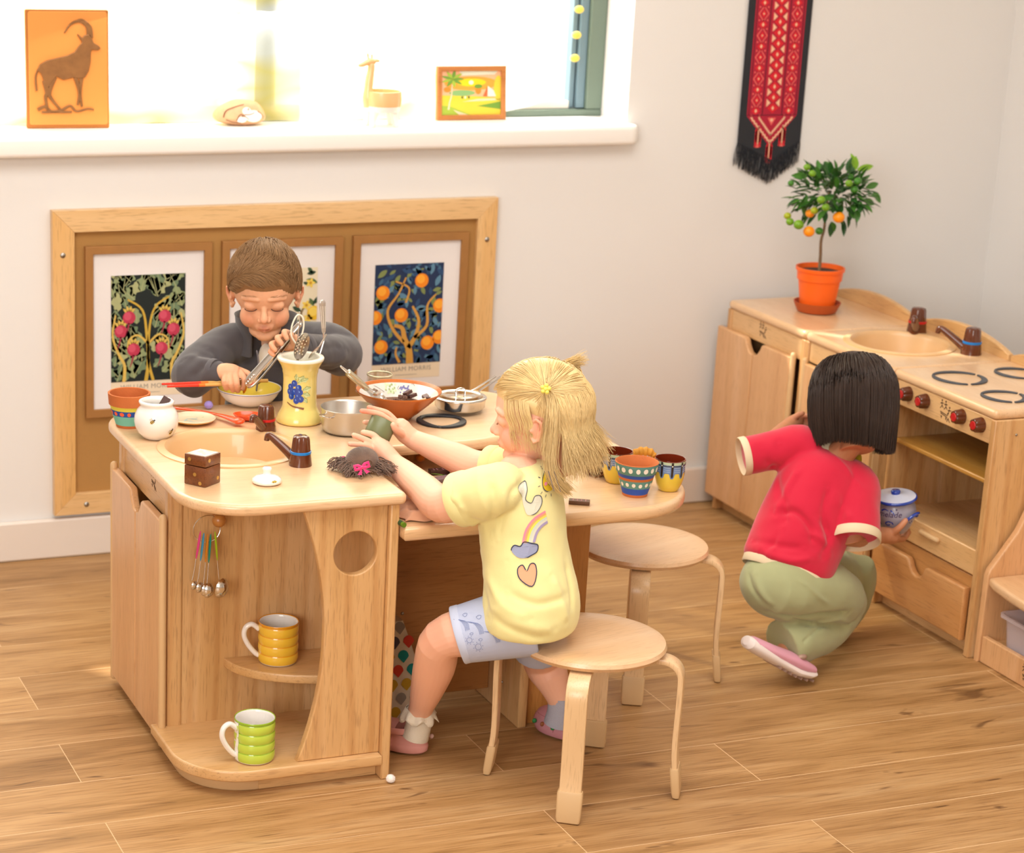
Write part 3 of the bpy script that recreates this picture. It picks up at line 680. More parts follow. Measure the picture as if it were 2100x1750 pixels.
# oven door of the stove standing open, hinged at the far side
od = MB(); th = .014; DY = -.842
M_ = Matrix(((1, 0, 0, 0), (0, 0, 1, DY), (0, 1, 0, 0), (0, 0, 0, 1)))
od.shape([rrect(UX-.245, UX-.012, .205, .478, .012, 4), rrect(UX-.19, UX-.055, .262, .425, .012, 4)], th, M_, .003, 2); od.build('oven_door', beechZ, u3, world=True)
b = MB(); b.shape([rrect(UX-.21, UX-.038, .24, .446, .008, 4), rrect(UX-.19, UX-.055, .262, .425, .012, 4)], .006, M_ @ Matrix.Translation((0, 0, -.010)), .001, 1)
for px_ in (UX-.2, UX-.047):
    for pz_ in (.25, .436): b.ball((px_, DY-.014, pz_), (.0035, .002, .0035), 8, 6)
b.build('window_frame', plastic_beige, u3, world=True)
b = MB(); b.box(UX-.19, UX-.055, DY-.001, DY+.001, .262, .425); b.build('window_pane', mat('clear_plastic', 'fffaf2', .05, trans=1, alpha=.35), u3, world=True, smooth=False)
# next unit: open shelf with curved side and plastic bin
u4 = thing('toy_shelf', 'light wood open shelf unit with a curved side panel beside the stove', 'shelf', (3.13, -1.45, 0))
YA = Y3-.006
lp = [(UX+.008, 0), (UX+.008, .20), (UX+.012, .215), (UX+.035, .245), (UX+.075, .30), (UX+.105, .37), (UX+.125, .46), (UX+.135, .52), (UX+.15, .545), (UB, .55), (UB, 0)]
MB().shape([lp], .018, Matrix(((1, 0, 0, 0), (0, 0, 1, YA-.01), (0, 1, 0, 0), (0, 0, 0, 1))), .004, 3).build('side_panel', doorL, u4, world=True)
zp(MB(), .178, .200, [(UX+.012, YA-.02), (UX-.0, YA-.05), (UX-.012, YA-.12), (UX-.02, YA-.2), (UX-.02, YA-.46), (UB-.02, YA-.46), (UB-.02, YA-.02)], .007).build('shelf_board', topY, u4, world=True)
b = MB(); b.box(UX+.012, UX+.026, YA-.46, YA-.019, 0, .062); b.build('plinth', doorL, u4, world=True, bevel=.003)
b = MB(); logo(b, frame((UX+.0118, -1.405, .032), (0, -1, 0), (0, 0, 1)), .03); b.build('stamp', stamp, u4, world=True, smooth=False)
b = MB(); b.box(UX+.026, UB-.02, YA-.46, YA-.019, .034, .045); b.build('bottom_board', beechY, u4, world=True)
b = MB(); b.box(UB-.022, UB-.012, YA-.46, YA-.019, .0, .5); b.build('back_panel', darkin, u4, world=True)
bin_m = mat('clear_lilac_plastic', 'e6dbe2', .2, alpha=.42)
tbn = thing('plastic_bin', 'clear plastic storage bin on the bottom shelf', 'storage bin', (UX+.14, -1.41, .0455))
b = MB(); ly = -1.275
prof = [((UX+.034, -1.56), (UX+.24, ly-.01), .0465), ((UX+.028, -1.565), (UX+.25, ly-.004), .12), ((UX+.018, -1.57), (UX+.26, ly+.004), .122), ((UX+.018, -1.57), (UX+.26, ly+.004), .129),
        ((UX+.024, -1.566), (UX+.254, ly-.0), .129), ((UX+.031, -1.56), (UX+.247, ly-.007), .12), ((UX+.037, -1.556), (UX+.236, ly-.014), .0495)]
rs = [[Vector((x, y, z)) for x, y in rrect(a[0], c_[0], a[1], c_[1], .022, 5)] for a, c_, z in prof]
b.rings(rs); b.build('tub', bin_m, tbn, world=True)

# ---------------- stools ----------------
def make_stool(label, h=.30, R=.142):
    t = thing('stool', label, 'stool', (0, 0, 0), group='round wooden stools')
    MB().lathe([(.0001, h-.022), (R-.022, h-.022), (R-.006, h-.018), (R, h-.010), (R-.003, h-.003), (R-.014, h), (R-.05, h-.001), (.0001, h-.002)], (0, 0, 0), 72).build('seat', topX, t)
    cap_m = mat('leg_cap_beige', 'd3b183', .45)
    for k in range(4):
        a = PI/4+k*PI/2; R_ = Matrix.Rotation(a, 4, 'Z')
        pts = crom([(.055, 0, h-.027), (.12, 0, h-.027), (.152, 0, h-.031), (.170, 0, h-.049), (.173, 0, h-.085), (.1715, 0, h*.35), (.176, 0, .05), (.181, 0, .02)], 5)
        rs = []
        for i, p in enumerate(pts):
            d = (pts[min(i+1, len(pts)-1)]-pts[max(i-1, 0)]).normalized(); n_ = Vector((-d.z, 0, d.x))
            w_, th = .0205, .0055
            lp = rrect(-w_, w_, -th, th, .0025, 2); rs.append([R_ @ (p+Vector((0, u, 0))+n_*v) for u, v in lp])
        lg = MB().rings(rs).build('leg', plywood, t)
        rs = []
        for z, e in ((.062, .0022), (.058, .0032), (.012, .0026), (.003, .001), (0, -.003)):
            c_ = Vector((.1755+(.05-z)*.12, 0, z)); lp = rrect(-.0205-e, .0205+e, -.0055-e, .0055+e, .004, 3); rs.append([R_ @ (c_+Vector((v, u, 0))) for u, v in lp])
        MB().rings(rs).build('leg_cap', cap_m, lg)
    return t
st = make_stool('round wooden stool the girl in the yellow shirt sits on')
st.location = (1.808, -1.568, 0); st.rotation_euler = (0, 0, math.radians(11))
st2 = dup(st, (2.168, -1.085, 0), math.radians(17), 'empty round wooden stool pushed under the end of the side table')

# ---------------- helpers for small things ----------------
def lathe_m(mb, prof, c, n=56, M=None):
    """prof = [(r, z, material index)]; the index colours the band that starts at that point"""
    rr = []
    for r, z, *_ in prof:
        ring = []
        for k in range(n):
            p = Vector((r*math.cos(2*PI*k/n), r*math.sin(2*PI*k/n), z))
            if M is not None: p = M @ p
            ring.append(mb.bm.verts.new(p+Vector(c)))
        rr.append(ring)
    for i in range(len(rr)-1):
        mb.mi = prof[i][2]
        for j in range(n): mb.face([rr[i][j], rr[i][(j+1) % n], rr[i+1][(j+1) % n], rr[i+1][j]])
    mb.mi = prof[0][2]; mb.face(rr[0][::-1]); mb.mi = prof[-1][2]; mb.face(rr[-1]); return mb
def decal(mb, loops, fn, mi=0, cuts=2, th=0):
    """flat 2-D outline(s) laid on a surface by fn(u, v) -> point"""
    me = shape2d(loops, 0); b2 = bmesh.new(); b2.from_mesh(me); bpy.data.meshes.remove(me)
    bmesh.ops.triangulate(b2, faces=b2.faces[:])
    if cuts: bmesh.ops.subdivide_edges(b2, edges=b2.edges[:], cuts=cuts, use_grid_fill=True)
    vm = {}
    for v in b2.verts: vm[v.index] = mb.bm.verts.new(fn(v.co.x, v.co.y))
    b2.verts.index_update()
    for f in b2.faces:
        try: q = mb.bm.faces.new([vm[v.index] for v in f.verts]); q.material_index = mi
        except (ValueError, KeyError): pass
    b2.free(); return mb
def text_loops_mesh(txt, size, shear=0, align='CENTER', space=1):
    cu = bpy.data.curves.new('t', 'FONT'); cu.body = txt; cu.size = size; cu.align_x = align; cu.shear = shear; cu.space_character = space; cu.resolution_u = 2
    o = bpy.data.objects.new('t', cu); me = bpy.data.meshes.new_from_object(o); bpy.data.objects.remove(o); bpy.data.curves.remove(cu); return me
def decal_mesh(mb, me, fn, mi=0):
    vs_ = [mb.bm.verts.new(fn(v.co.x, v.co.y)) for v in me.vertices]
    for p in me.polygons:
        try: q = mb.bm.faces.new([vs_[i] for i in p.vertices]); q.material_index = mi
        except ValueError: pass
    bpy.data.meshes.remove(me)
def rfun(prof):
    P_ = [(z, r) for r, z, *_ in prof]
    def f(z):
        for (z0, r0), (z1, r1) in zip(P_, P_[1:]):
            if z0 <= z <= z1 and z1 > z0: return r0+(r1-r0)*(z-z0)/(z1-z0)
        return P_[-1][1] if z > P_[0][0] else P_[0][1]
    return f
def wrap(c, rf, a0, eps=.0006, M=None):
    def fn(u, v):
        r = rf(v)+eps; a = a0+u/max(r, .004); p = Vector((r*math.cos(a), r*math.sin(a), v))
        if M is not None: p = M @ p
        return p+Vector(c)
    return fn
def camdir(p): return math.atan2(CAM.y-p[1], CAM.x-p[0])
def strands(mb, n, root, tip, wig, r0, r1, seg=6, sides=3, seed=1, sag=0, minz=None):
    """n yarn strands; root(i, rnd) and tip(i, rnd) give end points"""
    rn = Random(seed)
    for i in range(n):
        a = Vector(root(i, rn)); b = Vector(tip(i, rn)); d = b-a; pts = []
        o1 = Vector([rn.uniform(-1, 1) for _ in range(3)])*wig; o2 = Vector([rn.uniform(-1, 1) for _ in range(3)])*wig
        for k in range(seg+1):
            t = k/seg; p = a+d*t+o1*math.sin(PI*t)+o2*math.sin(2*PI*t)*.6+Vector((0, 0, sag*math.sin(PI*t)))
            if minz is not None: p.z = max(p.z, minz)
            pts.append(p)
        mb.tube(pts, [r0+(r1-r0)*k/seg for k in range(seg+1)], sides)
    return mb

# ---------------- on the window sill ----------------
SZ = WZ0+.022
copper = mat('copper_sheet', 'ef9a4c', .42, .25, bump=.1, bscale=60); copper_d = mat('copper_dark', '8f6238', .45, .4, noisec=.35, nscale=60); copper_e = mat('copper_edge', 'b56f2c', .5)
A_ = Vector((1.1126, 0.0921, 1.0290))+Vector((0, -.008, 0)); B_ = Vector((1.3060, 0.0768, 1.0290))+Vector((0, -.008, 0)); ux = (B_-A_); wd = ux.length; ux.normalize(); hh = .272
uy = (Vector((0, 0, 1))+Vector((ux.y, -ux.x, 0))*-.05).normalized()
pl = thing('copper_plaque', 'embossed copper picture of a long horned antelope leaning on the window sill', 'plaque', A_)
F_ = frame(A_, ux, uy)
MB().shape([rrect(0, wd, 0, hh, .004, 3)], .014, F_ @ Matrix.Translation((0, 0, -.007)), .003, 2).build('plate_back', copper_e, pl, world=True)
b = MB().shape([rrect(.006, wd-.004, .008, hh-.004, .006, 4)], .003, F_ @ Matrix.Translation((0, 0, .0005)), .0015, 2)
b.build('copper_sheet', copper, pl, world=True)
def pq(x, y): return ((x-335)/1050*wd*1.0, (1650-y)/1500*hh)
b = MB()
body = [(1275, 630), (1250, 598), (1185, 560), (1160, 500), (1125, 455), (1070, 465), (1030, 520), (1040, 560), (1000, 600), (940, 680), (850, 722), (700, 758), (590, 785), (505, 835), (470, 905), (520, 950), (560, 1060), (600, 1130), (650, 1060), (710, 985), (800, 1030), (925, 1000), (1000, 1010), (1070, 1000), (1120, 920), (1145, 800), (1150, 680), (1160, 650), (1240, 655)]
def rel(loops, th, bev): b.shape(loops, th, F_ @ Matrix.Translation((0, 0, .002+th/2)), bev, 2)
rel([[pq(x, y) for x, y in body]], .006, .0018)
for st_, w0, w1 in (([(560, 1040), (590, 1190), (570, 1260), (600, 1420)], 60, 26), ([(690, 990), (620, 1190), (660, 1290), (760, 1410)], 60, 22), ([(950, 990), (1000, 1190), (975, 1350)], 50, 24), ([(1030, 990), (1010, 1200), (1030, 1370)], 46, 24),
                     ([(1130, 470), (1110, 350), (1010, 290), (900, 330), (820, 440)], 60, 12), ([(1165, 500), (1150, 360), (1050, 275), (990, 275)], 34, 14), ([(1040, 520), (985, 455)], 34, 8), ([(480, 900), (450, 1000), (460, 1170)], 16, 26),
                     ([(470, 1410), (560, 1370), (640, 1430), (760, 1420), (880, 1360), (960, 1430), (1100, 1400), (1180, 1410)], 40, 20), ([(520, 1440), (700, 1440), (900, 1440)], 24, 24)):
    rel([stroke([pq(*p) for p in st_], w0/1050*wd, w1/1050*wd, 5)], .005, .0012)
b.build('antelope_relief', copper_d, pl, world=True)
# painted stone
P = Vector((1.6229, 0.0383, 1.0290)); stn = thing('painted_stone', 'rounded stone painted with a pale sleeping mouse on the window sill', 'stone', (P.x+.012, P.y+.05, SZ))
c0 = stn.location.copy(); b = MB().ball((0, 0, 0), 1, 32, 20)
for v in b.bm.verts:
    d = v.co.copy(); n_ = noise.noise(d*1.4)*.12
    v.co = Vector((d.x*.066, d.y*.036, (d.z*.040 if d.z > 0 else d.z*.022)))*(1+n_)+Vector((0, 0, .021))+c0
m_ = mat('stone_painted', 'd9a880', .6, noisec=.3, nscale=40, bump=.2, bscale=80); b.build('stone', m_, stn, world=True)
def stmap(u, v):
    x = u/.066; z = (v)/.040; y = -math.sqrt(max(.05, 1-x*x-z*z)); d = Vector((x, y, z)); n_ = noise.noise(d*1.4)*.12
    return Vector((x*.067, y*.037, z*.041))*(1+n_)+Vector((0, 0, .021))+c0
b = MB()
wm = [mat('stone_white', 'f1e6da', .6), mat('stone_ink', '6b3d25', .6), mat('stone_orange', 'c97f4d', .6)]
decal(b, [circ(.022, .004, .022, 24, .014)], stmap, 0, 2); decal(b, [circ(.006, .016, .012, 20, .009)], stmap, 0, 2); decal(b, [circ(-.008, -.004, .012, 20, .007)], stmap, 0, 2)
decal(b, [circ(.010, .020, .0028, 12)], stmap, 1, 0); decal(b, [circ(-.006, .003, .0022, 12)], stmap, 1, 0)
for st_ in ([(-.05, 0), (-.04, .016), (-.02, .026), (.0, .03)], [(-.02, -.006), (-.012, .008), (.0, .004), (.01, -.004)], [(.035, .015), (.046, .006), (.05, -.004)], [(-.045, -.005), (-.03, -.01), (-.01, -.011)], [(.0, .008), (.014, .008), (.026, .012)]):
    decal(b, [stroke(st_, .0022, .0012, 4)], lambda u, v: stmap(u, v)+Vector((0, -.0005, 0)), 1, 1)
b.build('painting', wm, stn, world=True, recalc=False)
# giraffe planter
P = Vector((1.9747, -0.0045, 1.0290)); gp = thing('giraffe_planter', 'ceramic giraffe plant pot with apricot top and white legs', 'plant pot', (P.x, P.y+.03, SZ)); g0 = gp.location.copy()
apr = mat('apricot_glaze', 'f0bd85', .25, coat=.4)
b = MB(); prof = [(.026, .034, 1), (.040, .036, 1), (.0445, .05, 0), (.0455, .066, 0), (.044, .085, 0), (.0405, .0855, 0), (.041, .06, 0), (.0001, .045, 0)]
lathe_m(b, prof, g0+Vector((.004, 0, 0)), 40); b.build('bowl', [apr, white_gl], gp, world=True)
b = MB().tube(crom([g0+Vector(p) for p in ((-.030, 0, .05), (-.036, 0, .075), (-.034, 0, .11), (-.030, 0, .14), (-.031, 0, .152))], 5), [.016, .0155, .015, .0145, .014, .013, .012, .011, .0105, .0105, .010, .010, .0095, .009, .009, .009, .0088, .0088, .0085, .008, .0075], 18)
b.build('neck', apr, gp, world=True)
b = MB().tube([g0+Vector(p) for p in ((-.025, 0, .156), (-.033, 0, .1565), (-.043, 0, .153), (-.054, 0, .148), (-.060, 0, .147))], [.0075, .0088, .0075, .0058, .0045], 14, round_ends=True)
b.build('head', apr, gp, world=True)
for dx, dz in ((-.003, .0), (-.012, .003)): MB().tube([g0+Vector((-.026+dx, 0, .160)), g0+Vector((-.026+dx*1.2, 0, .171+dz))], [.0022, .0028], 8, round_ends=True).build('horn', apr, gp, world=True)
for s_ in (-1, 1): MB().ball(g0+Vector((-.017, .007*s_, .158)), (.0065, .002, .004), 10, 8).build('ear', apr, gp, world=True)
for dx in (-.03, .032):
    for dy in (-.02, .02): MB().tube([g0+Vector((dx*.8, dy*.9, .040)), g0+Vector((dx, dy, .015)), g0+Vector((dx*1.02, dy, .001))], [.0115, .008, .007], 14).build('leg', white_gl, gp, world=True)
# landscape painting
A_ = Vector((2.1549, 0.1142, 1.0290))+Vector((0, -.012, 0)); B_ = Vector((2.3424, 0.1198, 1.0290))+Vector((0, -.02, 0)); ux = B_-A_; wd = ux.length; ux.normalize(); hh = .134
uy = (Vector((0, 0, 1))+Vector((ux.y, -ux.x, 0))*-.10).normalized(); F_ = frame(A_, ux, uy)
lp_ = thing('small_painting', 'small wooden framed painting of a palm tree sunset landscape on the window sill', 'framed picture', A_)
MB().shape([rrect(0, wd, 0, hh, 0), rrect(.013, wd-.013, .013, hh-.013, 0)], .016, F_ @ Matrix.Translation((0, 0, -.004)), .003, 2).build('frame', wood('painting_frame', ('a8662f', 'b97439', 'c98549'), 'X', rough=.4), lp_, world=True)
MB().shape([rrect(.012, wd-.012, .012, hh-.012, 0)], .004, F_ @ Matrix.Translation((0, 0, -.006))).build('backing', mat('canvas_base', 'f0b277', .7), lp_, world=True, smooth=False)
pc = ['f2b58c', 'f6a03c', 'fbd01e', 'fff6d8', 'd8dcc8', '86b070', 'd9c83e', '9fb83f', '6f9a3a', 'e9cfae', 'c9683c', 'f0ead8', 'e8882c', '4c5a2c']
pmats = [mat('paint_%d' % i, c_, .6) for i, c_ in enumerate(pc)]
b = MB(); w0, h0 = wd-.026, hh-.026
def pt(mi, lp, lay): b.mi = mi; b.shape([clip([(.013+x*w0, .013+y*h0) for x, y in lp], .013, wd-.013, .013, hh-.013)], .0002, F_ @ Matrix.Translation((0, 0, -.0038+lay*.00022)))
pt(0, [(0, 0), (1, 0), (1, 1), (0, 1)], 0); pt(4, [(.35, .9), (.9, .92), (.95, 1), (.3, 1)], 1); pt(1, circ(.5, .72, .45, 24, .16), 1); pt(2, circ(.5, .74, .25, 24, .09), 2); pt(3, circ(.5, .74, .04, 14, .05), 3)
pt(5, circ(.35, .5, .22, 20, .07), 2); pt(6, [(0, 0), (1, 0), (1, .38), (.6, .42), (0, .45)], 3); pt(7, [(0, 0), (.5, 0), (.15, .2), (0, .22)], 4); pt(9, [(.2, .12), (.45, 0), (.3, 0)], 5); pt(8, [(.6, .2), (1, .12), (1, .3)], 4); pt(9, [(.35, .30), (1, .33), (1, .38), (.6, .36)], 4)
pt(10, [(.7, .42), (.78, .42), (.78, .66)], 5); pt(11, [(.77, .42), (.92, .42), (.88, .55), (.78, .66)], 5); pt(12, circ(.1, .58, .06, 14), 4); pt(12, circ(.62, .55, .05, 12, .08), 4); pt(8, circ(.62, .65, .07, 12, .05), 5); pt(6, circ(.96, .6, .08, 12, .3), 4)
pt(9, stroke([(.12, .12), (.14, .3), (.17, .45), (.18, .7)], .03, .015, 3), 6)
for q in range(9): pt(7 if q % 2 else 8, leaf2(.19, .82, .2, .03, q*.7), 6)
for x in (.35, .4, .46): pt(13 if x != .4 else 3, circ(x, .40, .015, 8, .03), 6)
b.build('painting', pmats, lp_, world=True, smooth=False)

# ---------------- embroidered wall hanging ----------------
hg = thing('wall_hanging', 'black and red embroidered cloth banner with a fringed pointed end hanging on the wall', 'wall hanging', (3.05, -.006, 1.0))
HX0, HX1, HZ, HC, HP = 2.957, 3.143, .975, 3.062, .925
blk = mat('black_cloth', '25262b', .9, sheen=.2, bump=.3, bscale=500)
b = MB(); F_ = frame((0, -.006, 0), (1, 0, 0), (0, 0, 1))
b.shape([[(HX0, 1.62), (HX0, HZ), ((HX0+HC)/2-.004, (HZ+HP)/2-.004), (HC, HP), ((HX1+HC)/2, (HZ+HP)/2-.003), (HX1+.002, HZ), (HX1+.002, 1.62)]], .003, F_, .0008, 1); b.build('cloth', blk, hg, world=True)
red = [mat('thread_crimson', 'b01c36', .8), mat('thread_red', 'd8222f', .8), mat('thread_pink', 'ee6a62', .8), mat('thread_cream', 'f0bf9a', .8), mat('thread_dark', '5e1426', .8)]
b = MB()
def em(mi, lp, lay): b.mi = mi; b.shape([lp], .0004, F_ @ Matrix.Translation((0, 0, .0017+.0002*lay)))
x0, x1 = 2.977, 3.126; xm = 3.052; zb = 1.043
em(0, [(x0, 1.62), (x0, zb), (xm, .962), (x1, zb), (x1, 1.62)], 0)
for xa, xb in ((x0+.004, x0+.007), (x0+.044, x0+.047), (x1-.047, x1-.044), (x1-.007, x1-.004)): em(4, [(xa, zb), (xb, zb), (xb, 1.62), (xa, 1.62)], 1)
em(4, [(x0, zb), (x1, zb), (x1, zb+.002), (x0, zb+.002)], 2)
def dia(cx, cz, r, rz, mi, lay): em(mi, [(cx, cz-rz), (cx+r, cz), (cx, cz+rz), (cx-r, cz)], lay)
z = zb+.019; k = 0
while z < 1.5:
    dia(xm, z, .017, .0135, 1, 2); dia(xm, z, .004, .006, 3, 3)
    for s_ in (-1, 1):
        em(3, [(xm+s_*.019, z+.0035), (xm+s_*.019, z+.0235), (xm+s_*.008, z+.0135)], 2)
        em(2, [(xm+s_*.0195, z+.003), (xm+s_*.021, z+.003), (xm+s_*.021, z+.024), (xm+s_*.0195, z+.024)], 2)
    z += .0275
z = zb+.012; k = 0
while z < 1.5:
    for cx in (x0+.0255, x1-.0255):
        if k % 2 == 0:
            dia(cx, z, .013, .012, 1, 1); dia(cx, z, .004, .0055, 3, 2)
            for sx in (-1, 1):
                for sz in (-1, 1): dia(cx+sx*.012, z+sz*.011, .0025, .003, 2, 2)
        else:
            dia(cx, z, .016, .021, 2, 1); dia(cx, z, .0125, .017, 0, 2); dia(cx, z, .008, .011, 1, 3); dia(cx, z, .0025, .0035, 3, 4)
            for sx in (-1, 1):
                for sz in (-1, 1): em(4, [(cx+sx*.010-.001, z+sz*.013-.001), (cx+sx*.010+.001, z+sz*.013-.001), (cx+sx*.010+.001, z+sz*.013+.001), (cx+sx*.010-.001, z+sz*.013+.001)], 3)
    z += .0275; k += 1
for off, mi in ((.0, 3), (.021, 3)):
    n_ = 9
    for s_ in (-1, 1):
        pts = []
        for k in range(n_*2+1):
            t = k/(n_*2); X = xm+s_*(.063-off*1.1)*(1-t); Z = zb-.004-(.066-off)*t+(0.0022 if k % 2 else -.0022); pts.append((X, Z))
        em(mi, stroke(pts, .0045, .0045, 1), 2)
em(2, [(xm-.012, zb-.006), (xm+.012, zb-.006), (xm, zb-.026)], 2); dia(xm, zb-.012, .005, .005, 3, 3)
for cx, cz in ((xm-.036, .996), (xm+.036, .998), (xm, .955)):
    for k in range(6): em(1, leaf2(cx-.0015, cz+.016-k*.008, .014, .0028, PI+.9), 1); em(1, leaf2(cx+.0015, cz+.016-k*.008, .014, .0028, -.9), 1)
    em(1, circ(cx, cz-.006, .009, 16, .021), 1); em(3, [(cx-.0015, cz+.02), (cx+.0015, cz+.02), (cx+.0015, cz-.028), (cx-.0015, cz-.028)], 2); em(2, [(cx-.006, cz-.036), (cx+.006, cz-.036), (cx, cz-.026)], 2)
b.build('embroidery', red, hg, world=True, smooth=False)
def frr(i, rn):
    t = (i % 120)/119; X = HX0+(HX1-HX0)*t; Z = HZ+(HP-HZ)*(1-abs(X-HC)/((HC-HX0) if X < HC else (HX1-HC))); return (X, -.007-rn.random()*.003, Z+.002)
def frt(i, rn): p = frr(i, rn); return (p[0]-.004+rn.uniform(-.006, .004), -.006-rn.random()*.006, p[2]-.052-rn.uniform(0, .012))
strands(MB(), 240, frr, frt, .0025, .0009, .0007, 5, 3, 4).build('fringe', blk, hg, world=True)

# ---------------- potted orange tree ----------------
pt_ = thing('potted_orange_tree', 'small orange tree with green and orange fruit in a bright orange pot', 'potted plant', (3.0904, -.2435, CT)); c = Vector(pt_.location)
org = mat('orange_pot', 'f4661a', .4); ter = mat('saucer_terracotta', 'b04f1e', .5)
MB().lathe([(.046, .001), (.0498, .003), (.0585, .021), (.0602, .027), (.0578, .027), (.056, .022), (.047, .006), (.0001, .0055)], c, 56, capb=True).build('saucer', ter, pt_, world=True)
MB().lathe([(.040, .007), (.043, .009), (.0535, .084), (.0568, .085), (.0585, .108), (.0618, .1085), (.0625, .1165), (.0585, .1168), (.0565, .10), (.050, .10)], c, 64, capb=True).build('pot', org, pt_, world=True)
MB().lathe([(.0001, .105), (.03, .106), (.055, .1045)], c, 40).build('soil', mat('potting_soil', '4a3428', .95, noisec=.5, nscale=160, bump=1, bscale=180), pt_, world=True)
tp0 = c+Vector((-.003, 0, .104)); tr = crom([tp0, tp0+Vector((.002, .004, .04)), tp0+Vector((-.003, 0, .08)), (3.0955, -0.2350, 0.7847), (3.0957, -0.2350, 0.8347), (3.0962, -0.2400, 0.8791)], 5)
MB().tube(tr, [.0045-.002*i/len(tr) for i in range(len(tr))], 10).build('trunk', mat('bark', '7d6247', .85, noisec=.3, nscale=90), pt_, world=True)
lfm = [mat('citrus_leaf_dark', '2c5a24', .35, spec=.5, noisec=.2, nscale=20), mat('citrus_leaf_mid', '447a2a', .35), mat('citrus_leaf_light', '86b32c', .4)]
rn = Random(12); lb = MB(); ce = Vector((3.1059, -0.2400, 0.8701))
def leaf3(mb, base, d, L_, Wd, mi, up=None):
    d = d.normalized(); u = Vector((0, 0, 1)) if up is None else up; s_ = d.cross(u); s_ = s_.normalized() if s_.length > .01 else Vector((1, 0, 0)); n_ = s_.cross(d)
    mb.mi = mi; rows = []
    for k in range(6):
        t = k/5; w_ = Wd*math.sin(PI*(.04+.93*t))**.8*(1-.25*t); p = base+d*L_*t+n_*(-L_*.16*t*t)
        rows.append([mb.bm.verts.new(p+s_*w_+n_*w_*.35), mb.bm.verts.new(p), mb.bm.verts.new(p-s_*w_+n_*w_*.35)])
    for a, b_ in zip(rows, rows[1:]):
        for j in (0, 1): mb.face([a[j], a[j+1], b_[j+1], b_[j]])
for i in range(330):
    while True:
        q = Vector((rn.uniform(-1, 1), rn.uniform(-1, 1), rn.uniform(-1, 1)))
        if .25 < q.length < 1: break
    base = ce+Vector((q.x*.098, q.y*.085, q.z*.072+.004))
    if q.z < -.45 and rn.random() < .55: continue
    d = (q.normalized()*1.0+Vector((rn.uniform(-.7, .7), rn.uniform(-.7, .7), rn.uniform(-.5, .6))))
    leaf3(lb, base, d, rn.uniform(.028, .042), rn.uniform(.0075, .0105), 0 if rn.random() < .62 else 1)
for a, b_, L_ in (((3.1673, -0.2400, 0.9381), (-.35, 0, 1), .04), ((3.1733, -0.2400, 0.9354), (1, 0, .18), .052), ((3.1649, -0.2400, 0.9332), (.1, 0, 1), .036)): leaf3(lb, Vector(a), Vector(b_), L_, .010, 2, Vector((0, -1, .3)))
for a, b_ in (((3.2035, -0.2400, 0.8887), (1, 0, .25)), ((3.1999, -0.2400, 0.8575), (1, 0, -.3)), ((3.0273, -0.2400, 0.9217), (-1, 0, .1)), ((3.0324, -0.2400, 0.8747), (-.4, 0, -1)), ((3.2269, -0.2400, 0.8755), (.8, 0, -.7)), ((3.1524, -0.2500, 0.8356), (.8, 0, -.6))): leaf3(lb, Vector(a), Vector(b_), .042, .010, 1, Vector((0, -1, .3)))
for a_, b_ in (((1700, 395), (1650, 340)), ((1700, 395), (1752, 345)), ((1700, 395), (1770, 395)), ((1692, 420), (1632, 440)), ((1700, 395), (1700, 330)), ((1692, 430), (1655, 465))):
    pass
lb.build('foliage', lfm, pt_, world=True, recalc=False)
fg = [mat('fruit_orange', 'f4930f', .35, bump=.15, bscale=400), mat('fruit_green', '6d9a1e', .35, bump=.15, bscale=400), mat('fruit_dark_green', '3f7a24', .35), mat('fruit_lime', '9fa81a', .35)]
for p, r, mi in (((3.0764, -0.3250, 0.8313), .0150, 0), ((3.0098, -0.3000, 0.7932), .0145, 0), ((3.0333, -0.2600, 0.8310), .0115, 0), ((2.9748, -0.2500, 0.8249), .0095, 3), ((2.9709, -0.2700, 0.8137), .010, 1), ((2.9845, -0.2900, 0.8095), .013, 1), ((3.0589, -0.2700, 0.7873), .0100, 2),
                 ((3.0107, -0.3400, 0.8798), .0105, 1), ((3.0222, -0.3450, 0.8621), .0100, 1), ((3.1182, -0.3300, 0.9216), .0105, 2), ((3.0931, -0.3300, 0.9173), .0095, 1), ((3.1106, -0.3300, 0.9010), .0100, 2), ((3.0058, -0.2700, 0.9502), .0090, 1), ((2.9635, -0.2700, 0.9110), .0080, 2), ((3.1359, -0.3200, 0.8618), .0085, 2), ((2.9975, -0.3100, 0.9409), .0090, 1), ((3.0261, -0.2900, 0.8439), .0095, 3), ((3.1169, -0.3000, 0.9278), .008, 2)):
    MB().ball(p, (r, r, r*.92), 20, 12).build('fruit', fg[mi], pt_, world=True)

ATY = [((1.1454, -1.2320, 0.4550), (1.1303, -1.2320, 0.3543)), ((1.1516, -1.2340, 0.4513), (1.1403, -1.2340, 0.3501)), ((1.1586, -1.2360, 0.4494), (1.1513, -1.2360, 0.3458)), ((1.1638, -1.2380, 0.4496), (1.1575, -1.2380, 0.3440)), ((1.1717, -1.2400, 0.4544), (1.1819, -1.2400, 0.3473))]

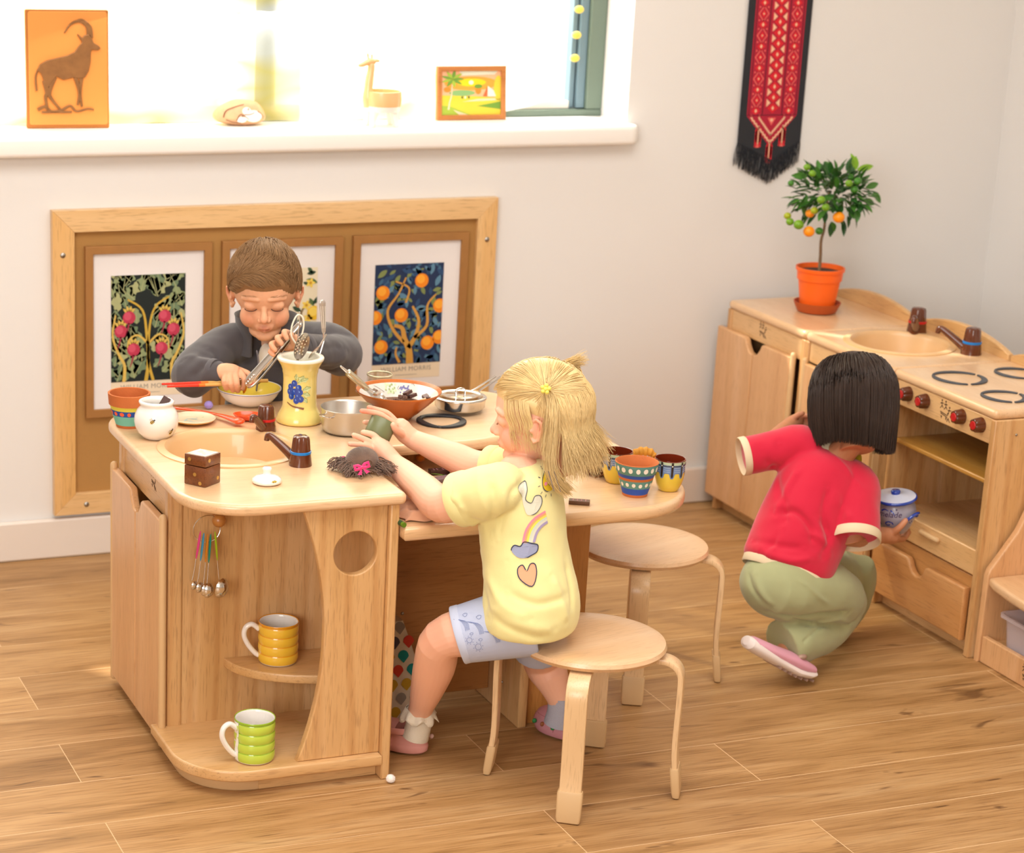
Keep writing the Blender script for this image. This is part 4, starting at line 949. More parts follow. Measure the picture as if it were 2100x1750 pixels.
# ---------------- things on the island ----------------
Z0_ = CT+.0004
terra = mat('terracotta', 'c06a35', .8, noisec=.1, nscale=60, bump=.2, bscale=300); py_ = mat('paint_yellow', 'dcd04c', .6); pb_ = mat('paint_blue', '2350a0', .6); pt2 = mat('paint_teal', '76bda8', .6)
po = mat('paint_orange_dots', 'f0653e', .6)
def pot_walls(prof, t=.004): # inner wall profile for a vessel
    top = prof[-1]; return [(top[0]-t*.5, top[1]+.0008, top[2])]+[(r-t, max(z, prof[0][1]+.006), prof[-1][2]) for r, z, *_ in prof[::-1]]+[(.0001, prof[0][1]+.006, prof[-1][2])]
c = Vector((1.100, -.884, Z0_)); t = thing('flower_pot', 'terracotta pot painted with yellow, blue dotted and turquoise bands behind the honey jar', 'flower pot', c)
prof = [(.0255, 0, 0), (.027, .0055, 3), (.0335, .0255, 2), (.0365, .037, 1), (.0385, .0455, 0), (.0405, .046, 0), (.0425, .0685, 0)]
b = lathe_m(MB(), prof+[(r, z, 0) for r, z, m_ in pot_walls(prof)], c); b.build('pot', [terra, py_, pb_, pt2], t, world=True)
b = MB(); rf = rfun(prof); a0 = camdir(c)
for k in range(15): decal(b, [circ(0, 0, .0036+.0006*(k % 3), 14, .0042)], wrap(c+Vector((0, 0, .031)), lambda v: rf(v+.031), a0+2*PI*k/15, .0004), 0, 1)
b.build('painted_dots', po, t, world=True, recalc=False)
# honey jar
c = Vector((1.1290, -.9815, Z0_)); t = thing('honey_jar', 'round white glazed jar with little painted bees, open and holding a domino', 'jar', c)
prof = [(.022, 0, 0), (.026, .002, 0), (.037, .013, 0), (.0425, .026, 0), (.0440, .036, 0), (.0425, .047, 0), (.0375, .058, 0), (.0325, .0635, 0), (.0315, .067, 0), (.0335, .0695, 0), (.0350, .0725, 0), (.0342, .0755, 0), (.031, .0765, 0)]
lathe_m(MB(), crv := [(r, z, 0) for r, z, _ in prof]+[(.0275, .0755, 0), (.0262, .070, 0), (.027, .062, 0), (.034, .05, 0), (.037, .03, 0), (.02, .008, 0), (.0001, .007, 0)], c, 64).build('pot', white_gl, t, world=True, sharp=80)
b = MB(); rf = rfun(prof); a0 = camdir(c); bee = [mat('bee_black', '2a2018', .4), mat('bee_yellow', 'd9ae3a', .4), mat('bee_wing', 'c9c0ae', .4)]
for (u0, v0, an, s_) in ((-.008, .043, .7, 1.0), (.0335, .019, 1.2, 1.1)):
    def fn(u, v, u0=u0, v0=v0, an=an, s_=s_):
        x = (u*math.cos(an)-v*math.sin(an))*s_; y = (u*math.sin(an)+v*math.cos(an))*s_; return wrap(c, rf, a0+u0/.043, .0004)(x, v0+y)
    decal(b, [circ(0, 0, .0052, 16, .0032)], fn, 1, 1)
    f2 = lambda u, v, fn=fn: fn(u, v)+(fn(u, v)-c-Vector((0, 0, .04))).normalized()*.0003
    for q in (-.003, -.0003, .0024): decal(b, [[(q, -.0031), (q+.0013, -.0031), (q+.0013, .0031), (q, .0031)]], f2, 0, 0)
    decal(b, [circ(.0055, 0, .0018, 10)], f2, 0, 0); decal(b, [leaf2(.001, .002, .006, .0017, 1.9)], f2, 2, 0); decal(b, [leaf2(.001, .002, .006, .0016, 1.2)], f2, 2, 0)
b.build('painted_bees', bee, t, world=True, recalc=False)
dom_m = mat('dark_wood', '4a2f28', .45, noisec=.25, nscale=60); pip_m = mat('pink_pips', 'c9828e', .5)
def slab(mb, M_, lx, ly, lz, bv=.001): mb.shape([rrect(-lx/2, lx/2, -ly/2, ly/2, .001, 2)], lz, M_, bv, 1); return mb
def domino(name, label, M_, lx=.036, ly=.014, lz=.006, group=None, m_=None, pips=(-.011, -.004, .008), cat='domino'):
    t = thing(name, label, cat, M_.translation, group=group)
    slab(MB(), M_, lx, ly, lz).build('tile', m_ or dom_m, t, world=True)
    b = MB()
    for x in pips:
        for y in (-.003, .003):
            b.shape([circ(x, y, .0013, 10)], .0004, M_ @ Matrix.Translation((0, 0, lz/2)))
    b.build('pips', pip_m, t, world=True, smooth=False); return t
dm = frame(c+Vector((.010, -.012, .069)), (.5, .1, .75), (.6, -.3, -.4))
domino('domino', 'dark domino with pink pips sticking out of the white honey jar', dm, .034, .016, .005)
# plate
c = Vector((1.2318, -.889, Z0_)); t = thing('small_plate', 'small cream saucer with a faint blue bird drawing beside the honey jar', 'plate', c)
prof = [(.026, 0, 0), (.028, .001, 0), (.042, .0055, 0), (.0452, .0085, 1), (.0455, .0100, 1), (.0445, .0105, 1), (.040, .0080, 1), (.030, .0045, 1), (.0001, .0035, 1)]
lathe_m(MB(), prof, c, 56).build('dish', [mat('plate_rim_tan', 'd9a759', .4), mat('plate_cream', 'dccbaa', .25, coat=.4)], t, world=True)
b = MB(); 
def fl(u, v): 
    r = math.hypot(u, v); return c+Vector((u, v, .0042+(max(0, r-.028)*.32)))
for st_ in ([(-.02, -.004), (-.008, .012), (.004, .006), (.014, .016)], [(-.012, -.006), (.002, -.016), (.016, -.012)], [(-.015, .002), (-.004, -.006)], [(.0, .014), (.01, -.002)]): decal(b, [stroke(st_, .0018, .0008, 4)], fl, 0, 1)
decal(b, [circ(.014, .018, .003, 8)], fl, 1, 0); decal(b, [leaf2(.018, .012, .01, .0025, .4)], fl, 2, 0); decal(b, [leaf2(-.022, -.01, .012, .002, 2.4)], fl, 2, 0)
b.build('painted_bird', [mat('drawing_blue', '6aa3b4', .5), mat('drawing_brown', '8a5a3a', .5), mat('drawing_green', '9aa873', .5)], t, world=True, recalc=False)
def pompom(p, r, colr, label, n=420, seed=2, name='pompom'):
    m_ = mat('pompom_'+colr, colr, .95, sheen=.5); b = MB().ball(p, r*.9, 24, 14); rn = Random(seed); p = Vector(p)
    for i in range(n):
        d = Vector((rn.gauss(0, 1), rn.gauss(0, 1), rn.gauss(0, 1))).normalized(); s_ = d.orthogonal().normalized()*r*.05
        a = p+d*r*.8; q = p+(d+Vector([rn.uniform(-.12, .12) for _ in range(3)])).normalized()*r*rn.uniform(1.0, 1.12)
        q.z = max(q.z, p.z-r*.98)
        b.face([b.bm.verts.new(a-s_), b.bm.verts.new(a+s_), b.bm.verts.new(q)])
    o = b.build(name, m_, None, world=False, recalc=False, loc=tuple(p)); return tag(o, label, 'pompom')
P = (1.2910, -0.8048, 0.5730); pompom((P[0], P[1]+.004, CT+.0095), .0092, 'a58fd8', 'small lilac pompom near the back edge of the island beside the orange spoon')
# orange ladle
orm = mat('orange_melamine', 'e8501e', .25, coat=.4)
t = thing('ladle', 'long handled orange ladle lying between the saucer and the yellow bowl', 'ladle', (1.3173, -0.8582, 0.5750))
A_ = Vector((1.1958, -0.7771, 0.5780)); B_ = Vector((1.2530, -0.8302, 0.5800)); C_ = Vector((1.2889, -0.8892, 0.5830)); D_ = Vector((1.3107, -0.9443, 0.5840))
MB().tube(crom([A_, B_, C_, D_], 8), [.0055]*8+[.0045]*8+[.006+.0008*k for k in range(9)], 14, sx=1, sy=.5, up=(0, 0, 1), round_ends=True).build('handle', orm, t, world=True)
sc_ = Vector((1.3372, -0.9136, 0.5720))+Vector((.006, .012, .0005)); b = MB()
pr = [(.0001, 0), (.012, .0006), (.021, .005), (.0265, .0125), (.027, .0138), (.0258, .0138), (.0205, .0068), (.012, .0028), (.0001, .0022)]
b.lathe(pr, (0, 0, 0), 40); M_ = Matrix.Translation(sc_) @ Matrix.Rotation(-.35, 4, 'Z') @ Matrix.Diagonal((1.12, .82, .95, 1)); bmesh.ops.transform(b.bm, matrix=M_, verts=b.bm.verts); b.build('bowl', orm, t, world=True)
# yellow bowl
c = Vector((1.3848, -.780, Z0_)); t = thing('yellow_bowl', 'shallow white bowl with yellow inside and blue rim in front of the boy', 'bowl', c)
yg = mat('yellow_glaze', 'edcf52', .18, coat=.5, noisec=.16, nscale=28)
prof = [(.030, 0, 0), (.034, .0015, 0), (.052, .012, 0), (.060, .022, 0), (.0625, .027, 0), (.0655, .0315, 0), (.0672, .0335, 2), (.0678, .0348, 0), (.0672, .0362, 0), (.065, .0358, 1), (.060, .028, 1), (.048, .013, 1), (.03, .006, 1), (.0001, .005, 1)]
lathe_m(MB(), prof, c, 72).build('dish', [white_gl, yg, mat('rim_blue', '3a5290', .3)], t, world=True, sharp=70)
P = (1.3480, -0.7859, 0.6000)
t = thing('pasta_twist', 'orange strip held in the tongs above the yellow bowl', 'play food', (1.3486, -0.8552, 0.6320))
MB().tube(crom([(1.3637, -0.8050, 0.6278), (1.3688, -0.8000, 0.6117), (1.3684, -0.7950, 0.6011)], 5), [.003, .004, .005, .005, .0048, .0045, .004, .0035, .003, .0025, .002], 10, round_ends=True, sx=.5).build('strip', mat('strip_orange', 'f08a12', .4), t, world=True)
# utensil vase
c = Vector((1.4424, -.9334, Z0_)); t = thing('utensil_vase', 'tall yellow ceramic vase painted with blue grapes, holding metal kitchen tools', 'vase', c)
vy = mat('vase_yellow', 'ecd47c', .2, coat=.5, noisec=.22, nscale=22); vc = mat('vase_cream', 'f0ead6', .25, coat=.4)
prof = [(.044, 0, 0), (.0470, .002, 0), (.0472, .006, 0), (.043, .017, 0), (.0375, .027, 0), (.0350, .034, 0), (.0342, .045, 0), (.0340, .09, 0), (.0350, .101, 0), (.0362, .104, 0), (.0365, .109, 0), (.040, .118, 0), (.0455, .127, 0), (.0475, .130, 1), (.0478, .1335, 1), (.0465, .136, 1), (.036, .1355, 1), (.0345, .132, 1), (.033, .10, 1), (.031, .03, 1), (.0001, .02, 1)]
lathe_m(MB(), prof, c, 72).build('body', [vy, vc], t, world=True, sharp=70)
b = MB(); rf = rfun(prof[:15]); a0 = camdir(c)-.22
gm = [mat('grape_blue', '24479e', .15, coat=.6), mat('grape_light', '6f94d2', .2, coat=.4), mat('leaf_pale', 'cfd69a', .3), mat('leaf_line', '5d7a3a', .3), mat('stem_brown', '8a5a3c', .4)]
def wv(e): return wrap(c, rf, a0, e)
for k, (u, v) in enumerate(((-.004, .087), (-.012, .079), (.005, .078), (-.014, .069), (-.003, .070), (.008, .069), (-.010, .060), (.004, .061), (.010, .055), (.001, .052))):
    decal(b, [circ(u, v, .0062, 20, .0068)], wv(.0006+.00012*k), 0, 2); decal(b, [leaf2(u-.002, v+.0035, .005, .0011, -1.2)], wv(.0009+.00012*k), 1, 0)
for u, v, an, L_ in ((.004, .088, .9, .02), (.010, .092, .3, .016), (.014, .074, .2, .018), (.014, .066, -.3, .017), (.0, .094, 1.5, .013), (.015, .058, -.9, .014)):
    decal(b, [leaf2(u, v, L_, L_*.28, an, .25, 12)], wv(.0007), 2, 1)
    o_ = leaf2(u, v, L_, L_*.28, an, .25, 12); decal(b, [stroke(o_[:13], .0006, .0006, 1)], wv(.0011), 3, 0); decal(b, [stroke([(u, v), (u+L_*.9*math.cos(an), v+L_*.9*math.sin(an))], .0006, .0004, 2)], wv(.0011), 3, 0)
decal(b, [stroke([(-.02, .046), (-.008, .040), (.008, .037), (.017, .035)], .002, .0045, 5)], wv(.0007), 4, 1)
b.build('painted_grapes', gm, t, world=True, recalc=False)
# utensils in the vase
def spoonhead(mb, M_, a, b_, dep, th=.0008, n=28, m=7, mi=0):
    rows = []
    for k in range(m+1):
        t_ = k/m; rows.append([M_ @ Vector((a*t_*math.cos(2*PI*j/n), b_*t_*math.sin(2*PI*j/n), -dep*(1-t_*t_))) for j in range(n)])
    rows2 = [[p-(M_.to_3x3() @ Vector((0, 0, th))) for p in r] for r in rows[::-1]]
    mb.mi = mi; mb.rings(rows+rows2, caps=False)
sp_m = mat('steel_dark', 'a8a198', .2, 1)
t = thing('slotted_spoon', 'perforated oval metal serving spoon standing in the yellow vase', 'serving spoon', c+Vector((-.004, -.012, .11)))
Mx = frame((1.4384, -0.9500, 0.7322), (.32, .0, 1), (-1, -.35, .3)); hole_m = mat('hole_light', 'e9d6b8', .6)
b = MB(); spoonhead(b, Mx, .0285, .0175, .007); b.tube([Mx @ Vector((-.027, 0, 0)), Vector((1.4347, -0.9450, 0.6616))], .0028, 8); b.build('head', sp_m, t, world=True)
b = MB()
for i, (u, v) in enumerate([(u, v) for u in (-.016, -.009, -.002, .005, .012, .019) for v in (-.010, -.0035, .0035, .010)]):
    if (u/.026)**2+(v/.0155)**2 > .9: continue
    uu = u+(.0035 if int((v+.02)*1000) % 2 else 0); r2_ = (uu/.0285)**2+(v/.0175)**2
    for sg in (1, -1): b.shape([circ(uu, v, .0017, 12)], .0003, Mx @ Matrix.Translation((0, 0, -.007*(1-r2_)+(.0003 if sg > 0 else -.0012))))
b.build('holes', hole_m, t, world=True, smooth=False)
t = thing('serving_fork', 'shiny metal spatula with bent neck leaning right in the yellow vase', 'kitchen tool', c+Vector((.01, 0, .11)))
P0 = Vector((1.4590, -0.9350, 0.7033)); P1 = Vector((1.4821, -0.9300, 0.7242)); P2 = Vector((1.4939, -0.9250, 0.7396)); P3 = Vector((1.5007, -0.9200, 0.7472))
b = MB().tube(crom([P0, (P0+P1)/2, P1], 5), [.004, .006, .008, .0095, .0105, .0105, .0105, .010, .009, .007, .004], 14, sy=.25, up=(-.6, .6, .6)); b.tube(crom([P1, P2, P3], 4), .0016, 8); b.build('blade', steel, t, world=True)
t = thing('spatula', 'metal spatula with a ribbed grey handle standing tall in the vase', 'spatula', c+Vector((.012, .01, .11)))
Q0 = Vector((1.4977, -0.9150, 0.7320)); Q1 = Vector((1.4971, -0.9150, 0.7503)); Q2 = Vector((1.4922, -0.9150, 0.8109))
b = MB().tube([Vector((1.4873, -0.9200, 0.7033)), Q0, Q1], .0018, 8); b.build('shaft', steel, t, world=True)
b = MB().tube(crom([Q1, Q1.lerp(Q2, .3), Q1.lerp(Q2, .8), Q2], 5), [.0035]+[.0045+.0002*k for k in range(15)], 20, sy=.35, up=(0, 1, 0), round_ends=True)
hg_m = mat('grey_handle', 'b9b1a8', .35, .6); b.build('handle', hg_m, t, world=True)
b = MB()
for q in (-.0035, 0, .0035): b.tube([Q1.lerp(Q2, .15)+Vector((q, -.0022, 0)), Q1.lerp(Q2, .9)+Vector((q*1.3, -.0024, 0))], .0005, 6)
b.build('ribs', mat('rib_cream', 'e6dfce', .5), t, world=True)
t = thing('whisk', 'cream coated loop whisk standing in the yellow vase beside the tongs', 'whisk', c+Vector((-.01, .01, .11)))
cw = mat('cream_wire', 'ece4cf', .4)
b = MB(); b.tube(crom([(1.4328, -0.9300, 0.7338), (1.4231, -0.9300, 0.7494), (1.4227, -0.9300, 0.7674), (1.4284, -0.9300, 0.7842), (1.4355, -0.9300, 0.7928), (1.4438, -0.9300, 0.7894), (1.4483, -0.9300, 0.7762), (1.4467, -0.9300, 0.7582), (1.4400, -0.9300, 0.7385)], 5), .0017, 10); b.build('loop', cw, t, world=True)
b = MB(); b.tube(crom([(1.4395, -0.9300, 0.7184), (1.4366, -0.9300, 0.7487), (1.4391, -0.9300, 0.7736), (1.4395, -0.9300, 0.7956), (1.4374, -0.9300, 0.7977)], 4), .0013, 8); b.build('shaft', steel, t, world=True)
# steel saucepan with two handles
c = Vector((1.5110, -1.0288, Z0_)); t = thing('steel_pot', 'small open stainless steel pot with two loop handles', 'cooking pot', c)
prof = [(.040, 0, 0), (.0445, .001, 0), (.0495, .006, 0), (.0515, .014, 0), (.0522, .046, 0), (.0545, .0495, 0), (.0550, .0508, 0), (.0540, .0514, 0), (.0512, .048, 0), (.0508, .012, 0), (.042, .004, 0), (.0001, .0035, 0)]
lathe_m(MB(), prof, c, 80).build('body', steel_b, t, world=True, sharp=60)
for s_ in (-1, 1):
    d = Vector((math.cos(.40), math.sin(.40), 0))*s_; e = Vector((-d.y, d.x, 0)); o_ = c+Vector((0, 0, .040))
    b = MB().tube(crom([o_+d*.050-e*.013, o_+d*.064-e*.013+Vector((0, 0, .001)), o_+d*.069+Vector((0, 0, .002)), o_+d*.064+e*.013+Vector((0, 0, .001)), o_+d*.050+e*.013], 6), .0017, 10); b.build('handle', steel, t, world=True)
# mixing bowl
c = Vector((1.650, -.955, Z0_)); t = thing('terracotta_bowl', 'wide terracotta mixing bowl with pale painted inside, filled with play sweets and a scoop', 'mixing bowl', c)
bg_ = mat('terracotta_glazed', 'ba6423', .35, coat=.3, noisec=.12, nscale=12); bi = mat('bowl_inside', 'e0d6cc', .22, coat=.5)
prof = [(.027, 0, 0), (.029, .002, 0), (.045, .015, 0), (.066, .034, 0), (.082, .050, 0), (.0865, .055, 0), (.0882, .0575, 0), (.0878, .0592, 0), (.0862, .0585, 0), (.081, .0535, 1), (.064, .037, 1), (.045, .021, 1), (.025, .009, 1), (.0001, .006, 1)]
lathe_m(MB(), prof, c, 80).build('bowl', [bg_, bi], t, world=True, sharp=75)
b = MB(); pin = [(.025, .009), (.045, .021), (.064, .037), (.081, .0535)]
rfi = rfun([(r, z) for r, z in pin])
def inn(a_): return lambda u, v: (lambda r, a: c+Vector(((r-.0007)*math.cos(a), (r-.0007)*math.sin(a), v)))(rfi(v), a_-u/.07)
ab = camdir(c)+PI; rn = Random(6)
im = [mat('drawing_dark', '4b4a55', .4), mat('drawing_purple', '6f6fa0', .4), mat('drawing_pale_green', 'c3d3a6', .4), mat('drawing_green', '9aa873', .5)]
for k in range(22): decal(b, [circ(.012+rn.uniform(-.010, .010), .043+rn.uniform(-.009, .006), .0018, 8)], inn(ab), 1, 0)
for k in range(26): decal(b, [circ(-.018+rn.uniform(-.011, .011), .044+rn.uniform(-.008, .008), .0022, 8)], inn(ab), 2 if k % 3 else 3, 0)
for st_ in ([(.03, .05), (.027, .053), (.022, .0525)], [(-.034, .038), (-.04, .043), (-.046, .0475), (-.052, .051)], [(0, .048), (-.003, .044), (.0, .041)], [(-.043, .042), (-.045, .037)]): decal(b, [stroke(st_, .0008, .0005, 4)], inn(ab), 0, 0)
b.build('painted_sprigs', im, t, world=True, recalc=False)
t = thing('ice_cream_scoop', 'shiny metal ice cream scoop resting in the terracotta bowl, handle up to the left', 'scoop', (1.5966, -0.9600, 0.6303))
H0 = Vector((1.5100, -0.9850, 0.6954)); H1 = Vector((1.5259, -0.9800, 0.6822)); H2 = Vector((1.5751, -0.9650, 0.6410)); H3 = Vector((1.5891, -0.9600, 0.6297))
MB().tube(crom([H0, H1], 4), [.0022, .0026, .003, .0034, .0038], 12, round_ends=True).build('tip', steel, t, world=True)
MB().tube([H1, H1.lerp(H2, .03), H1.lerp(H2, .5), H2], [.004, .0072, .0074, .0062], 20, round_ends=True).build('handle', mat('satin_gold_steel', 'd8cfb4', .28, 1), t, world=True)
hc = Vector((1.6046, -0.9620, 0.6231)); Mh = frame(hc, (.8, -.15, -.62), (.3, 1, .1)); b = MB()
pr = [(.0001, -.019), (.008, -.0175), (.0145, -.0125), (.0185, -.0055), (.0195, .003), (.0185, .003), (.0172, -.005), (.0125, -.012), (.0001, -.0165)]
b.lathe(pr, (0, 0, 0), 36); bmesh.ops.transform(b.bm, matrix=Mh @ Matrix.Rotation(0.0, 4, 'X'), verts=b.bm.verts); b.tube([H2, hc+Vector((-.012, 0, .004))], [.005, .007], 12); b.build('cup', steel, t, world=True)
# sweets / blocks in the bowl
fill = [('e8cf3a', (1.6102, -0.9409, 0.6070), .0075, 'yellow felt ball in the terracotta bowl touching the scoop'), ('efe05c', (1.6229, -0.9355, 0.6100), .007, 'second yellow felt ball behind the scoop in the bowl'), ('3f8fa8', (1.6128, -0.9168, 0.6110), .0055, 'small teal felt ball behind the scoop'),
        ('ecdfe4', (1.6002, -0.9302, 0.6090), .007, 'pale pink felt ball at the left in the bowl'), ('e2231d', (1.6935, -0.9479, 0.6130), .008, 'bright red felt ball in the terracotta bowl'), ('1c55b8', (1.6820, -0.9579, 0.6090), .0075, 'blue felt ball next to the red one in the bowl'), ('f08a2a', (1.6288, -0.9455, 0.6060), .006, 'orange felt ball under the scoop edge')]
for k, (cl, p, r, lb_) in enumerate(fill): tag(MB().ball((0, 0, 0), r, 18, 12).build('felt_ball', mat('felt_'+cl, cl, .95, sheen=.5, bump=.4, bscale=900), loc=p), lb_, 'ball', 'felt balls in the terracotta bowl')
rn = Random(4)
blocks = [((1.6619, -0.9485, 0.6130), 'ridged brown wooden block in the middle of the bowl'), ((1.6777, -0.9353, 0.6180), 'brown block standing on top of the others in the bowl'), ((1.6481, -0.9539, 0.6080), 'flat brown tile lying left of the red ball'), ((1.6880, -0.9348, 0.6110), 'brown block leaning beside the red ball'),
          ((1.7128, -0.9488, 0.6110), 'grey brown block at the right side of the bowl'), ((1.7186, -0.9585, 0.6100), 'dark red brown block at the right rim of the bowl'), ((1.7002, -0.9666, 0.6070), 'pale wooden chip in front of the dark blocks')]
for k, (p, lb_) in enumerate(blocks):
    mm = [mat('block_brown', '6b4634', .5, noisec=.2, nscale=80), mat('block_brown2', '51302a', .45), mat('block_grey', '7d6a66', .5), mat('block_pale', 'd9ae84', .6)][[0, 1, 0, 1, 2, 1, 3][k]]
    Mb = frame(p, (rn.uniform(.6, 1), rn.uniform(-.5, .5), rn.uniform(-.35, .35)), (rn.uniform(-.2, .2), 1, rn.uniform(-.3, .5)))
    b = MB(); slab(b, Mb, .019-.006*(k > 3), .012, .007)
    if k in (0, 2):
        for q in (-.005, 0, .005): b.shape([rrect(q-.0012, q+.0012, -.006, .006, 0)], .0085, Mb, .0004, 1)
    o_ = b.build('wooden_block', mm, loc=p); tag(o_, lb_, 'block', 'wooden blocks in the terracotta bowl')
# a dark base of more blocks, hidden below the visible ones
o_ = MB().lathe([(.0001, .030), (.03, .031), (.052, .030), (.048, .024), (.03, .014), (.0001, .012)], c, 40).build('pasta_bed', mat('pasta_dark', '6e4a35', .9, noisec=.4, nscale=120, bump=1, bscale=160)); tag(o_, 'layer of mixed brown loose parts lining the terracotta bowl', 'loose parts', kind='stuff')
# jar with lid clip behind the bowl
c = Vector((1.6899, -0.7320, 0.5720))+Vector((.0, .085, .0)); c.y = -.80; c.x = 1.668; c.z = Z0_; t = thing('glass_jar', 'small clear glass jar with a wire rim behind the terracotta bowl', 'jar', c)
gl = mat('thin_glass', 'f4f4ee', .02, trans=1, alpha=.35, ior=1.3)
lathe_m(MB(), [(.022, 0, 0), (.025, .002, 0), (.027, .02, 0), (.0265, .048, 0), (.025, .052, 0), (.024, .05, 0), (.0245, .02, 0), (.02, .004, 0), (.0001, .004, 0)], c, 40).build('glass', gl, t, world=True)
b = MB().tube([c+Vector((.0262*math.cos(a), .0262*math.sin(a), .052)) for a in [2*PI*k/40 for k in range(40)]], .0018, 8, closed=True); b.build('rim', mat('jar_rim', 'c9bfa0', .25, .6), t, world=True)
# frying pan with lid
c = Vector((1.7952, -.938, Z0_+.0046)); t = thing('covered_pan', 'small shiny steel pan with lid and long handle on the island', 'pan', c)
prof = [(.044, .002, 0), (.0485, .003, 0), (.0525, .008, 0), (.0535, .022, 0), (.0560, .0255, 0), (.0555, .0268, 0), (.0525, .0245, 0), (.0515, .008, 0), (.0001, .005, 0)]
lathe_m(MB(), prof, c, 80).build('pan', steel, t, world=True, sharp=60)
lathe_m(MB(), [(.0560, .0268, 0), (.0545, .0282, 0), (.046, .0300, 0), (.044, .0282, 0), (.03, .0305, 0), (.0001, .032, 0), (.0001, .031, 0)], c, 64).build('lid', mat('lid_steel', 'e4e0d8', .12, 1), t, world=True, sharp=60)
b = MB().tube(crom([c+Vector((-.010, 0, .031)), c+Vector((-.010, 0, .040)), c+Vector((-.004, 0, .044)), c+Vector((.004, 0, .044)), c+Vector((.010, 0, .040)), c+Vector((.010, 0, .031))], 4), .0018, 10, sx=1.6); b.build('lid_handle', steel, t, world=True)
d = Vector((.80, .60, .17)).normalized()
for s_ in (-1, 1):
    e = Vector((-.6, .8, 0))*.006*s_
    b = MB().tube([c+Vector((.80, .60, 0))*.050+Vector((0, 0, .022))+e*2, c+Vector((.80, .60, 0))*.075+Vector((0, 0, .027))+e, c+Vector((.80, .60, 0))*.16+Vector((0, 0, .038))+e], .0022, 8); b.build('handle', steel, t, world=True)
# black ring trivet
c = Vector((1.7245, -1.0087, 0.5720)); t = thing('black_ring', 'black ring shaped hob plate lying on the worktop in front of the pan', 'hob ring', (c.x, c.y, Z0_))
b = MB()
for k, (a, b_) in enumerate(((.2, 2.25), (2.35, 4.2), (4.3, 6.4))): ringseg(b, (c.x, c.y), .0515, .014, a, b_, Z0_, th=.0045)
b.tube([Vector((c.x+.046*math.cos(a), c.y+.046*math.sin(a), Z0_+.0022)) for a in [2*PI*k/60 for k in range(60)]], .0035, 10, closed=True, sy=.6, sx=1.4); b.build('ring', black_m, t, world=True)
# wooden dice box
N_ = Vector((1.1246, -1.3276, 0.5725)); Lc = Vector((1.1005, -1.2709, 0.5725)); Rc = Vector((1.1798, -1.2850, 0.5725))
ux = (Rc-N_).normalized(); s_ = .0475; t = thing('dice_box', 'cube shaped dark wooden box with brass dots, ivory topped lid slightly ajar', 'box', N_)
F0 = frame(N_, ux, Lc-N_); bw = wood('box_rosewood', ('5a2c16', '74401f', '8a5028'), 'X', rough=.3, fleck=.6); brass = mat('brass_dot', 'c9a35a', .3, .7)
bx = MB().shape([rrect(0, s_, 0, s_, .0012, 2)], .036, F0 @ Matrix.Translation((0, 0, .018)), .001, 1).build('box_base', bw, t, world=True)
F1 = F0 @ Matrix.Translation((0, 0, .038)) @ Matrix.Rotation(.035, 4, 'Y') @ Matrix.Rotation(-.02, 4, 'X')
ld = MB().shape([rrect(0, s_, 0, s_, .0012, 2)], .020, F1 @ Matrix.Translation((0, 0, .010)), .001, 1).build('lid', bw, t, world=True)
def dots(lst, FF, par):
    for face, x, z in lst:
        M_ = FF @ (frame((x, 0, z), (1, 0, 0), (0, 0, 1)) if face == 'r' else frame((0, x, z), (0, -1, 0), (0, 0, 1)))
        MB().shape([circ(0, 0, .0036, 18)], .0008, M_).build('brass_dot', brass, par, world=True)
dots([('r', .039, .010), ('l', .024, .021), ('l', .012, .006), ('r', .006, .030)][:3], F0, bx); dots([('r', .012, .011), ('l', .036, .011)], F1, ld)
b = MB(); rn = Random(3)
for i in range(5):
    for j in range(5): b.mi = rn.randrange(3); b.shape([rrect(.003+i*.0083, .0108+i*.0083, .003+j*.0083, .0108+j*.0083, 0)], .0012, F1 @ Matrix.Translation((0, 0, .0202)), .0002, 1)
b.build('inlay', [mat('bone1', 'e6dcc4', .35), mat('bone2', 'd8ccb0', .35), mat('bone3', 'ece5d4', .35)], ld, world=True)
# honey jar lid
c = Vector((1.2435, -1.3252, Z0_)); t = thing('jar_lid', 'round white glazed lid with a knob and painted bee lying on the worktop', 'lid', c)
prof = [(.0225, 0, 0), (.0268, .002, 0), (.0275, .0055, 0), (.0262, .009, 0), (.020, .0130, 0), (.011, .0155, 0), (.0072, .0175, 0), (.0068, .022, 0), (.0088, .026, 0), (.0088, .0285, 0), (.0065, .0305, 0), (.0001, .031, 0)]
lathe_m(MB(), prof, c, 56).build('lid', white_gl, t, world=True, sharp=80)
b = MB(); rf = rfun(prof[:6])
def fb(u, v): a = camdir(c)+.55+u/.02; r = rf(.0085+v*.55)+.0004; return c+Vector((r*math.cos(a), r*math.sin(a), .0090+v*.55))
decal(b, [circ(0, 0, .0042, 14, .0030)], fb, 1, 1)
for q in (-.0022, .0008): decal(b, [[(q, -.003), (q+.0013, -.003), (q+.0013, .003), (q, .003)]], lambda u, v: fb(u, v)+Vector((-.0001, -.0003, .0003)), 0, 0)
b.build('painted_bee', bee, t, world=True, recalc=False)
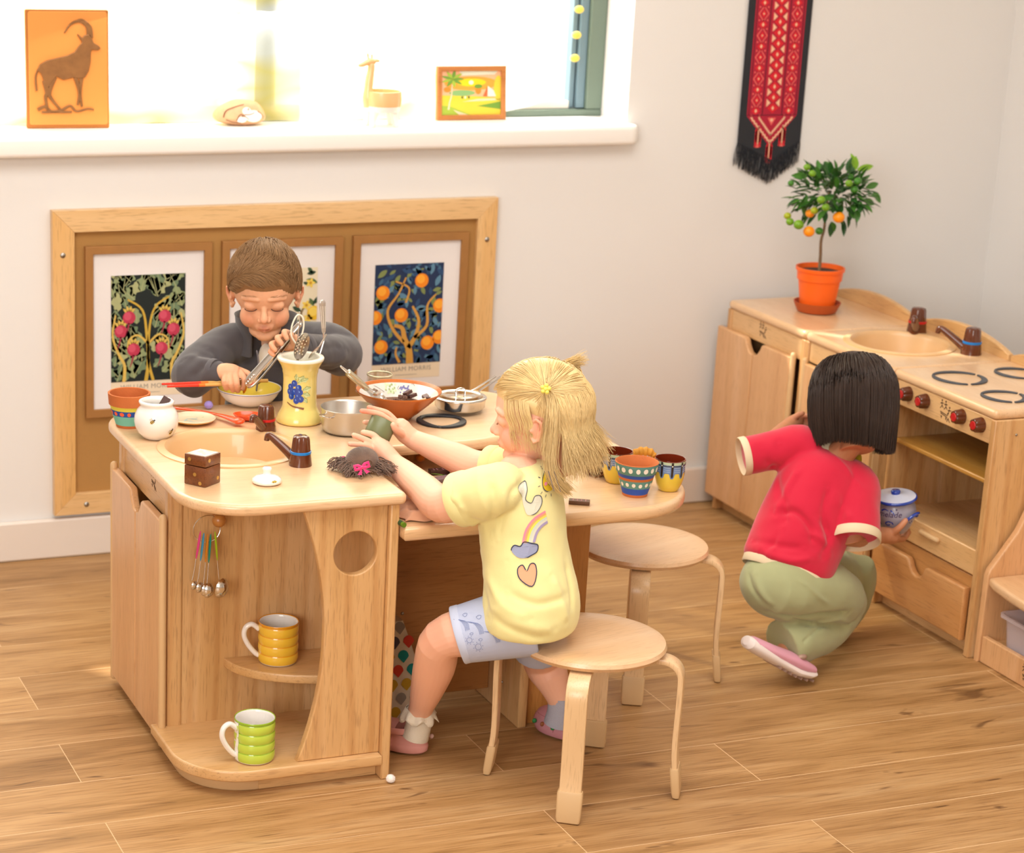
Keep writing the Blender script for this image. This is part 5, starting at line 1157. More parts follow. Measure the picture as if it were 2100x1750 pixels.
# yarn doll hair
yarn = mat('brown_yarn', '6e5648', .95, sheen=.3, noisec=.35, nscale=60)
dc = Vector((1.4388, -1.3029, 0.5850)); dc.z = CT+.024
t = thing('yarn_doll', 'brown woollen yarn doll hair with pink bows lying by the girls hands', 'doll', (dc.x, dc.y, CT))
b = MB(); b.ball(dc, (.030, .028, .023), 24, 16)
def sph(a, e, r=1): return dc+Vector((.0305*math.cos(a)*math.cos(e), .0285*math.sin(a)*math.cos(e), .0235*math.sin(e)))*r
for i in range(70):
    a = i/70*2*PI; pts = [sph(a*0+.3+1.3*math.sin(e*.5)*0+(a-PI)*.5*math.cos(e*.3), -1.2+2.4*k/9) for k, e in [(k, 0) for k in range(10)]]
    pts = []
    for k in range(10):
        ph = -1.25+2.5*k/9; th_ = (i/70-.5)*PI*1.9
        v = Vector((math.sin(th_)*math.cos(ph), -math.cos(th_)*math.cos(ph)*.0-math.sin(ph), math.cos(th_)*math.cos(ph)))
        pts.append(dc+Vector((v.x*.031, v.y*.029, v.z*.0238)))
    b.tube(pts, .0011, 5)
zc = CT+.0015
def tuft(n, ctr, spread, dirs, L_, seed):
    def rt(i, r_): return (ctr[0]+r_.uniform(-.006, .006), ctr[1]+r_.uniform(-.006, .006), ctr[2]+r_.uniform(-.005, .008))
    def tp_(i, r_):
        a = math.radians(dirs)+r_.gauss(0, spread); l_ = L_*r_.uniform(.6, 1.1); return (ctr[0]+l_*math.cos(a), ctr[1]+l_*math.sin(a), max(zc, CT+r_.uniform(.001, .016)))
    strands(b, n, rt, tp_, .006, .0013, .0007, 6, 4, seed, .004, zc)
lt = Vector((1.4199, -1.2747, 0.5850)); fr_ = Vector((1.4289, -1.3063, 0.5800)); rt_ = Vector((1.4620, -1.3147, 0.5800))
tuft(80, (lt.x, lt.y, CT+.012), .4, 190, .038, 1); tuft(120, (fr_.x, fr_.y, CT+.014), .55, 235, .042, 2); tuft(110, (rt_.x-.01, rt_.y+.012, CT+.014), .35, -38, .055, 3)
b.build('yarn_hair', yarn, t, world=True, recalc=False)
pk = mat('pink_ribbon', 'd8246e', .35, sheen=.5)
def bow(p, s_, nrm=(-.3, -1, .7)):
    F_ = frame(p, (1, -.15, .25), (0, 1, 1) if False else (.1, .5, 1)); b = MB()
    for sg in (-1, 1):
        b.tube([F_ @ Vector(q) for q in ((0, 0, 0), (sg*.006*s_, .005*s_, .002), (sg*.012*s_, .006*s_, .002), (sg*.012*s_, -.001*s_, .001), (sg*.005*s_, -.001*s_, .001), (0, 0, 0))], .0028*s_, 8, sy=.35, up=F_.col[2].to_3d())
        b.shape([[(0, 0), (sg*.004*s_, -.012*s_), (sg*.011*s_, -.010*s_)]], .001, F_ @ Matrix.Translation((0, 0, .001)))
    b.ball(F_ @ Vector((0, 0, .002)), .0028*s_, 10, 8); b.build('bow', pk, t, world=True)
bow(Vector((1.4217, -1.3441, 0.6000))+Vector((-.006, -.02, 0)), 1.1); bow(Vector((1.4184, -1.2753, 0.5920)), .8)

# ---------------- on the low table ----------------
Z1_ = TT+.0004
cs = mat('cup_yellow', 'e3c443', .3, coat=.4); cb = mat('cup_brown_glaze', '6b2410', .1, coat=.8); cg = mat('cup_grey_blue', '6f86ad', .25, coat=.4); ck = mat('cup_black', '2a2422', .25, coat=.4); cw_ = mat('cup_white', 'efe7d6', .3); cgr = mat('cup_sage', 'b9c4a4', .3)
def dripcup(c, label):
    c = Vector((c[0], c[1], Z1_)); t = thing('drip_glazed_cup', label, 'cup', c, group='yellow cups with drip glaze')
    prof = [(.018, 0, 0), (.0195, .001, 0), (.0245, .012, 0), (.0285, .026, 0), (.0295, .040, 0), (.0290, .052, 3), (.0295, .0535, 3), (.0302, .0625, 1), (.0298, .0645, 1), (.0285, .0642, 1), (.0275, .055, 1), (.027, .03, 1), (.018, .008, 1), (.0001, .007, 1)]
    lathe_m(MB(), prof, c, 64).build('cup', [cs, cb, cs, cgr], t, world=True, sharp=70)
    b = MB(); rf = rfun(prof[:8]); n_ = 9
    for k in range(n_):
        a0 = camdir(c)+.18+2*PI*k/n_; w_ = 2*PI*.0297/n_
        decal(b, [[(-w_/2, .057), (-w_/2, .040), (-w_*.32, .040), (-w_*.24, .037), (-w_*.2, .033), (-w_*.1, .0295), (w_*.1, .0295), (w_*.2, .033), (w_*.24, .037), (w_*.32, .040), (w_/2, .040), (w_/2, .057)]], wrap(c, rf, a0, .0005), 0, 2)
        decal(b, [[(-.0022, .0625), (-.0022, .036), (-.0014, .032), (.0014, .032), (.0022, .036), (.0022, .0625)]], wrap(c, rf, a0, .0010), 1, 1)
        for z in (.043, .047, .051): decal(b, [[(.004, z), (w_-.004, z), (w_-.004, z+.0009), (.004, z+.0009)]], wrap(c, rf, a0, .0009), 3, 1)
        decal(b, [[(.0022, .0545), (w_-.0022, .0545), (w_-.0022, .0560), (.0022, .0560)]], wrap(c, rf, a0, .0010), 1, 1)
        decal(b, [circ(0, .0555, .0014, 10)], wrap(c, rf, a0, .0014), 2, 0)
    b.build('drip_glaze', [cg, ck, cw_, mat('cup_pale_blue', 'a9b7c9', .3)], t, world=True, recalc=False)
dripcup((1.984, -1.292), 'yellow drip glazed cup with brown inside, left of the striped pot')
dripcup((2.0613, -1.366), 'yellow drip glazed cup with brown inside at the rounded right end of the table')
c = Vector((1.9812, -1.3784, Z1_)); t = thing('painted_pot', 'terracotta pot painted with blue and teal bands and white dots between two yellow cups', 'flower pot', c)
tl = mat('paint_sage_teal', '5e9088', .6); bl = mat('paint_royal', '2450ac', .55, noisec=.1, nscale=200)
prof = [(.0245, 0, 0), (.0252, .005, 2), (.0290, .018, 1), (.0335, .034, 0), (.0350, .0395, 2), (.037, .0465, 1), (.0395, .0485, 1), (.0425, .0665, 0), (.0425, .0675, 0)]
lathe_m(MB(), prof+[(.0412, .0682, 0), (.0385, .066, 0), (.033, .04, 0), (.026, .012, 0), (.0001, .011, 0)], c, 72).build('pot', [terra, tl, bl], t, world=True, sharp=60)
b = MB(); rf = rfun(prof)
for k in range(17): decal(b, [circ(0, .0572, .0042+.0006*(k % 2), 16, .0052)], wrap(c, rf, camdir(c)+.1+2*PI*k/17, .0004), 0, 1)
for k in range(15): decal(b, [circ(0, .0262-.001*(k % 2), .0036, 16, .0042)], wrap(c, rf, camdir(c)-.1+2*PI*k/15, .0004), 0, 1)
b.build('painted_dots', mat('paint_cream', 'f0e8dc', .6), t, world=True, recalc=False)
t = thing('coconut_fibre', 'tangled nest of brown coconut fibre behind the left yellow cup', 'fibre nest', (1.9751, -1.2215, 0.5120)); t['kind'] = 'stuff'
fc = Vector((1.9704, -1.2309, 0.5120))
def fr1(i, r_): a = r_.uniform(0, 2*PI); return (fc.x+.028*math.cos(a)*r_.random(), fc.y+.04*math.sin(a)*r_.random(), Z1_+r_.uniform(.002, .045))
strands(MB(), 420, fr1, fr1, .014, .0006, .0005, 6, 3, 9, 0, Z1_+.001).build('fibres', mat('fibre_brown', '8a5c34', .9, noisec=.4, nscale=80), t, world=True, recalc=False)
for p, m_, lb_, rz in (((2.0121, -1.1529, 0.5350), '9a5a2c', 'dried brown seed pod curled behind the left yellow cup', .3), ((2.0842, -1.2114, 0.5350), 'c98a2c', 'dried yellow orange seed pod behind the striped pot', -.2)):
    p = Vector(p); t = thing('seed_pod', lb_, 'seed pod', p, group='dried seed pods')
    b = MB(); pts = crom([(-.026, 0, -.004), (-.012, .003, .004), (.004, 0, .006), (.018, -.003, .003), (.024, -.004, -.006)], 5); R_ = Matrix.Translation(p) @ Matrix.Rotation(rz, 4, 'Z')
    b.tube([R_ @ q for q in pts], [.003+.006*math.sin(PI*(k+.5)/(len(pts)))+.0015*math.sin(k*1.9) for k in range(len(pts))], 12, round_ends=True); b.build('pod', mat('pod_'+m_, m_, .7, noisec=.35, nscale=70), t, world=True)
    MB().tube([p+Vector((.006, .0, -.004)), p+Vector((.004, .004, Z1_-p.z))], .003, 8).build('stem', mat('pod_'+m_), t, world=True)
P = Vector((1.8476, -1.4103, 0.5120)); domino('domino', 'single brown wooden domino lying flat on the table near the girls back', frame(P+Vector((0, .004, 0)), (1, -.55, 0), (.55, 1, 0)), .040, .018, .0075, 'loose dominoes', mat('domino_brown', '6a4a36', .5, noisec=.2, nscale=90), (-.012, -.004, .004, .012))
P = Vector((1.6609, -1.1550, 0.5140)); domino('domino', 'dark domino lying on the table in front of the orange pompom', frame(P, (1, -.05, 0), (.05, 1, 0)), .040, .018, .009, 'loose dominoes')
P = Vector((1.6475, -1.1998, 0.5120)); domino('domino', 'greyish domino with pink pips partly hidden by the girls sleeve', frame(P, (1, .35, 0), (-.35, 1, 0)), .044, .020, .007, 'loose dominoes', mat('domino_grey', '8a7478', .5), (-.014, -.007, 0, .007))
P = (1.6568, -1.0732, 0.5080); pompom((P[0], P[1]+.006, TT+.0095), .0095, 'ef8a12', 'small orange pompom on the low table below the worktop edge', 420, 5)
t = thing('green_leaf', 'narrow green leaf lying on the table beside the dominoes', 'leaf', (1.6618, -1.1658, 0.5100)); lm = MB(); leaf3(lm, Vector((1.6366, -1.1730, 0.5160)), Vector((1.6793, -1.1909, 0.5140))-Vector((1.6366, -1.1730, 0.5160)), .048, .004, 0); lm.build('blade', mat('leaf_olive', '5d7a24', .5), t, world=True, recalc=False)
c = Vector((1.7095, -1.2090, 0.5080))+Vector((.0, .02, 0)); c.z = Z1_; t = thing('terracotta_dish', 'terracotta dish mostly hidden behind the girls arm', 'dish', c)
lathe_m(MB(), [(.028, 0, 0), (.034, .004, 0), (.040, .022, 0), (.041, .024, 0), (.039, .024, 0), (.033, .008, 0), (.0001, .005, 0)], c, 48).build('dish', mat('terracotta_dark', 'a4531c', .5), t, world=True)
# terracotta tray and muslin cloth
t = thing('brown_tray', 'flat brown wooden tray under the muslin cloth on the low table', 'tray', (1.5812, -1.3467, 0.5100)); c0 = Vector((1.5871, -1.3324, 0.5100))
MB().shape([rrect(-.085, .08, -.055, .05, .006, 3)], .012, frame((c0.x-.012, c0.y+.03, Z1_+.0065), (1, -.06, 0), (.06, 1, 0)), .002, 2).build('board', mat('tray_brown', '8a3f16', .35), t, world=True)
mc = Vector((1.5376, -1.3836, 0.5200)); t = thing('muslin_cloth', 'crumpled pale peach muslin cloth lying at the corner between worktop and table', 'cloth', (mc.x, mc.y, TT))
b = MB(); G = []
for i in range(46):
    row = []
    for j in range(30):
        u, v = i/45, j/29; x = -.058+.125*u; y = -.045+.085*v-.012*math.sin(u*2.6)*(1-v)
        z = .0155+.008*(noise.noise(Vector((u*5, v*4, 3)))+.6*noise.noise(Vector((u*11, v*9, 8))))+.006*math.sin(u*9+v*5)*.5
        ed = min(u, 1-u, v*1.2, 1)*6; z = .0015+(z)*min(1, max(.1, ed)); row.append(b.bm.verts.new((mc.x+x+.004*math.sin(v*13), mc.y+y+.004*math.sin(u*17), TT+max(.001, z))))
    G.append(row)
for i in range(45):
    for j in range(29): b.face([G[i][j], G[i+1][j], G[i+1][j+1], G[i][j+1]])
o_ = b.build('cloth', mat('muslin', 'd9a27e', .9, sheen=.3, noisec=.12, nscale=60), t, world=True, recalc=False); s__ = o_.modifiers.new('s', 'SOLIDIFY'); s__.thickness = .0012
cr = Vector((1.4660, -1.4578, 0.5120)); dcr = (Vector((1.4660, -1.4578, 0.5120))-Vector((1.4589, -1.4048, 0.5120))).normalized()
t = thing('wax_crayon', 'short dark green and lime wax crayon on the front edge of the table', 'crayon', (cr.x, cr.y, TT))
MB().tube([cr-dcr*.022+Vector((0, 0, .0015)), cr-dcr*.004+Vector((0, 0, .0015)), cr+Vector((0, 0, .0015))], [.005, .005, .005], 16).build('stick', mat('crayon_green', '5c7c18', .5), t, world=True)
MB().tube([cr-dcr*.016+Vector((0, 0, .0015)), cr-dcr*.006+Vector((0, 0, .0015))], .0053, 16).build('wrapper', mat('crayon_dark', '2c4a26', .5), t, world=True)

# ---------------- mugs, spoons, bag ----------------
def mug(name, c, h, r, cols, hx, label, white_strip=False):
    c = Vector(c); t = thing('mug', label, 'mug', c, group='striped mugs on the corner shelves')
    g1, g2 = cols; prof = [(r*.88, 0, 2), (r*.93, .0015, 2), (r*.95, .003, 0)]; nb = 4
    for k in range(nb):
        z0 = .003+(h-.008)*k/nb; z1 = .003+(h-.008)*(k+1)/nb
        prof += [(r*.975, z0+.0015, 0), (r, (z0+z1)/2, 0), (r*.975, z1-.0015, 1), (r*.955, z1, 0)]
    prof += [(r*.985, h-.004, 1), (r*.995, h-.001, 1), (r*.975, h, 1), (r*.94, h-.001, 2), (r*.91, h-.006, 2), (r*.89, .01, 2), (.0001, .007, 2)]
    lathe_m(MB(), prof, c, 72).build('cup', [g1, g2, white_gl], t, world=True, sharp=50)
    a = camdir(c)+hx; d = Vector((math.cos(a), math.sin(a), 0))
    hp = crom([c+d*(r*.96)+Vector((0, 0, h*.80)), c+d*(r+.012)+Vector((0, 0, h*.92)), c+d*(r+.024)+Vector((0, 0, h*.84)), c+d*(r+.027)+Vector((0, 0, h*.65)), c+d*(r+.019)+Vector((0, 0, h*.42)), c+d*(r+.006)+Vector((0, 0, h*.22)), c+d*(r*.95)+Vector((0, 0, h*.15))], 6)
    MB().tube(hp, [.0052]*len(hp), 14, sx=1.15).build('handle', white_gl, t, world=True)
    if white_strip:
        b = MB(); rf = rfun(prof[:18]); decal(b, [[(-.009, .003), (.011, .003), (.010, .03), (.0115, .05), (.010, h-.004), (-.009, h-.004)]], wrap(c, rf, a, .0006), 0, 3); b.build('unpainted_strip', white_gl, t, world=True, recalc=False)
    return t
yl = mat('mug_yellow', 'f0c23c', .2, coat=.6, noisec=.07, nscale=30); yd = mat('mug_amber', 'e39a1c', .2, coat=.6)
gl1 = mat('mug_lime', 'bdd34a', .2, coat=.6, noisec=.08, nscale=30); gl2 = mat('mug_green', '93b828', .2, coat=.6)
mug('mug', (1.303, -1.2385, .1815), .083, .0395, (yl, yd), -1.45, 'yellow banded mug with white handle on the middle corner shelf')
mug('mug', (1.2084, -1.389, .0525), .084, .0392, (gl1, gl2), -1.15, 'lime green banded mug with white handle on the bottom corner shelf', True)
# measuring spoons on their ring
rc = Vector((1.1578, -1.2320, 0.4607)); t = thing('measuring_spoons', 'five measuring spoons with coloured handles hanging on a ring from the wooden peg', 'measuring spoons', rc)
b = MB().tube([rc+Vector((.0265*math.cos(a), .002*math.sin(2*a), .0265*math.sin(a))) for a in [2*PI*k/48 for k in range(48)]], .0009, 8, closed=True); b.build('ring', steel, t, world=True)
for k, (top, bot, cl, r) in enumerate((((411, 1092), (394, 1197), 'e2428e', .0075), ((418, 1096), (405, 1201), '3f9cc4', .009), ((426, 1098), (417, 1205), 'd9861c', .0105), ((432, 1098), (424, 1207), '12907c', .0125), ((441, 1093), (450, 1202), 'a3bf1a', .0165))):
    A_ = Vector(ATY[k][0]); B_ = Vector(ATY[k][1]); m1 = A_.lerp(B_, .50); cp = mat('spoon_'+cl, cl, .3, coat=.4)
    sb_ = MB().tube([m1, A_.lerp(B_, .78), B_+Vector((0, 0, .006))], .0009, 8); c1 = B_+Vector((.003, -.002, -.004))
    Ms = frame(c1, (.15, -.1, 1), (.9, .5, .05)); pr = [(.0001, -r*.75), (r*.55, -r*.62), (r*.9, -r*.25), (r, 0), (r*.93, 0), (r*.8, -r*.25), (.0001, -r*.65)]
    q = MB().lathe(pr, (0, 0, 0), 28); bmesh.ops.transform(q.bm, matrix=Ms @ Matrix.Rotation(PI/2*0, 4, 'X') @ Matrix.Diagonal((1.25, 1, 1, 1)), verts=q.bm.verts); sb_.add(q.bm.verts and (lambda me: (q.bm.to_mesh(me), me)[1])(bpy.data.meshes.new('x')))
    so_ = sb_.build('spoon', steel, t, world=True)
    MB().tube([A_.lerp(m1, x) for x in (0, .15, .5, .85, 1)], [.0025, .0042, .0048, .0040, .0022], 14, sx=.45, up=(0, 1, 0), round_ends=True).build('spoon_handle', cp, so_, world=True)
P = (1.4578, -1.4672, 0.0000); pompom((P[0], P[1]+.006, .0092), .009, 'f2ece6', 'small white pompom on the floor by the corner of the island', 420, 8)
# patterned bag under the table
t = thing('patterned_bag', 'cream fabric bag with red, teal, grey and mustard teardrop print standing under the table', 'bag', (1.55, -1.20, 0))
b = MB(); G = []; bx0, bx1, by0, by1 = 1.475, 1.632, -1.250, -1.150
for k in range(13):
    z = .002+.225*k/12; s_ = 1-.30*(k/12)**1.5; xs = -.02*(k/12); G.append([Vector((x, y, z)) for x, y in rrect((bx0+bx1)/2+xs-(bx1-bx0)/2*s_, (bx0+bx1)/2+xs+(bx1-bx0)/2*s_*(1-.25*(k/12)**2), (by0+by1)/2-(by1-by0)/2*(1-.75*(k/12)**1.6), (by0+by1)/2+(by1-by0)/2*(1-.6*(k/12)), .015*(1-.6*k/12), 4)])
b.rings(G); b.build('bag', mat('bag_cloth', 'cbb9a0', .85), t, world=True)
cols_ = [mat('print_%d' % i, c_, .85) for i, c_ in enumerate(('c23a22', '13807c', '4c444c', '8d8276', 'b98f1e'))]
b = MB(); k = 0
for iz in range(8):
    for ix in range(5):
        zc_ = .018+iz*.028; kk = zc_/.225*12/12; sfy = (by0+by1)/2-(by1-by0)/2*(1-.75*kk**1.6)-.0012; xc = bx0+.004+ix*.030+(.015 if iz % 2 else 0)-.02*kk
        if not (bx0+.035*kk < xc-.008 < bx1-.055*kk-.006): k += 1; continue
        def fn(u, v, xc=xc, zc_=zc_):
            z = zc_+v; kq = max(0, min(1, z/.225)); return Vector((xc+u, (by0+by1)/2-(by1-by0)/2*(1-.75*kq**1.6)-.0015, z))
        lp = [(.0115*math.sin(a)*(1 if math.cos(a) > 0 else (1-.75*abs(math.cos(a)))), .0125*math.cos(a)) for a in [2*PI*q/20 for q in range(20)]]
        decal(b, [lp], fn, (iz*3+ix*2+(iz*ix)) % 5, 1); k += 1
b.build('teardrop_print', cols_, t, world=True, recalc=False)
MB().shape([rrect(-.004, .004, -.016, .016, .001)], .0012, frame((1.634, -1.205, .052), (.6, -.8, 0), (0, 0, 1))).build('strap', mat('strap_grey', 'b5a596', .8), t, world=True)

ATP = {((372, 745), -0.8): (1.232, -0.8, 0.6733), ((400, 735), -0.8): (1.2609, -0.8, 0.6819), ((430, 752), -0.8): (1.2923, -0.8, 0.6627), ((385, 780), -0.8): (1.2458, -0.8, 0.6366), ((420, 750), -0.8): (1.2818, -0.8, 0.6654), ((440, 740), -0.8): (1.3026, -0.8, 0.6745), ((372, 790), -0.8): (1.2324, -0.8, 0.6271), ((400, 792), -0.8): (1.2615, -0.8, 0.6233), ((430, 770), -0.8): (1.2925, -0.8, 0.6442), ((425, 715), -0.8): (1.2866, -0.8, 0.701), ((445, 735), -0.8): (1.3077, -0.8, 0.6794), ((440, 760), -0.8): (1.3029, -0.8, 0.6539), ((640, 700), -0.78): (1.5211, -0.78, 0.6996), ((665, 715), -0.78): (1.5487, -0.78, 0.6824), ((700, 708), -0.78): (1.5867, -0.78, 0.6877), ((655, 745), -0.78): (1.5388, -0.78, 0.6514), ((690, 742), -0.78): (1.5769, -0.78, 0.6524), ((712, 720), -0.78): (1.6003, -0.78, 0.6744), ((650, 780), -0.78): (1.5344, -0.78, 0.6147), ((680, 772), -0.78): (1.567, -0.78, 0.6213), ((705, 750), -0.78): (1.5937, -0.78, 0.6431), ((470, 710), -0.74): (1.3526, -0.74, 0.6887), ((480, 750), -0.74): (1.3639, -0.74, 0.6462), ((478, 800), -0.74): (1.3626, -0.74, 0.5938), ((925, 1010), -1.5): (1.5378, -1.5, 0.5836), ((950, 1050), -1.5): (1.5639, -1.5, 0.5443), ((960, 1090), -1.5): (1.5756, -1.5, 0.5058), ((1080, 985), -1.5): (1.6882, -1.5, 0.5954), ((1050, 1010), -1.5): (1.66, -1.5, 0.5741), ((1030, 1060), -1.5): (1.6429, -1.5, 0.5284), ((1020, 1110), -1.5): (1.6357, -1.5, 0.4817), ((1040, 1215), -1.5): (1.6614, -1.5, 0.3788), ((1100, 1240), -1.5): (1.7234, -1.5, 0.3486), ((1160, 1225), -1.5): (1.7837, -1.5, 0.3573), ((1000, 1180), -1.5): (1.6196, -1.5, 0.4164), ((1030, 1240), -1.5): (1.6528, -1.5, 0.3555), ((1090, 1270), -1.5): (1.7151, -1.5, 0.3201), ((945, 1040), -1.5): (1.5586, -1.5, 0.5541), ((975, 1070), -1.5): (1.5893, -1.5, 0.5234), ((1005, 1100), -1.5): (1.6204, -1.5, 0.4925), ((1005, 985), -1.5): (1.6144, -1.5, 0.601), ((1012, 1030), -1.5): (1.6236, -1.5, 0.5582), ((1005, 1095), -1.5): (1.6201, -1.5, 0.4973), ((975, 1150), -1.5): (1.5933, -1.5, 0.4475), ((990, 1200), -1.5): (1.6107, -1.5, 0.3981), ((1000, 1260), -1.5): (1.6238, -1.5, 0.339), ((1010, 1240), -1.5): (1.6328, -1.5, 0.3575), ((1080, 1285), -1.5): (1.7058, -1.5, 0.3064), ((1140, 1290), -1.5): (1.7674, -1.5, 0.2951), ((1010, 1265), -1.5): (1.6341, -1.5, 0.3331), ((1070, 1300), -1.5): (1.6966, -1.5, 0.2926), ((1120, 1310), -1.5): (1.7482, -1.5, 0.2774), ((1130, 1180), -1.6): (1.7002, -1.6, 0.4429), ((1150, 1230), -1.6): (1.7231, -1.6, 0.3934), ((1160, 1280), -1.6): (1.7363, -1.6, 0.3445), ((1160, 1150), -1.6): (1.728, -1.6, 0.4686), ((1172, 1210), -1.6): (1.7438, -1.6, 0.4104), ((1172, 1260), -1.6): (1.747, -1.6, 0.3625), ((965, 1110), -1.5): (1.5815, -1.5, 0.4864), ((985, 1130), -1.5): (1.6022, -1.5, 0.4657), ((1040, 1150), -1.5): (1.6578, -1.5, 0.4416), ((1565, 1255), -1.22): (2.396, -1.22, 0.167), ((1620, 1268), -1.22): (2.4639, -1.22, 0.1458), ((1690, 1262), -1.22): (2.5487, -1.22, 0.144), ((1740, 1258), -1.22): (2.61, -1.22, 0.1423), ((1600, 1262), -1.22): (2.439, -1.22, 0.155), ((1660, 1280), -1.22): (2.5141, -1.22, 0.1274), ((1700, 1285), -1.22): (2.5639, -1.22, 0.1167), ((1640, 1190), -1.22): (2.479, -1.22, 0.2305), ((1680, 1225), -1.22): (2.5318, -1.22, 0.1868), ((1700, 1240), -1.22): (2.5582, -1.22, 0.1676), ((1550, 1180), -1.22): (2.3699, -1.22, 0.2517), ((1565, 1220), -1.22): (2.3922, -1.22, 0.2059), ((1590, 1245), -1.22): (2.425, -1.22, 0.1752), ((1535, 1170), -1.22): (2.351, -1.22, 0.2643), ((1545, 1210), -1.22): (2.3672, -1.22, 0.2192), ((1565, 1235), -1.22): (2.3938, -1.22, 0.1892), ((1670, 1278), -1.22): (2.5261, -1.22, 0.1284), ((1720, 1270), -1.22): (2.5867, -1.22, 0.1312), ((1750, 1285), -1.22): (2.626, -1.22, 0.1104), ((1610, 1355), -1.22): (2.462, -1.22, 0.0488), ((1650, 1315), -1.22): (2.5061, -1.22, 0.089), ((1690, 1280), -1.22): (2.551, -1.22, 0.1236), ((1700, 930), -1.26): (2.4936, -1.26, 0.5216), ((1735, 960), -1.26): (2.5388, -1.26, 0.4866), ((1765, 1000), -1.26): (2.5798, -1.26, 0.4409), ((1650, 1090), -1.26): (2.453, -1.26, 0.3547), ((1690, 1110), -1.26): (2.5032, -1.26, 0.3289), ((1700, 1140), -1.26): (2.5188, -1.26, 0.295), ((1540, 1110), -1.26): (2.3257, -1.26, 0.3443), ((1600, 1120), -1.26): (2.3972, -1.26, 0.3273), ((1650, 1125), -1.26): (2.4571, -1.26, 0.3167), ((1715, 1020), -1.26): (2.5222, -1.26, 0.424), ((1740, 1060), -1.26): (2.5572, -1.26, 0.3782), ((1745, 1100), -1.26): (2.5683, -1.26, 0.3341), ((1560, 920), -1.26): (2.329, -1.26, 0.5437), ((1575, 950), -1.26): (2.3494, -1.26, 0.511), ((1560, 980), -1.26): (2.3352, -1.26, 0.4807), ((1600, 910), -1.26): (2.3741, -1.26, 0.551), ((1585, 960), -1.26): (2.3621, -1.26, 0.4997), ((1565, 1020), -1.26): (2.3453, -1.26, 0.438), ((1530, 1090), -1.26): (2.3119, -1.26, 0.3667), ((1640, 960), -1.26): (2.4263, -1.26, 0.4949), ((1610, 1010), -1.26): (2.3967, -1.26, 0.4445), ((1590, 1060), -1.26): (2.3788, -1.26, 0.3929), ((1590, 1050), -1.26): (2.3777, -1.26, 0.4036), ((1630, 1050), -1.26): (2.4247, -1.26, 0.3998), ((1660, 1080), -1.26): (2.4637, -1.26, 0.3645), ((1670, 1120), -1.26): (2.4804, -1.26, 0.32), ((1610, 1065), -1.26): (2.4028, -1.26, 0.3856), ((1600, 1100), -1.26): (2.3949, -1.26, 0.349), ((1580, 1140), -1.26): (2.3758, -1.26, 0.3078), ((1680, 1060), -1.26): (2.4852, -1.26, 0.3842), ((1700, 1100), -1.26): (2.514, -1.26, 0.3387), ((1690, 1140), -1.26): (2.5068, -1.26, 0.2961), ((1560, 1130), -1.26): (2.3512, -1.26, 0.3207), ((1620, 1150), -1.26): (2.4242, -1.26, 0.2926), ((1670, 1145), -1.26): (2.4834, -1.26, 0.2927), ((1700, 1000), -1.26): (2.5019, -1.26, 0.4469), ((1690, 1050), -1.26): (2.496, -1.26, 0.394)}
GO = (1.6497, -1.6039, 0.4755); GUX = (0.9352, -0.3541); GN = (0.3541, 0.9352)
GP = {(1130, 1003): (0.0341, 0.1381), (1062, 1002): (-0.0253, 0.137), (1078, 996): (-0.0116, 0.143), (1082, 1010): (-0.0074, 0.1303), (1078, 1028): (-0.01, 0.1138), (1090, 1036): (0.0009, 0.1068), (1098, 1024): (0.0072, 0.118), (1110, 1026): (0.0178, 0.1165), (1112, 1040): (0.0203, 0.1038), (1100, 1056): (0.0106, 0.0888), (1082, 1058): (-0.005, 0.0864), (1074, 1040): (-0.0129, 0.1027), (1070, 1020): (-0.0174, 0.1209), (1072, 1112): (-0.011, 0.0363), (1080, 1085): (-0.0054, 0.0615), (1098, 1066): (0.0094, 0.0795), (1120, 1058): (0.0283, 0.0875), (1094, 1112): (0.0083, 0.037), (1100, 1095): (0.0127, 0.0529), (1110, 1084): (0.0209, 0.0633), (1124, 1078): (0.0328, 0.0692), (1048, 1126): (-0.0314, 0.0227), (1054, 1116): (-0.0266, 0.0321), (1066, 1118): (-0.016, 0.0306), (1074, 1110): (-0.0094, 0.0382), (1088, 1113): (0.0031, 0.0359), (1102, 1118): (0.0156, 0.0317), (1100, 1130): (0.0145, 0.0205), (1088, 1136): (0.0043, 0.0146), (1076, 1140): (-0.0061, 0.0105), (1060, 1138): (-0.0203, 0.0119), (1078, 1164): (-0.0031, -0.0118), (1070, 1153): (-0.0107, -0.0018), (1060, 1160): (-0.0192, -0.0086), (1064, 1178): (-0.0147, -0.0252), (1088, 1192): (0.0072, -0.0376), (1098, 1172): (0.015, -0.0186), (1096, 1154): (0.0123, -0.0019), (1086, 1152): (0.0033, -0.0004)}

# ---------------- the children ----------------
from mathutils.bvhtree import BVHTree
def solid(mb, voxel, smooth=4, sfac=.6):
    """fuse overlapping closed shapes into one continuous surface"""
    bmesh.ops.recalc_face_normals(mb.bm, faces=mb.bm.faces)
    me = bpy.data.meshes.new('q'); mb.bm.to_mesh(me); mb.bm.free(); o = bpy.data.objects.new('q', me); col.objects.link(o)
    r = o.modifiers.new('r', 'REMESH'); r.mode = 'VOXEL'; r.voxel_size = voxel
    if smooth: s_ = o.modifiers.new('s', 'SMOOTH'); s_.factor = sfac; s_.iterations = smooth
    dg = bpy.context.evaluated_depsgraph_get(); out = bpy.data.meshes.new_from_object(o.evaluated_get(dg), depsgraph=dg)
    bpy.data.objects.remove(o); bpy.data.meshes.remove(me); return out
def coords(me): a = np.empty(len(me.vertices)*3); me.vertices.foreach_get('co', a); return a.reshape(-1, 3)
def normals(me): a = np.empty(len(me.vertices)*3); me.vertex_normals.foreach_get('vector', a); return a.reshape(-1, 3)
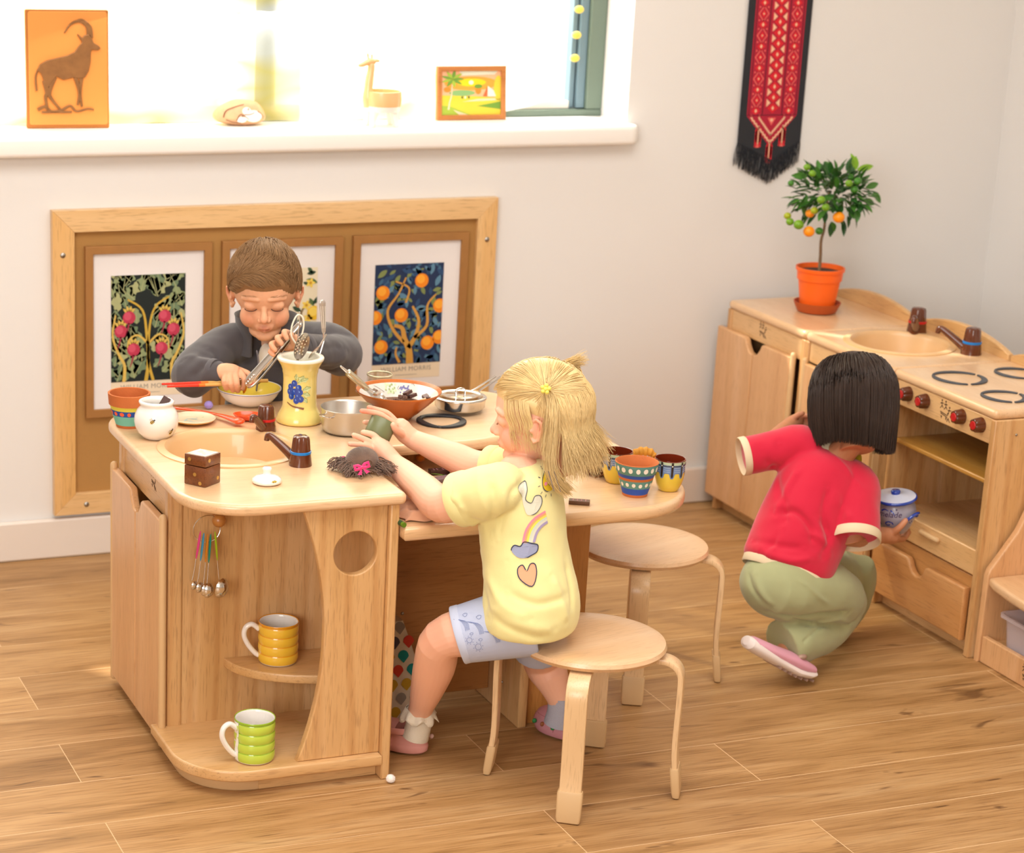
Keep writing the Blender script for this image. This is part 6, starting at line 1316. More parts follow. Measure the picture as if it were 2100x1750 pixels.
def segd(P, a, b):
    a = np.array(a); b = np.array(b); d = b-a; t = np.clip(((P-a)@d)/(d@d), 0, 1); return np.linalg.norm(P-(a+t[:, None]*d), axis=1)
def folds(me, lst, nz=0, nsc=30, seed=0):
    P = coords(me); N = normals(me); D = np.zeros(len(P)); bt = BVHTree.FromPolygons([tuple(p) for p in P], [tuple(p.vertices) for p in me.polygons])
    for pts, w_, a_ in lst:
        q_ = []
        for p in pts:
            d = (Vector(p)-CAM).normalized(); h = bt.ray_cast(CAM, d); q_.append(h[0] if h[0] is not None else bt.find_nearest(Vector(p))[0])
        pts = [tuple(v) for v in crom(q_, 4)]
        dm = np.min([segd(P, p, q) for p, q in zip(pts, pts[1:])], axis=0); e0 = np.linalg.norm(P-np.array(pts[0]), axis=1); e1 = np.linalg.norm(P-np.array(pts[-1]), axis=1); D += a_*np.exp(-(dm/w_)**2)*np.clip(np.minimum(e0, e1)/.02+.15, 0, 1)
    if nz: D += np.array([noise.noise(Vector(p)*nsc+Vector((seed, 0, 0))) for p in P])*nz
    P = P+N*D[:, None]; me.vertices.foreach_set('co', P.ravel()); me.update()
def place(me, name, m_, parent, base, smooth=True):
    o_ = Vector(base); me.transform(Matrix.Translation(-o_)); me.materials.clear()
    for q in (m_ if isinstance(m_, list) else [m_]): me.materials.append(q)
    me.polygons.foreach_set('use_smooth', [True]*len(me.polygons)); me.name = name
    o = bpy.data.objects.new(name, me); col.objects.link(o); o.parent = parent; return o
def band_of(A_, n_, prof, m_, nm, parent, sx=1, sy=1, up=None, seg=44):
    """open ring of cloth around the axis n_ at A_; prof = [(radius, offset along the axis)]"""
    n_ = Vector(n_).normalized(); u = Vector(up) if up is not None else n_.orthogonal(); u = (u-n_*u.dot(n_)).normalized(); w_ = n_.cross(u)
    b = MB(); b.rings([[Vector(A_)+n_*z+(w_*math.cos(2*PI*k/seg)*sx+u*math.sin(2*PI*k/seg)*sy)*r for k in range(seg)] for r, z in prof], caps=False)
    return b.build(nm, m_, parent, world=True, sharp=70)
def skin_mat(name, sss=.12):
    m = mat(name, 'ffffff', .48, sss=sss, spec=.35); nt = m.node_tree; a = nt.nodes.new('ShaderNodeVertexColor'); a.layer_name = 'tone'
    nt.links.new(a.outputs['Color'], nt.nodes['Principled BSDF'].inputs['Base Color']); return m
def tone(me, base, spots):
    """spots: (point, radius, colour, strength)"""
    P = coords(me); C_ = np.tile(np.array(lin(base)[:3]), (len(P), 1))
    for p, r, c_, s_ in spots:
        w_ = (s_*np.exp(-(np.linalg.norm(P-np.array(p), axis=1)/r)**2))[:, None]; C_ = C_*(1-w_)+np.array(lin(c_)[:3])*w_
    at_ = me.color_attributes.new('tone', 'FLOAT_COLOR', 'POINT'); at_.data.foreach_set('color', np.hstack([C_, np.ones((len(P), 1))]).ravel())
def headM(c, F, pitch, roll=0):
    F = Vector((F[0], F[1], 0)).normalized(); U = Vector((0, 0, 1)); R = F.cross(U)
    F2 = F*math.cos(pitch)-U*math.sin(pitch); U2 = U*math.cos(pitch)+F*math.sin(pitch)
    R3 = R*math.cos(roll)+U2*math.sin(roll); U3 = U2*math.cos(roll)-R*math.sin(roll)
    return Matrix(((R3.x, F2.x, U3.x, c[0]), (R3.y, F2.y, U3.y, c[1]), (R3.z, F2.z, U3.z, c[2]), (0, 0, 0, 1)))
def add_head(mb, H, ears=True):
    b = MB()
    b.ball((0, -.010, .018), (.068, .084, .077), 40, 26); b.ball((0, .018, -.030), (.050, .056, .055), 32, 20)
    for s_ in (-1, 1):
        b.ball((s_*.027, .043, -.034), (.0245, .024, .026), 20, 14); b.ball((s_*.027, .0590, .001), (.0150, .0125, .0125), 20, 14)
        b.tube([(s_*.012, .0700, .019), (s_*.028, .0665, .020), (s_*.042, .056, .015)], [.0055, .006, .0055], 12, round_ends=True)
        b.ball((s_*.0085, .0765, -.0265), (.0058, .007, .0055), 14, 10)
    b.tube([(0, .066, .006), (0, .074, -.010), (0, .082, -.022)], [.006, .0065, .0085], 14, round_ends=True)
    b.ball((0, .0665, -.046), (.020, .0095, .014), 20, 12)
    b.tube([(-.016, .067, -.0485), (-.006, .0752, -.0452), (0, .0755, -.0462), (.006, .0752, -.0452), (.016, .067, -.0485)], [.002, .0036, .0034, .0036, .002], 10, round_ends=True)
    b.tube([(-.014, .066, -.0510), (0, .0738, -.0530), (.014, .066, -.0510)], [.002, .0046, .002], 10, round_ends=True)
    b.ball((0, .056, -.072), (.020, .016, .014), 20, 12); b.ball((0, .034, -.070), (.034, .034, .018), 24, 14)
    if ears:
        for s_ in (-1, 1):
            b.tube([(s_*.064, .010, -.022), (s_*.0685, .004, -.034), (s_*.071, -.006, -.030), (s_*.0785, -.0135, -.012), (s_*.0785, -.0135, .002), (s_*.073, -.004, .009), (s_*.067, .006, .003)], [.0036, .0044, .0036, .0034, .0036, .0036, .003], 10, round_ends=True)
            b.ball((s_*.068, -.003, -.012), (.006, .010, .019), 16, 12); b.ball((s_*.0705, .008, -.0125), (.003, .003, .004), 10, 8)
    b.tube([(0, -.022, -.035), (0, -.030, -.085), (0, -.034, -.115)], [.036, .034, .037], 24)
    for v in b.bm.verts: v.co = H @ v.co
    me = bpy.data.meshes.new('h'); bmesh.ops.recalc_face_normals(b.bm, faces=b.bm.faces); b.bm.to_mesh(me); b.bm.free(); mb.add(me); bpy.data.meshes.remove(me)
def hand_mesh(mb, wrist, palm, fingers, pr=.0165, fr=.0062, wr=.018):
    mb.tube([wrist]+palm, [wr]+[pr]*len(palm), 16, round_ends=True)
    for f in fingers:
        r = f[-1] if isinstance(f[-1], float) else fr; pts = [p for p in f if not isinstance(p, float)]
        P_ = crom(pts, 4); mb.tube(P_, [r*(1.12-.28*k/(len(P_)-1)) for k in range(len(P_))], 12, round_ends=True)
def hair_np(paths, r0, r1, mis=None):
    """thin three-sided strands from an (N, K, 3) array"""
    P = np.array(paths); N_, K, _ = P.shape; T = np.gradient(P, axis=1); T /= (np.linalg.norm(T, axis=2, keepdims=True)+1e-9)
    ref = np.array([.31, .52, .79]); A = np.cross(T, ref); A /= (np.linalg.norm(A, axis=2, keepdims=True)+1e-9); B = np.cross(T, A)
    rad = (r0+(r1-r0)*np.linspace(0, 1, K)**1.5)[None, :, None, None]; an = np.array([0, 2.094, 4.189]); V = P[:, :, None, :]+rad*(A[:, :, None, :]*np.cos(an)[None, None, :, None]+B[:, :, None, :]*np.sin(an)[None, None, :, None])
    V = V.reshape(-1, 3); i = np.arange(N_)[:, None, None]*K*3+np.arange(K-1)[None, :, None]*3; j = np.arange(3)[None, None, :]; j2 = (j+1) % 3
    Fc = np.stack([i+j, i+j2, i+3+j2, i+3+j], -1).reshape(-1, 4); me = bpy.data.meshes.new('hair'); me.vertices.add(len(V)); me.vertices.foreach_set('co', V.ravel())
    nf = len(Fc); me.loops.add(nf*4); me.loops.foreach_set('vertex_index', Fc.ravel().astype(np.int32)); me.polygons.add(nf)
    me.polygons.foreach_set('loop_start', (np.arange(nf)*4).astype(np.int32)); me.polygons.foreach_set('loop_total', np.full(nf, 4, np.int32))
    if mis is not None: me.polygons.foreach_set('material_index', np.repeat(np.array(mis), (K-1)*3).astype(np.int32))
    me.update(calc_edges=True); me.validate(); return me
def resamp(pts, K):
    P = np.array([tuple(p) for p in crom(pts, 6)]); s_ = np.concatenate([[0], np.cumsum(np.linalg.norm(np.diff(P, axis=0), axis=1))]); t = np.linspace(0, s_[-1], K)
    return np.stack([np.interp(t, s_, P[:, k]) for k in range(3)], -1)
def scalp(d, k=1.0, e=0.0):
    d = Vector(d).normalized(); return Vector((d.x*.0705*k, -.010+d.y*.0865*k, .018+d.z*.0800*k))+d*e
def slerp_d(a, b, t): a = Vector(a).normalized(); b = Vector(b).normalized(); return a.slerp(b, t)
def hair_obj(H, paths_local, name, mats_, parent, base, r0=.0006, r1=.00025, seed=1):
    A = np.array([[tuple(H @ Vector(p)) for p in s_] for s_ in paths_local]); rn_ = np.random.RandomState(seed)
    me = hair_np(A, r0, r1, rn_.choice(len(mats_), len(A))); return place(me, name, mats_, parent, base)
def cap_mesh(H, fn, name, m_, parent, base):
    """hair base: scaled scalp shell trimmed where fn(direction) is negative"""
    b = MB().ball((0, 0, 0), 1, 64, 44)
    for v in b.bm.verts:
        d = v.co.normalized(); k = fn(d); v.co = H @ (scalp(d, 1.0, k))
    return b.build(name, m_, parent, world=True, sharp=90)
HB = mat

# ===== the boy behind the island =====
P0 = Vector((1.455, -.665, 0)); boy = thing('person', 'small boy with short brown hair in a dark grey zip jacket holding tongs', 'person', P0)
FB = (-.33, -.94); bh = Vector((1.4298, -0.7350, 0.8010)); HBm = headM(bh, FB, .31, -.03)
mb = MB(); add_head(mb, HBm)
SR_ = Vector((1.3603, -0.6750, 0.6709)); SL_ = Vector((1.5583, -0.6650, 0.6656)); ER = Vector((1.2724, -0.7350, 0.6293)); WR = Vector((1.3150, -0.7950, 0.6479)); EL = Vector((1.6100, -0.7200, 0.6512)); WL = Vector((1.4683, -0.8450, 0.7050))
mb.tube([ER, WR], [.026, .0185], 16, round_ends=True); mb.tube([EL, WL], [.026, .0185], 16, round_ends=True)
mb.tube([(SR_+SL_)/2+Vector((0, 0, -.12)), (SR_+SL_)/2+Vector((0, 0, -.0))], [.06, .045], 20, round_ends=True)
def px(*l): return [q if isinstance(q, float) else Vector(q) for q in l]
hand_mesh(mb, WR, px((1.3281, -0.8000, 0.6504), (1.3412, -0.8050, 0.6488)), [
    px((1.3223, -0.8120, 0.6434), (1.3154, -0.8280, 0.6364), (1.3217, -0.8220, 0.6201)), px((1.3309, -0.8180, 0.6454), (1.3268, -0.8350, 0.6323), (1.3361, -0.8230, 0.6153)),
    px((1.3424, -0.8180, 0.6468), (1.3407, -0.8340, 0.6323), (1.3469, -0.8220, 0.6134)), px((1.3537, -0.8120, 0.6498), (1.3582, -0.8280, 0.6390), (1.3580, -0.8200, 0.6174)),
    px((1.3511, -0.8000, 0.6532), (1.3644, -0.8050, 0.6485), (1.3718, -0.8150, 0.6454), (1.3729, -0.8220, 0.6346), .0068)], .0175, .0066)
hand_mesh(mb, WL, px((1.4485, -0.8580, 0.7214), (1.4388, -0.8620, 0.7197)), [
    px((1.4426, -0.8680, 0.7383), (1.4205, -0.8920, 0.7499), (1.4226, -0.9020, 0.7390), .0065), px((1.4344, -0.8680, 0.7305), (1.4052, -0.8950, 0.7393), (1.4104, -0.9050, 0.7292), .0067),
    px((1.4262, -0.8680, 0.7208), (1.3937, -0.8930, 0.7263), (1.3978, -0.9030, 0.7163), .0065), px((1.4251, -0.8660, 0.7102), (1.3936, -0.8880, 0.7109), (1.3966, -0.8980, 0.7050), .0060),
    px((1.4508, -0.8700, 0.7179), (1.4394, -0.8900, 0.7333), (1.4346, -0.8970, 0.7443), .0068)], .018, .0065)
me = solid(mb, .0016, 3)
hl = lambda *p: HBm @ Vector(p)
tone(me, 'dfa883', [(hl(s_*.034, .062, -.032), .017, 'dc8f70', .55) for s_ in (-1, 1)]+[(hl(0, .074, -.0475), .0072, 'c26a58', .8), (hl(.008, .073, -.049), .006, 'c26a58', .7), (hl(-.008, .073, -.049), .006, 'c26a58', .7), (hl(0, .086, -.026), .010, 'dc9070', .5)]+
     [(hl(s_*.027, .072, -.004), .010, 'cf977a', .5) for s_ in (-1, 1)]+[(hl(s_*.078, -.01, 0), .02, 'e08a6a', .5) for s_ in (-1, 1)]+[((1.3286, -0.8200, 0.6161), .018, 'e0936f', .4), ((1.3998, -0.9000, 0.7185), .02, 'e0936f', .4)])
skinm = skin_mat('skin'); place(me, 'body', skinm, boy, P0)
# closed looking-down eyes, brows
lash = mat('lashes', '4a2f22', .7); brow = mat('brow_brown', 'b98a62', .8)
for s_ in (-1, 1):
    b = MB(); pts = [(s_*(.027+.0125*math.cos(a)), .0712-.0038*abs(math.cos(a))**2, -.0035-.0042*math.sin(a)) for a in [PI*k/8 for k in range(9)]]; b.tube([hl(*p) for p in pts], .0009, 6, round_ends=True); b.build('eyelashes', lash, boy, world=True)
    rb_ = Random(5+s_); pb_l = []
    for k in range(60):
        t_ = rb_.random(); x = .013+.030*t_; p = Vector((s_*x, .0765-.0125*t_*t_*1.3, .0285-.006*t_+.002*math.sin(PI*t_)+rb_.uniform(-.002, .002)))
        pb_l.append([p, p+Vector((s_*.003, -.0004, .0012)), p+Vector((s_*.006, -.0012, .0014))])
    hair_obj(HBm, pb_l, 'eyebrow', [brow], boy, P0, .0003, .0001, 3)
# short hair
def hl_boy(d):   # hairline: lowest elevation for an azimuth
    az = math.atan2(d[0], d[1]); a = abs(az)
    return (.33 if a < .55 else .33-.75*(a-.55) if a < 1.05 else -.045-.05*(a-1.05) if a < 1.35 else -.18 if a < 1.9 else -.62)
hair_b = [mat('hair_brown', '8f6c48', .55, spec=.25), mat('hair_light', 'c9a875', .5, spec=.3), mat('hair_mid', 'ab8759', .5, spec=.3)]
def cap_b(d):
    el = math.asin(max(-1, min(1, d.z))); h = hl_boy(d); return .0045*max(-1, min(1, (el-h)/.10)) if el < h+.1 else .0045+.003*max(0, d.z)
cap_mesh(HBm, cap_b, 'hair_base', hair_b[0], boy, P0)
rn = Random(21); paths = []; wh = Vector((.10, -.75, .66)).normalized()
for i in range(5200):
    z_ = rn.uniform(-.62, 1); a = rn.uniform(-PI, PI); r_ = math.sqrt(1-z_*z_); d = Vector((r_*math.sin(a), r_*math.cos(a), z_)); el = math.asin(d.z)
    if el < hl_boy(d)+.02: continue
    fl_ = (d-wh*d.dot(wh)); fl_ = fl_.normalized() if fl_.length > .16 else Vector((rn.uniform(-1, 1), rn.uniform(-1, 1), 0)).normalized(); fl_ = (fl_+Vector((.45 if d.y > .1 else .1, .0, -.15 if d.y > .2 else -.3))); fl_ = (fl_-d*fl_.dot(d)).normalized()
    L_ = rn.uniform(.020, .036)*(1.25 if d.z > .3 else .7); lift = .0045+.006*max(0, d.z); s_ = []
    for k in range(5):
        t = k/4; dd = (d+fl_*(L_*t/.08)).normalized(); e_ = math.asin(dd.z)
        s_.append(scalp(dd, 1.0, .003+lift*math.sin(PI*.5*min(1, t*1.5))-.002*t+rn.uniform(-.0006, .0006)))
    paths.append(s_)
hair_obj(HBm, paths, 'hair', hair_b, boy, P0, .0007, .0003, 4)
# jacket
jm = mat('jacket_grey', '4b4648', .9, sheen=.25, bump=.15, bscale=900); CH = (SR_+SL_)/2; b = MB()
rx = Vector((SL_-SR_)).normalized()
for z, w_, dpt in ((.10, .082, .060),):
    pass
b.tube([CH+Vector((.008, .01, -.50)), CH+Vector((.008, .0, -.25)), CH+Vector((.0, -.005, -.12)), CH+Vector((0, -.004, -.035)), CH+Vector((0, .0, .008))], [.082, .090, .092, .086, .050], 40, sx=1.0, sy=.72, up=(-rx.y, rx.x, 0), round_ends=True)
b.tube(crom([SR_+rx*.045+Vector((0, 0, .004)), SR_, SR_.lerp(ER, .55)+Vector((0, 0, .004)), ER+Vector((.004, 0, -.003)), ER.lerp(WR, .45), ER.lerp(WR, .80)], 4), [.044, .046, .047, .046, .045, .044, .044, .045, .046, .047, .048, .048, .047, .044, .041, .038, .035, .033, .031, .030, .029], 28, round_ends=True)
b.tube(crom([SL_-rx*.045+Vector((0, 0, .004)), SL_, SL_.lerp(EL, .55)+Vector((0, 0, .010)), EL, EL.lerp(WL, .5), EL.lerp(WL, .92)], 4), [.044, .046, .047, .048, .048, .048, .048, .049, .050, .050, .050, .049, .047, .044, .041, .038, .035, .033, .032, .031, .030], 28, round_ends=True)
me = solid(b, .0032, 5)
f = lambda l, y: [W_pts[k] for k in l]
def PX(y, *l): return [Vector(ATP[(q, y)]) for q in l]
folds(me, [(PX(-.80, (372, 745), (400, 735), (430, 752)), .010, .005), (PX(-.80, (385, 780), (420, 750), (440, 740)), .008, -.005), (PX(-.80, (372, 790), (400, 792), (430, 770)), .010, .004), (PX(-.80, (425, 715), (445, 735), (440, 760)), .008, -.005),
           (PX(-.78, (640, 700), (665, 715), (700, 708)), .010, -.004), (PX(-.78, (655, 745), (690, 742), (712, 720)), .010, .004), (PX(-.78, (650, 780), (680, 772), (705, 750)), .008, -.006), (PX(-.74, (470, 710), (480, 750), (478, 800)), .007, -.003)], .0016, 38, 2)
place(me, 'jacket', jm, boy, P0)
cu_m = mat('jacket_cuff', '524d50', .9, sheen=.2, bump=.3, bscale=600)
for A_, B_, r0_ in ((ER.lerp(WR, .76), WR.lerp(ER, .05), .0275), (EL.lerp(WL, .86), WL.lerp(EL, .05), .0285)):
    d = (B_-A_).normalized(); l_ = (B_-A_).length; band_of(A_, d, [(r0_+.0005, 0), (r0_+.003, .004), (r0_+.001, l_-.004), (r0_-.0005, l_), (r0_-.005, l_-.001), (r0_-.007, l_*.3)], cu_m, 'cuff', boy)
# collar: a strip standing round the neck, open in front
nk = hl(0, -.030, -.105); b = MB(); G = []; Fv = Vector((FB[0], FB[1], 0)).normalized(); Rv = Fv.cross(Vector((0, 0, 1)))
for i in range(41):
    a = math.radians(28+304*i/40); G.append([nk+(Fv*math.cos(a)*rr+Rv*math.sin(a)*rr)+Vector((0, 0, zz))+Fv*ff for rr, zz, ff in ((.068, -.050, .012), (.062, -.012, .010), (.066, .024, .006), (.0675, .029, .006), (.063, .024, .006), (.058, -.012, .010), (.058, -.05, .012))])
for i in range(40):
    for j in range(6): 
        pass
GV = [[b.bm.verts.new(p) for p in r] for r in G]
for i in range(40):
    for j in range(6): b.face([GV[i][j], GV[i+1][j], GV[i+1][j+1], GV[i][j+1]])
b.face(GV[0]); b.face(GV[-1][::-1]); b.build('collar', jm, boy, world=True, sharp=80)
b = MB(); b.tube(crom([(1.4054, -0.7650, 0.6792), (1.4101, -0.7620, 0.6542), (1.4113, -0.7570, 0.6215), (1.4109, -0.7500, 0.5934)], 5), .0035, 10, sy=.5, round_ends=True); b.build('zip', mat('zip_grey', '7d777c', .5), boy, world=True)
b = MB(); b.ball(Vector((1.4350, -0.7350, 0.6590)), (.016, .012, .030), 20, 14); b.build('undershirt', mat('undershirt', 'e4d9c8', .9), boy, world=True)
# tongs
tg = thing('tongs', 'long polished metal kitchen tongs held by the boy above the yellow bowl', 'tongs', (1.4053, -0.8700, 0.6908))
T0 = Vector((1.3572, -0.8450, 0.6289)); T1 = Vector((1.4535, -0.8950, 0.7661)); d = (T1-T0).normalized()
for s_, off in ((1, Vector((-.002, -.005, .004))), (-1, Vector((.006, .002, -.008)))):
    b = MB(); K = [T0+off*.5, T0+d*.02+off*1.2, T0+d*.06+off*1.3, T0+d*.11+off*1.0, T1-d*.01+off*.4, T1]
    b.tube(crom(K, 5), [.004, .007, .0095, .0105, .0105, .010, .0095, .009, .0088, .0085, .0082, .008, .0078, .0075, .0072, .007, .0068, .0065, .0062, .006, .006, .0058, .0056, .0055, .005, .005][:len(crom(K, 5))], 16, sx=1, sy=.28, up=off+Vector((-.001, -.003, .002))); b.build('arm', steel, tg, world=True)
b = MB()
for k in range(5): b.ball(T0+d*(.004+.006*k)+Vector((-.005, -.008, .004)), (.0028, .0028, .0028), 10, 8)
b.build('scalloped_edge', steel, tg, world=True)
MB().tube([T1-d*.006-Vector((.004, 0, 0)), T1+d*.012, T1-d*.006+Vector((.004, 0, 0))], .0013, 8, round_ends=True).build('hinge', steel, tg, world=True)
# chopsticks
for k, (a, b_) in enumerate((((1.1868, -0.8150, 0.6356), (1.4184, -0.8000, 0.6254)), ((1.1953, -0.8250, 0.6325), (1.3844, -0.8100, 0.6247)))):
    a = Vector(a); b_ = Vector(b_); t = thing('chopstick', ('upper' if k == 0 else 'lower')+' red tipped wooden chopstick held in the boys fist over the bowl', 'chopstick', a, group='chopsticks held by the boy')
    MB().tube([a.lerp(b_, .0), a.lerp(b_, .36)], [.0022, .0032], 10, round_ends=False).build('painted_end', mat('chop_red', 'dd3a24', .4), t, world=True)
    MB().tube([a.lerp(b_, .36), a.lerp(b_, .43)], [.0033, .0034], 10).build('band', mat('chop_orange', 'f07a2a', .4), t, world=True)
    MB().tube([a.lerp(b_, .43), b_], [.0033, .0038], 10).build('stick', mat('chop_wood', 'd9a85c', .5), t, world=True)

# ===== the girl in yellow on the stool =====
G0 = Vector((1.72, -1.55, .30)); girl = thing('person', 'blonde little girl with pigtails in a pale yellow printed shirt sitting on a stool', 'person', G0)
gh = Vector((1.7095, -1.4850, 0.7155)); HG = headM(gh, (-.87, .49), .16, .0); hg_ = lambda *p: HG @ Vector(p)
GL = Vector((1.5945, -1.5600, 0.6009)); GR = Vector((1.7441, -1.4550, 0.5959)); HC_ = Vector((1.6832, -1.5600, 0.3526))
ELg = Vector((1.5305, -1.4750, 0.5524)); WLg = Vector((1.5133, -1.2750, 0.5763)); ERg = Vector((1.6638, -1.3300, 0.5734)); WRg = Vector((1.5848, -1.2000, 0.5971))
mb = MB(); add_head(mb, HG)
mb.tube(crom([GL, GL.lerp(ELg, .6), ELg, ELg.lerp(WLg, .35), ELg.lerp(WLg, .75), WLg], 4), [.034, .034, .034, .034, .034, .034, .034, .034, .0335, .033, .0325, .0315, .0305, .029, .0275, .026, .0245, .023, .0215, .0205, .0200][:21], 24, round_ends=True)
mb.tube(crom([GR, GR.lerp(ERg, .6), ERg, ERg.lerp(WRg, .35), ERg.lerp(WRg, .75), WRg], 4), [.033, .033, .033, .033, .033, .033, .0325, .032, .0315, .031, .0305, .030, .029, .0275, .026, .0245, .023, .0215, .0205, .020, .0195][:21], 24, round_ends=True)
hand_mesh(mb, WLg, px((1.4997, -1.2620, 0.5930), (1.4920, -1.2500, 0.6018)), [
    px((1.4956, -1.2450, 0.6127), (1.4831, -1.2400, 0.6248), (1.4659, -1.2350, 0.6294), .0066), px((1.4838, -1.2500, 0.6082), (1.4635, -1.2500, 0.6192), (1.4414, -1.2500, 0.6294), .0064),
    px((1.4823, -1.2550, 0.5981), (1.4583, -1.2620, 0.6114), (1.4283, -1.2650, 0.6172), .0060), px((1.4815, -1.2500, 0.5909), (1.4752, -1.2400, 0.5934), (1.4688, -1.2300, 0.6007), .0058),
    px((1.5166, -1.2500, 0.5884), (1.5190, -1.2350, 0.5986), (1.5116, -1.2250, 0.6061), .0068)], .0205, .0064, .0205)
hand_mesh(mb, WRg, px((1.5699, -1.1950, 0.6085), (1.5613, -1.1900, 0.6196)), [
    px((1.5514, -1.1880, 0.6314), (1.5336, -1.1850, 0.6494), (1.5089, -1.1850, 0.6588), (1.4957, -1.1850, 0.6635), .0062), px((1.5447, -1.2000, 0.6292), (1.5186, -1.2000, 0.6495), (1.4982, -1.2000, 0.6576), (1.4750, -1.2000, 0.6620), .0060),
    px((1.5583, -1.1800, 0.6151), (1.5313, -1.1700, 0.6220), (1.4915, -1.1750, 0.6319), .0058), px((1.5616, -1.1800, 0.6089), (1.5389, -1.1650, 0.6074), (1.5132, -1.1650, 0.6140), .0055),
    px((1.5598, -1.2050, 0.6100), (1.5382, -1.2220, 0.6259), (1.5301, -1.2260, 0.6372), .0072)], .0195, .0062, .0195)
KN = Vector((1.5351, -1.5000, 0.2977)); AN = Vector((1.553, -1.362, .088)); mb.tube(crom([HC_+Vector((-.03, 0, -.005)), HC_.lerp(KN, .6), KN, KN.lerp(AN, .35), KN.lerp(AN, .75), AN, AN+Vector((-.002, .0, -.035))], 4),
    [.052, .052, .051, .050, .049, .047, .045, .042, .040, .040, .040, .0405, .040, .038, .035, .032, .029, .026, .0245, .0235, .0235, .024, .024, .024, .024][:25], 24, round_ends=True)
KR = Vector((1.8069, -1.3700, 0.1873)); AR = Vector((1.8388, -1.4000, 0.0974)); mb.tube(crom([HC_+Vector((.03, .04, -.01)), KR, KR.lerp(AR, .5), AR, AR+Vector((.004, -.0, -.03))], 4), [.05, .048, .046, .044, .042, .041, .040, .038, .035, .031, .028, .026, .025, .024, .024, .024, .024][:17], 22, round_ends=True)
mb.tube([HC_+Vector((0, 0, .03)), (GL+GR)/2], [.06, .05], 20, round_ends=True)
me = solid(mb, .0018, 3)
tone(me, 'efb99c', [(hg_(-.040, .052, -.034), .020, 'e88f7c', .65), (hg_(.040, .052, -.034), .020, 'e88f7c', .65), (hg_(0, .073, -.048), .009, 'd0705e', .8), (hg_(0, .088, -.026), .010, 'e8937c', .5), (hg_(-.078, -.01, -.008), .024, 'ea8f70', .6),
    ((1.4750, -1.2000, 0.6620), .018, 'ea7f68', .7), ((1.4957, -1.1850, 0.6635), .016, 'ea7f68', .6), ((1.4322, -1.2600, 0.6155), .012, 'ea8f78', .6), ((1.4988, -1.5300, 0.3289), .035, 'd98a70', .5), (ELg, .03, 'e59a80', .5)])
place(me, 'body', skinm, girl, G0)
for s_ in (-1, 1):
    b = MB(); b.tube([hg_(s_*(.027+.012*math.cos(a)), .0735-.004*abs(math.cos(a)), -.001-.004*math.sin(a)) for a in [PI*k/8 for k in range(9)]], .0008, 6, round_ends=True); b.build('eyelashes', mat('lash_fair', '8a5f45', .7), girl, world=True)
# shirt
ym = mat('shirt_yellow', 'ece3a0', .9, sheen=.25, bump=.2, bscale=900); CG = (GL+GR)/2; rg = (GR-GL).normalized(); upg = Vector((-rg.y, rg.x, 0)); b = MB()
b.tube(crom([HC_+Vector((0, 0, -.018)), HC_+Vector((0, 0, .03)), HC_.lerp(CG, .45), HC_.lerp(CG, .80), CG+Vector((0, 0, .005)), CG+Vector((-.004, .004, .030))], 4), [.100, .104, .106, .106, .105, .103, .100, .098, .095, .094, .093, .093, .093, .092, .092, .090, .086, .078, .068, .058, .046][:21], 44, sx=1.0, sy=.80, up=upg)
SE = GL.lerp(ELg, .58); b.tube(crom([GL+rg*.04, GL, GL.lerp(SE, .5), SE], 4), [.046, .046, .047, .048, .049, .050, .050, .050, .050, .0500, .0500, .050, .050][:13], 28)
SE2 = GR.lerp(ERg, .74); b.tube(crom([GR-rg*.03, GR, GR.lerp(SE2, .5), SE2], 4), [.043]*5+[.042]*8, 28)
me = solid(b, .0030, 5)
folds(me, [(PX(-1.5, (925, 1010), (950, 1050), (960, 1090)), .008, .004), (PX(-1.5, (1080, 985), (1050, 1010), (1030, 1060), (1020, 1110)), .008, -.004), (PX(-1.5, (1040, 1215), (1100, 1240), (1160, 1225)), .008, -.004), (PX(-1.5, (1000, 1180), (1030, 1240), (1090, 1270)), .009, .004), (PX(-1.5, (945, 1040), (975, 1070), (1005, 1100)), .010, -.006), (PX(-1.5, (1005, 985), (1012, 1030), (1005, 1095)), .007, -.005), (PX(-1.5, (975, 1150), (990, 1200), (1000, 1260)), .012, -.006), (PX(-1.5, (1010, 1240), (1080, 1285), (1140, 1290)), .010, .004), (PX(-1.5, (1010, 1265), (1070, 1300), (1120, 1310)), .007, -.004),
           (PX(-1.6, (1130, 1180), (1150, 1230), (1160, 1280)), .010, .005), (PX(-1.6, (1160, 1150), (1172, 1210), (1172, 1260)), .008, -.004), (PX(-1.5, (965, 1110), (985, 1130), (1040, 1150)), .010, .003)], .0014, 30, 5)
sh = place(me, 'shirt', ym, girl, G0)
ym2 = mat('shirt_hem', 'ecdf85', .9)
for A_, B_, r0_ in ((SE, (ELg-GL).normalized(), .0500), (SE2, (ERg-GR).normalized(), .0420)):
    band_of(A_, B_, [(r0_-.001, -.014), (r0_+.0012, -.012), (r0_+.0014, .008), (r0_, .011), (r0_-.003, .009), (r0_-.005, -.006)], ym, 'sleeve_hem', girl)
bv = BVHTree.FromPolygons([tuple(Vector(v.co)+G0) for v in sh.data.vertices], [tuple(p.vertices) for p in sh.data.polygons])
Fg = Vector((-rg.y, rg.x, 0)).normalized(); Fg = Fg if Fg.y > 0 else -Fg; OB = Vector(GO)
def back(u, v, eps=.0012):
    o_ = OB+Vector((GUX[0], GUX[1], 0))*u+Vector((0, 0, v))-Vector((GN[0], GN[1], 0))*.25; h = bv.ray_cast(o_, Vector((GN[0], GN[1], 0)))
    return (h[0]+h[1]*eps) if h[0] is not None else o_+Vector((GN[0], GN[1], 0))*.15
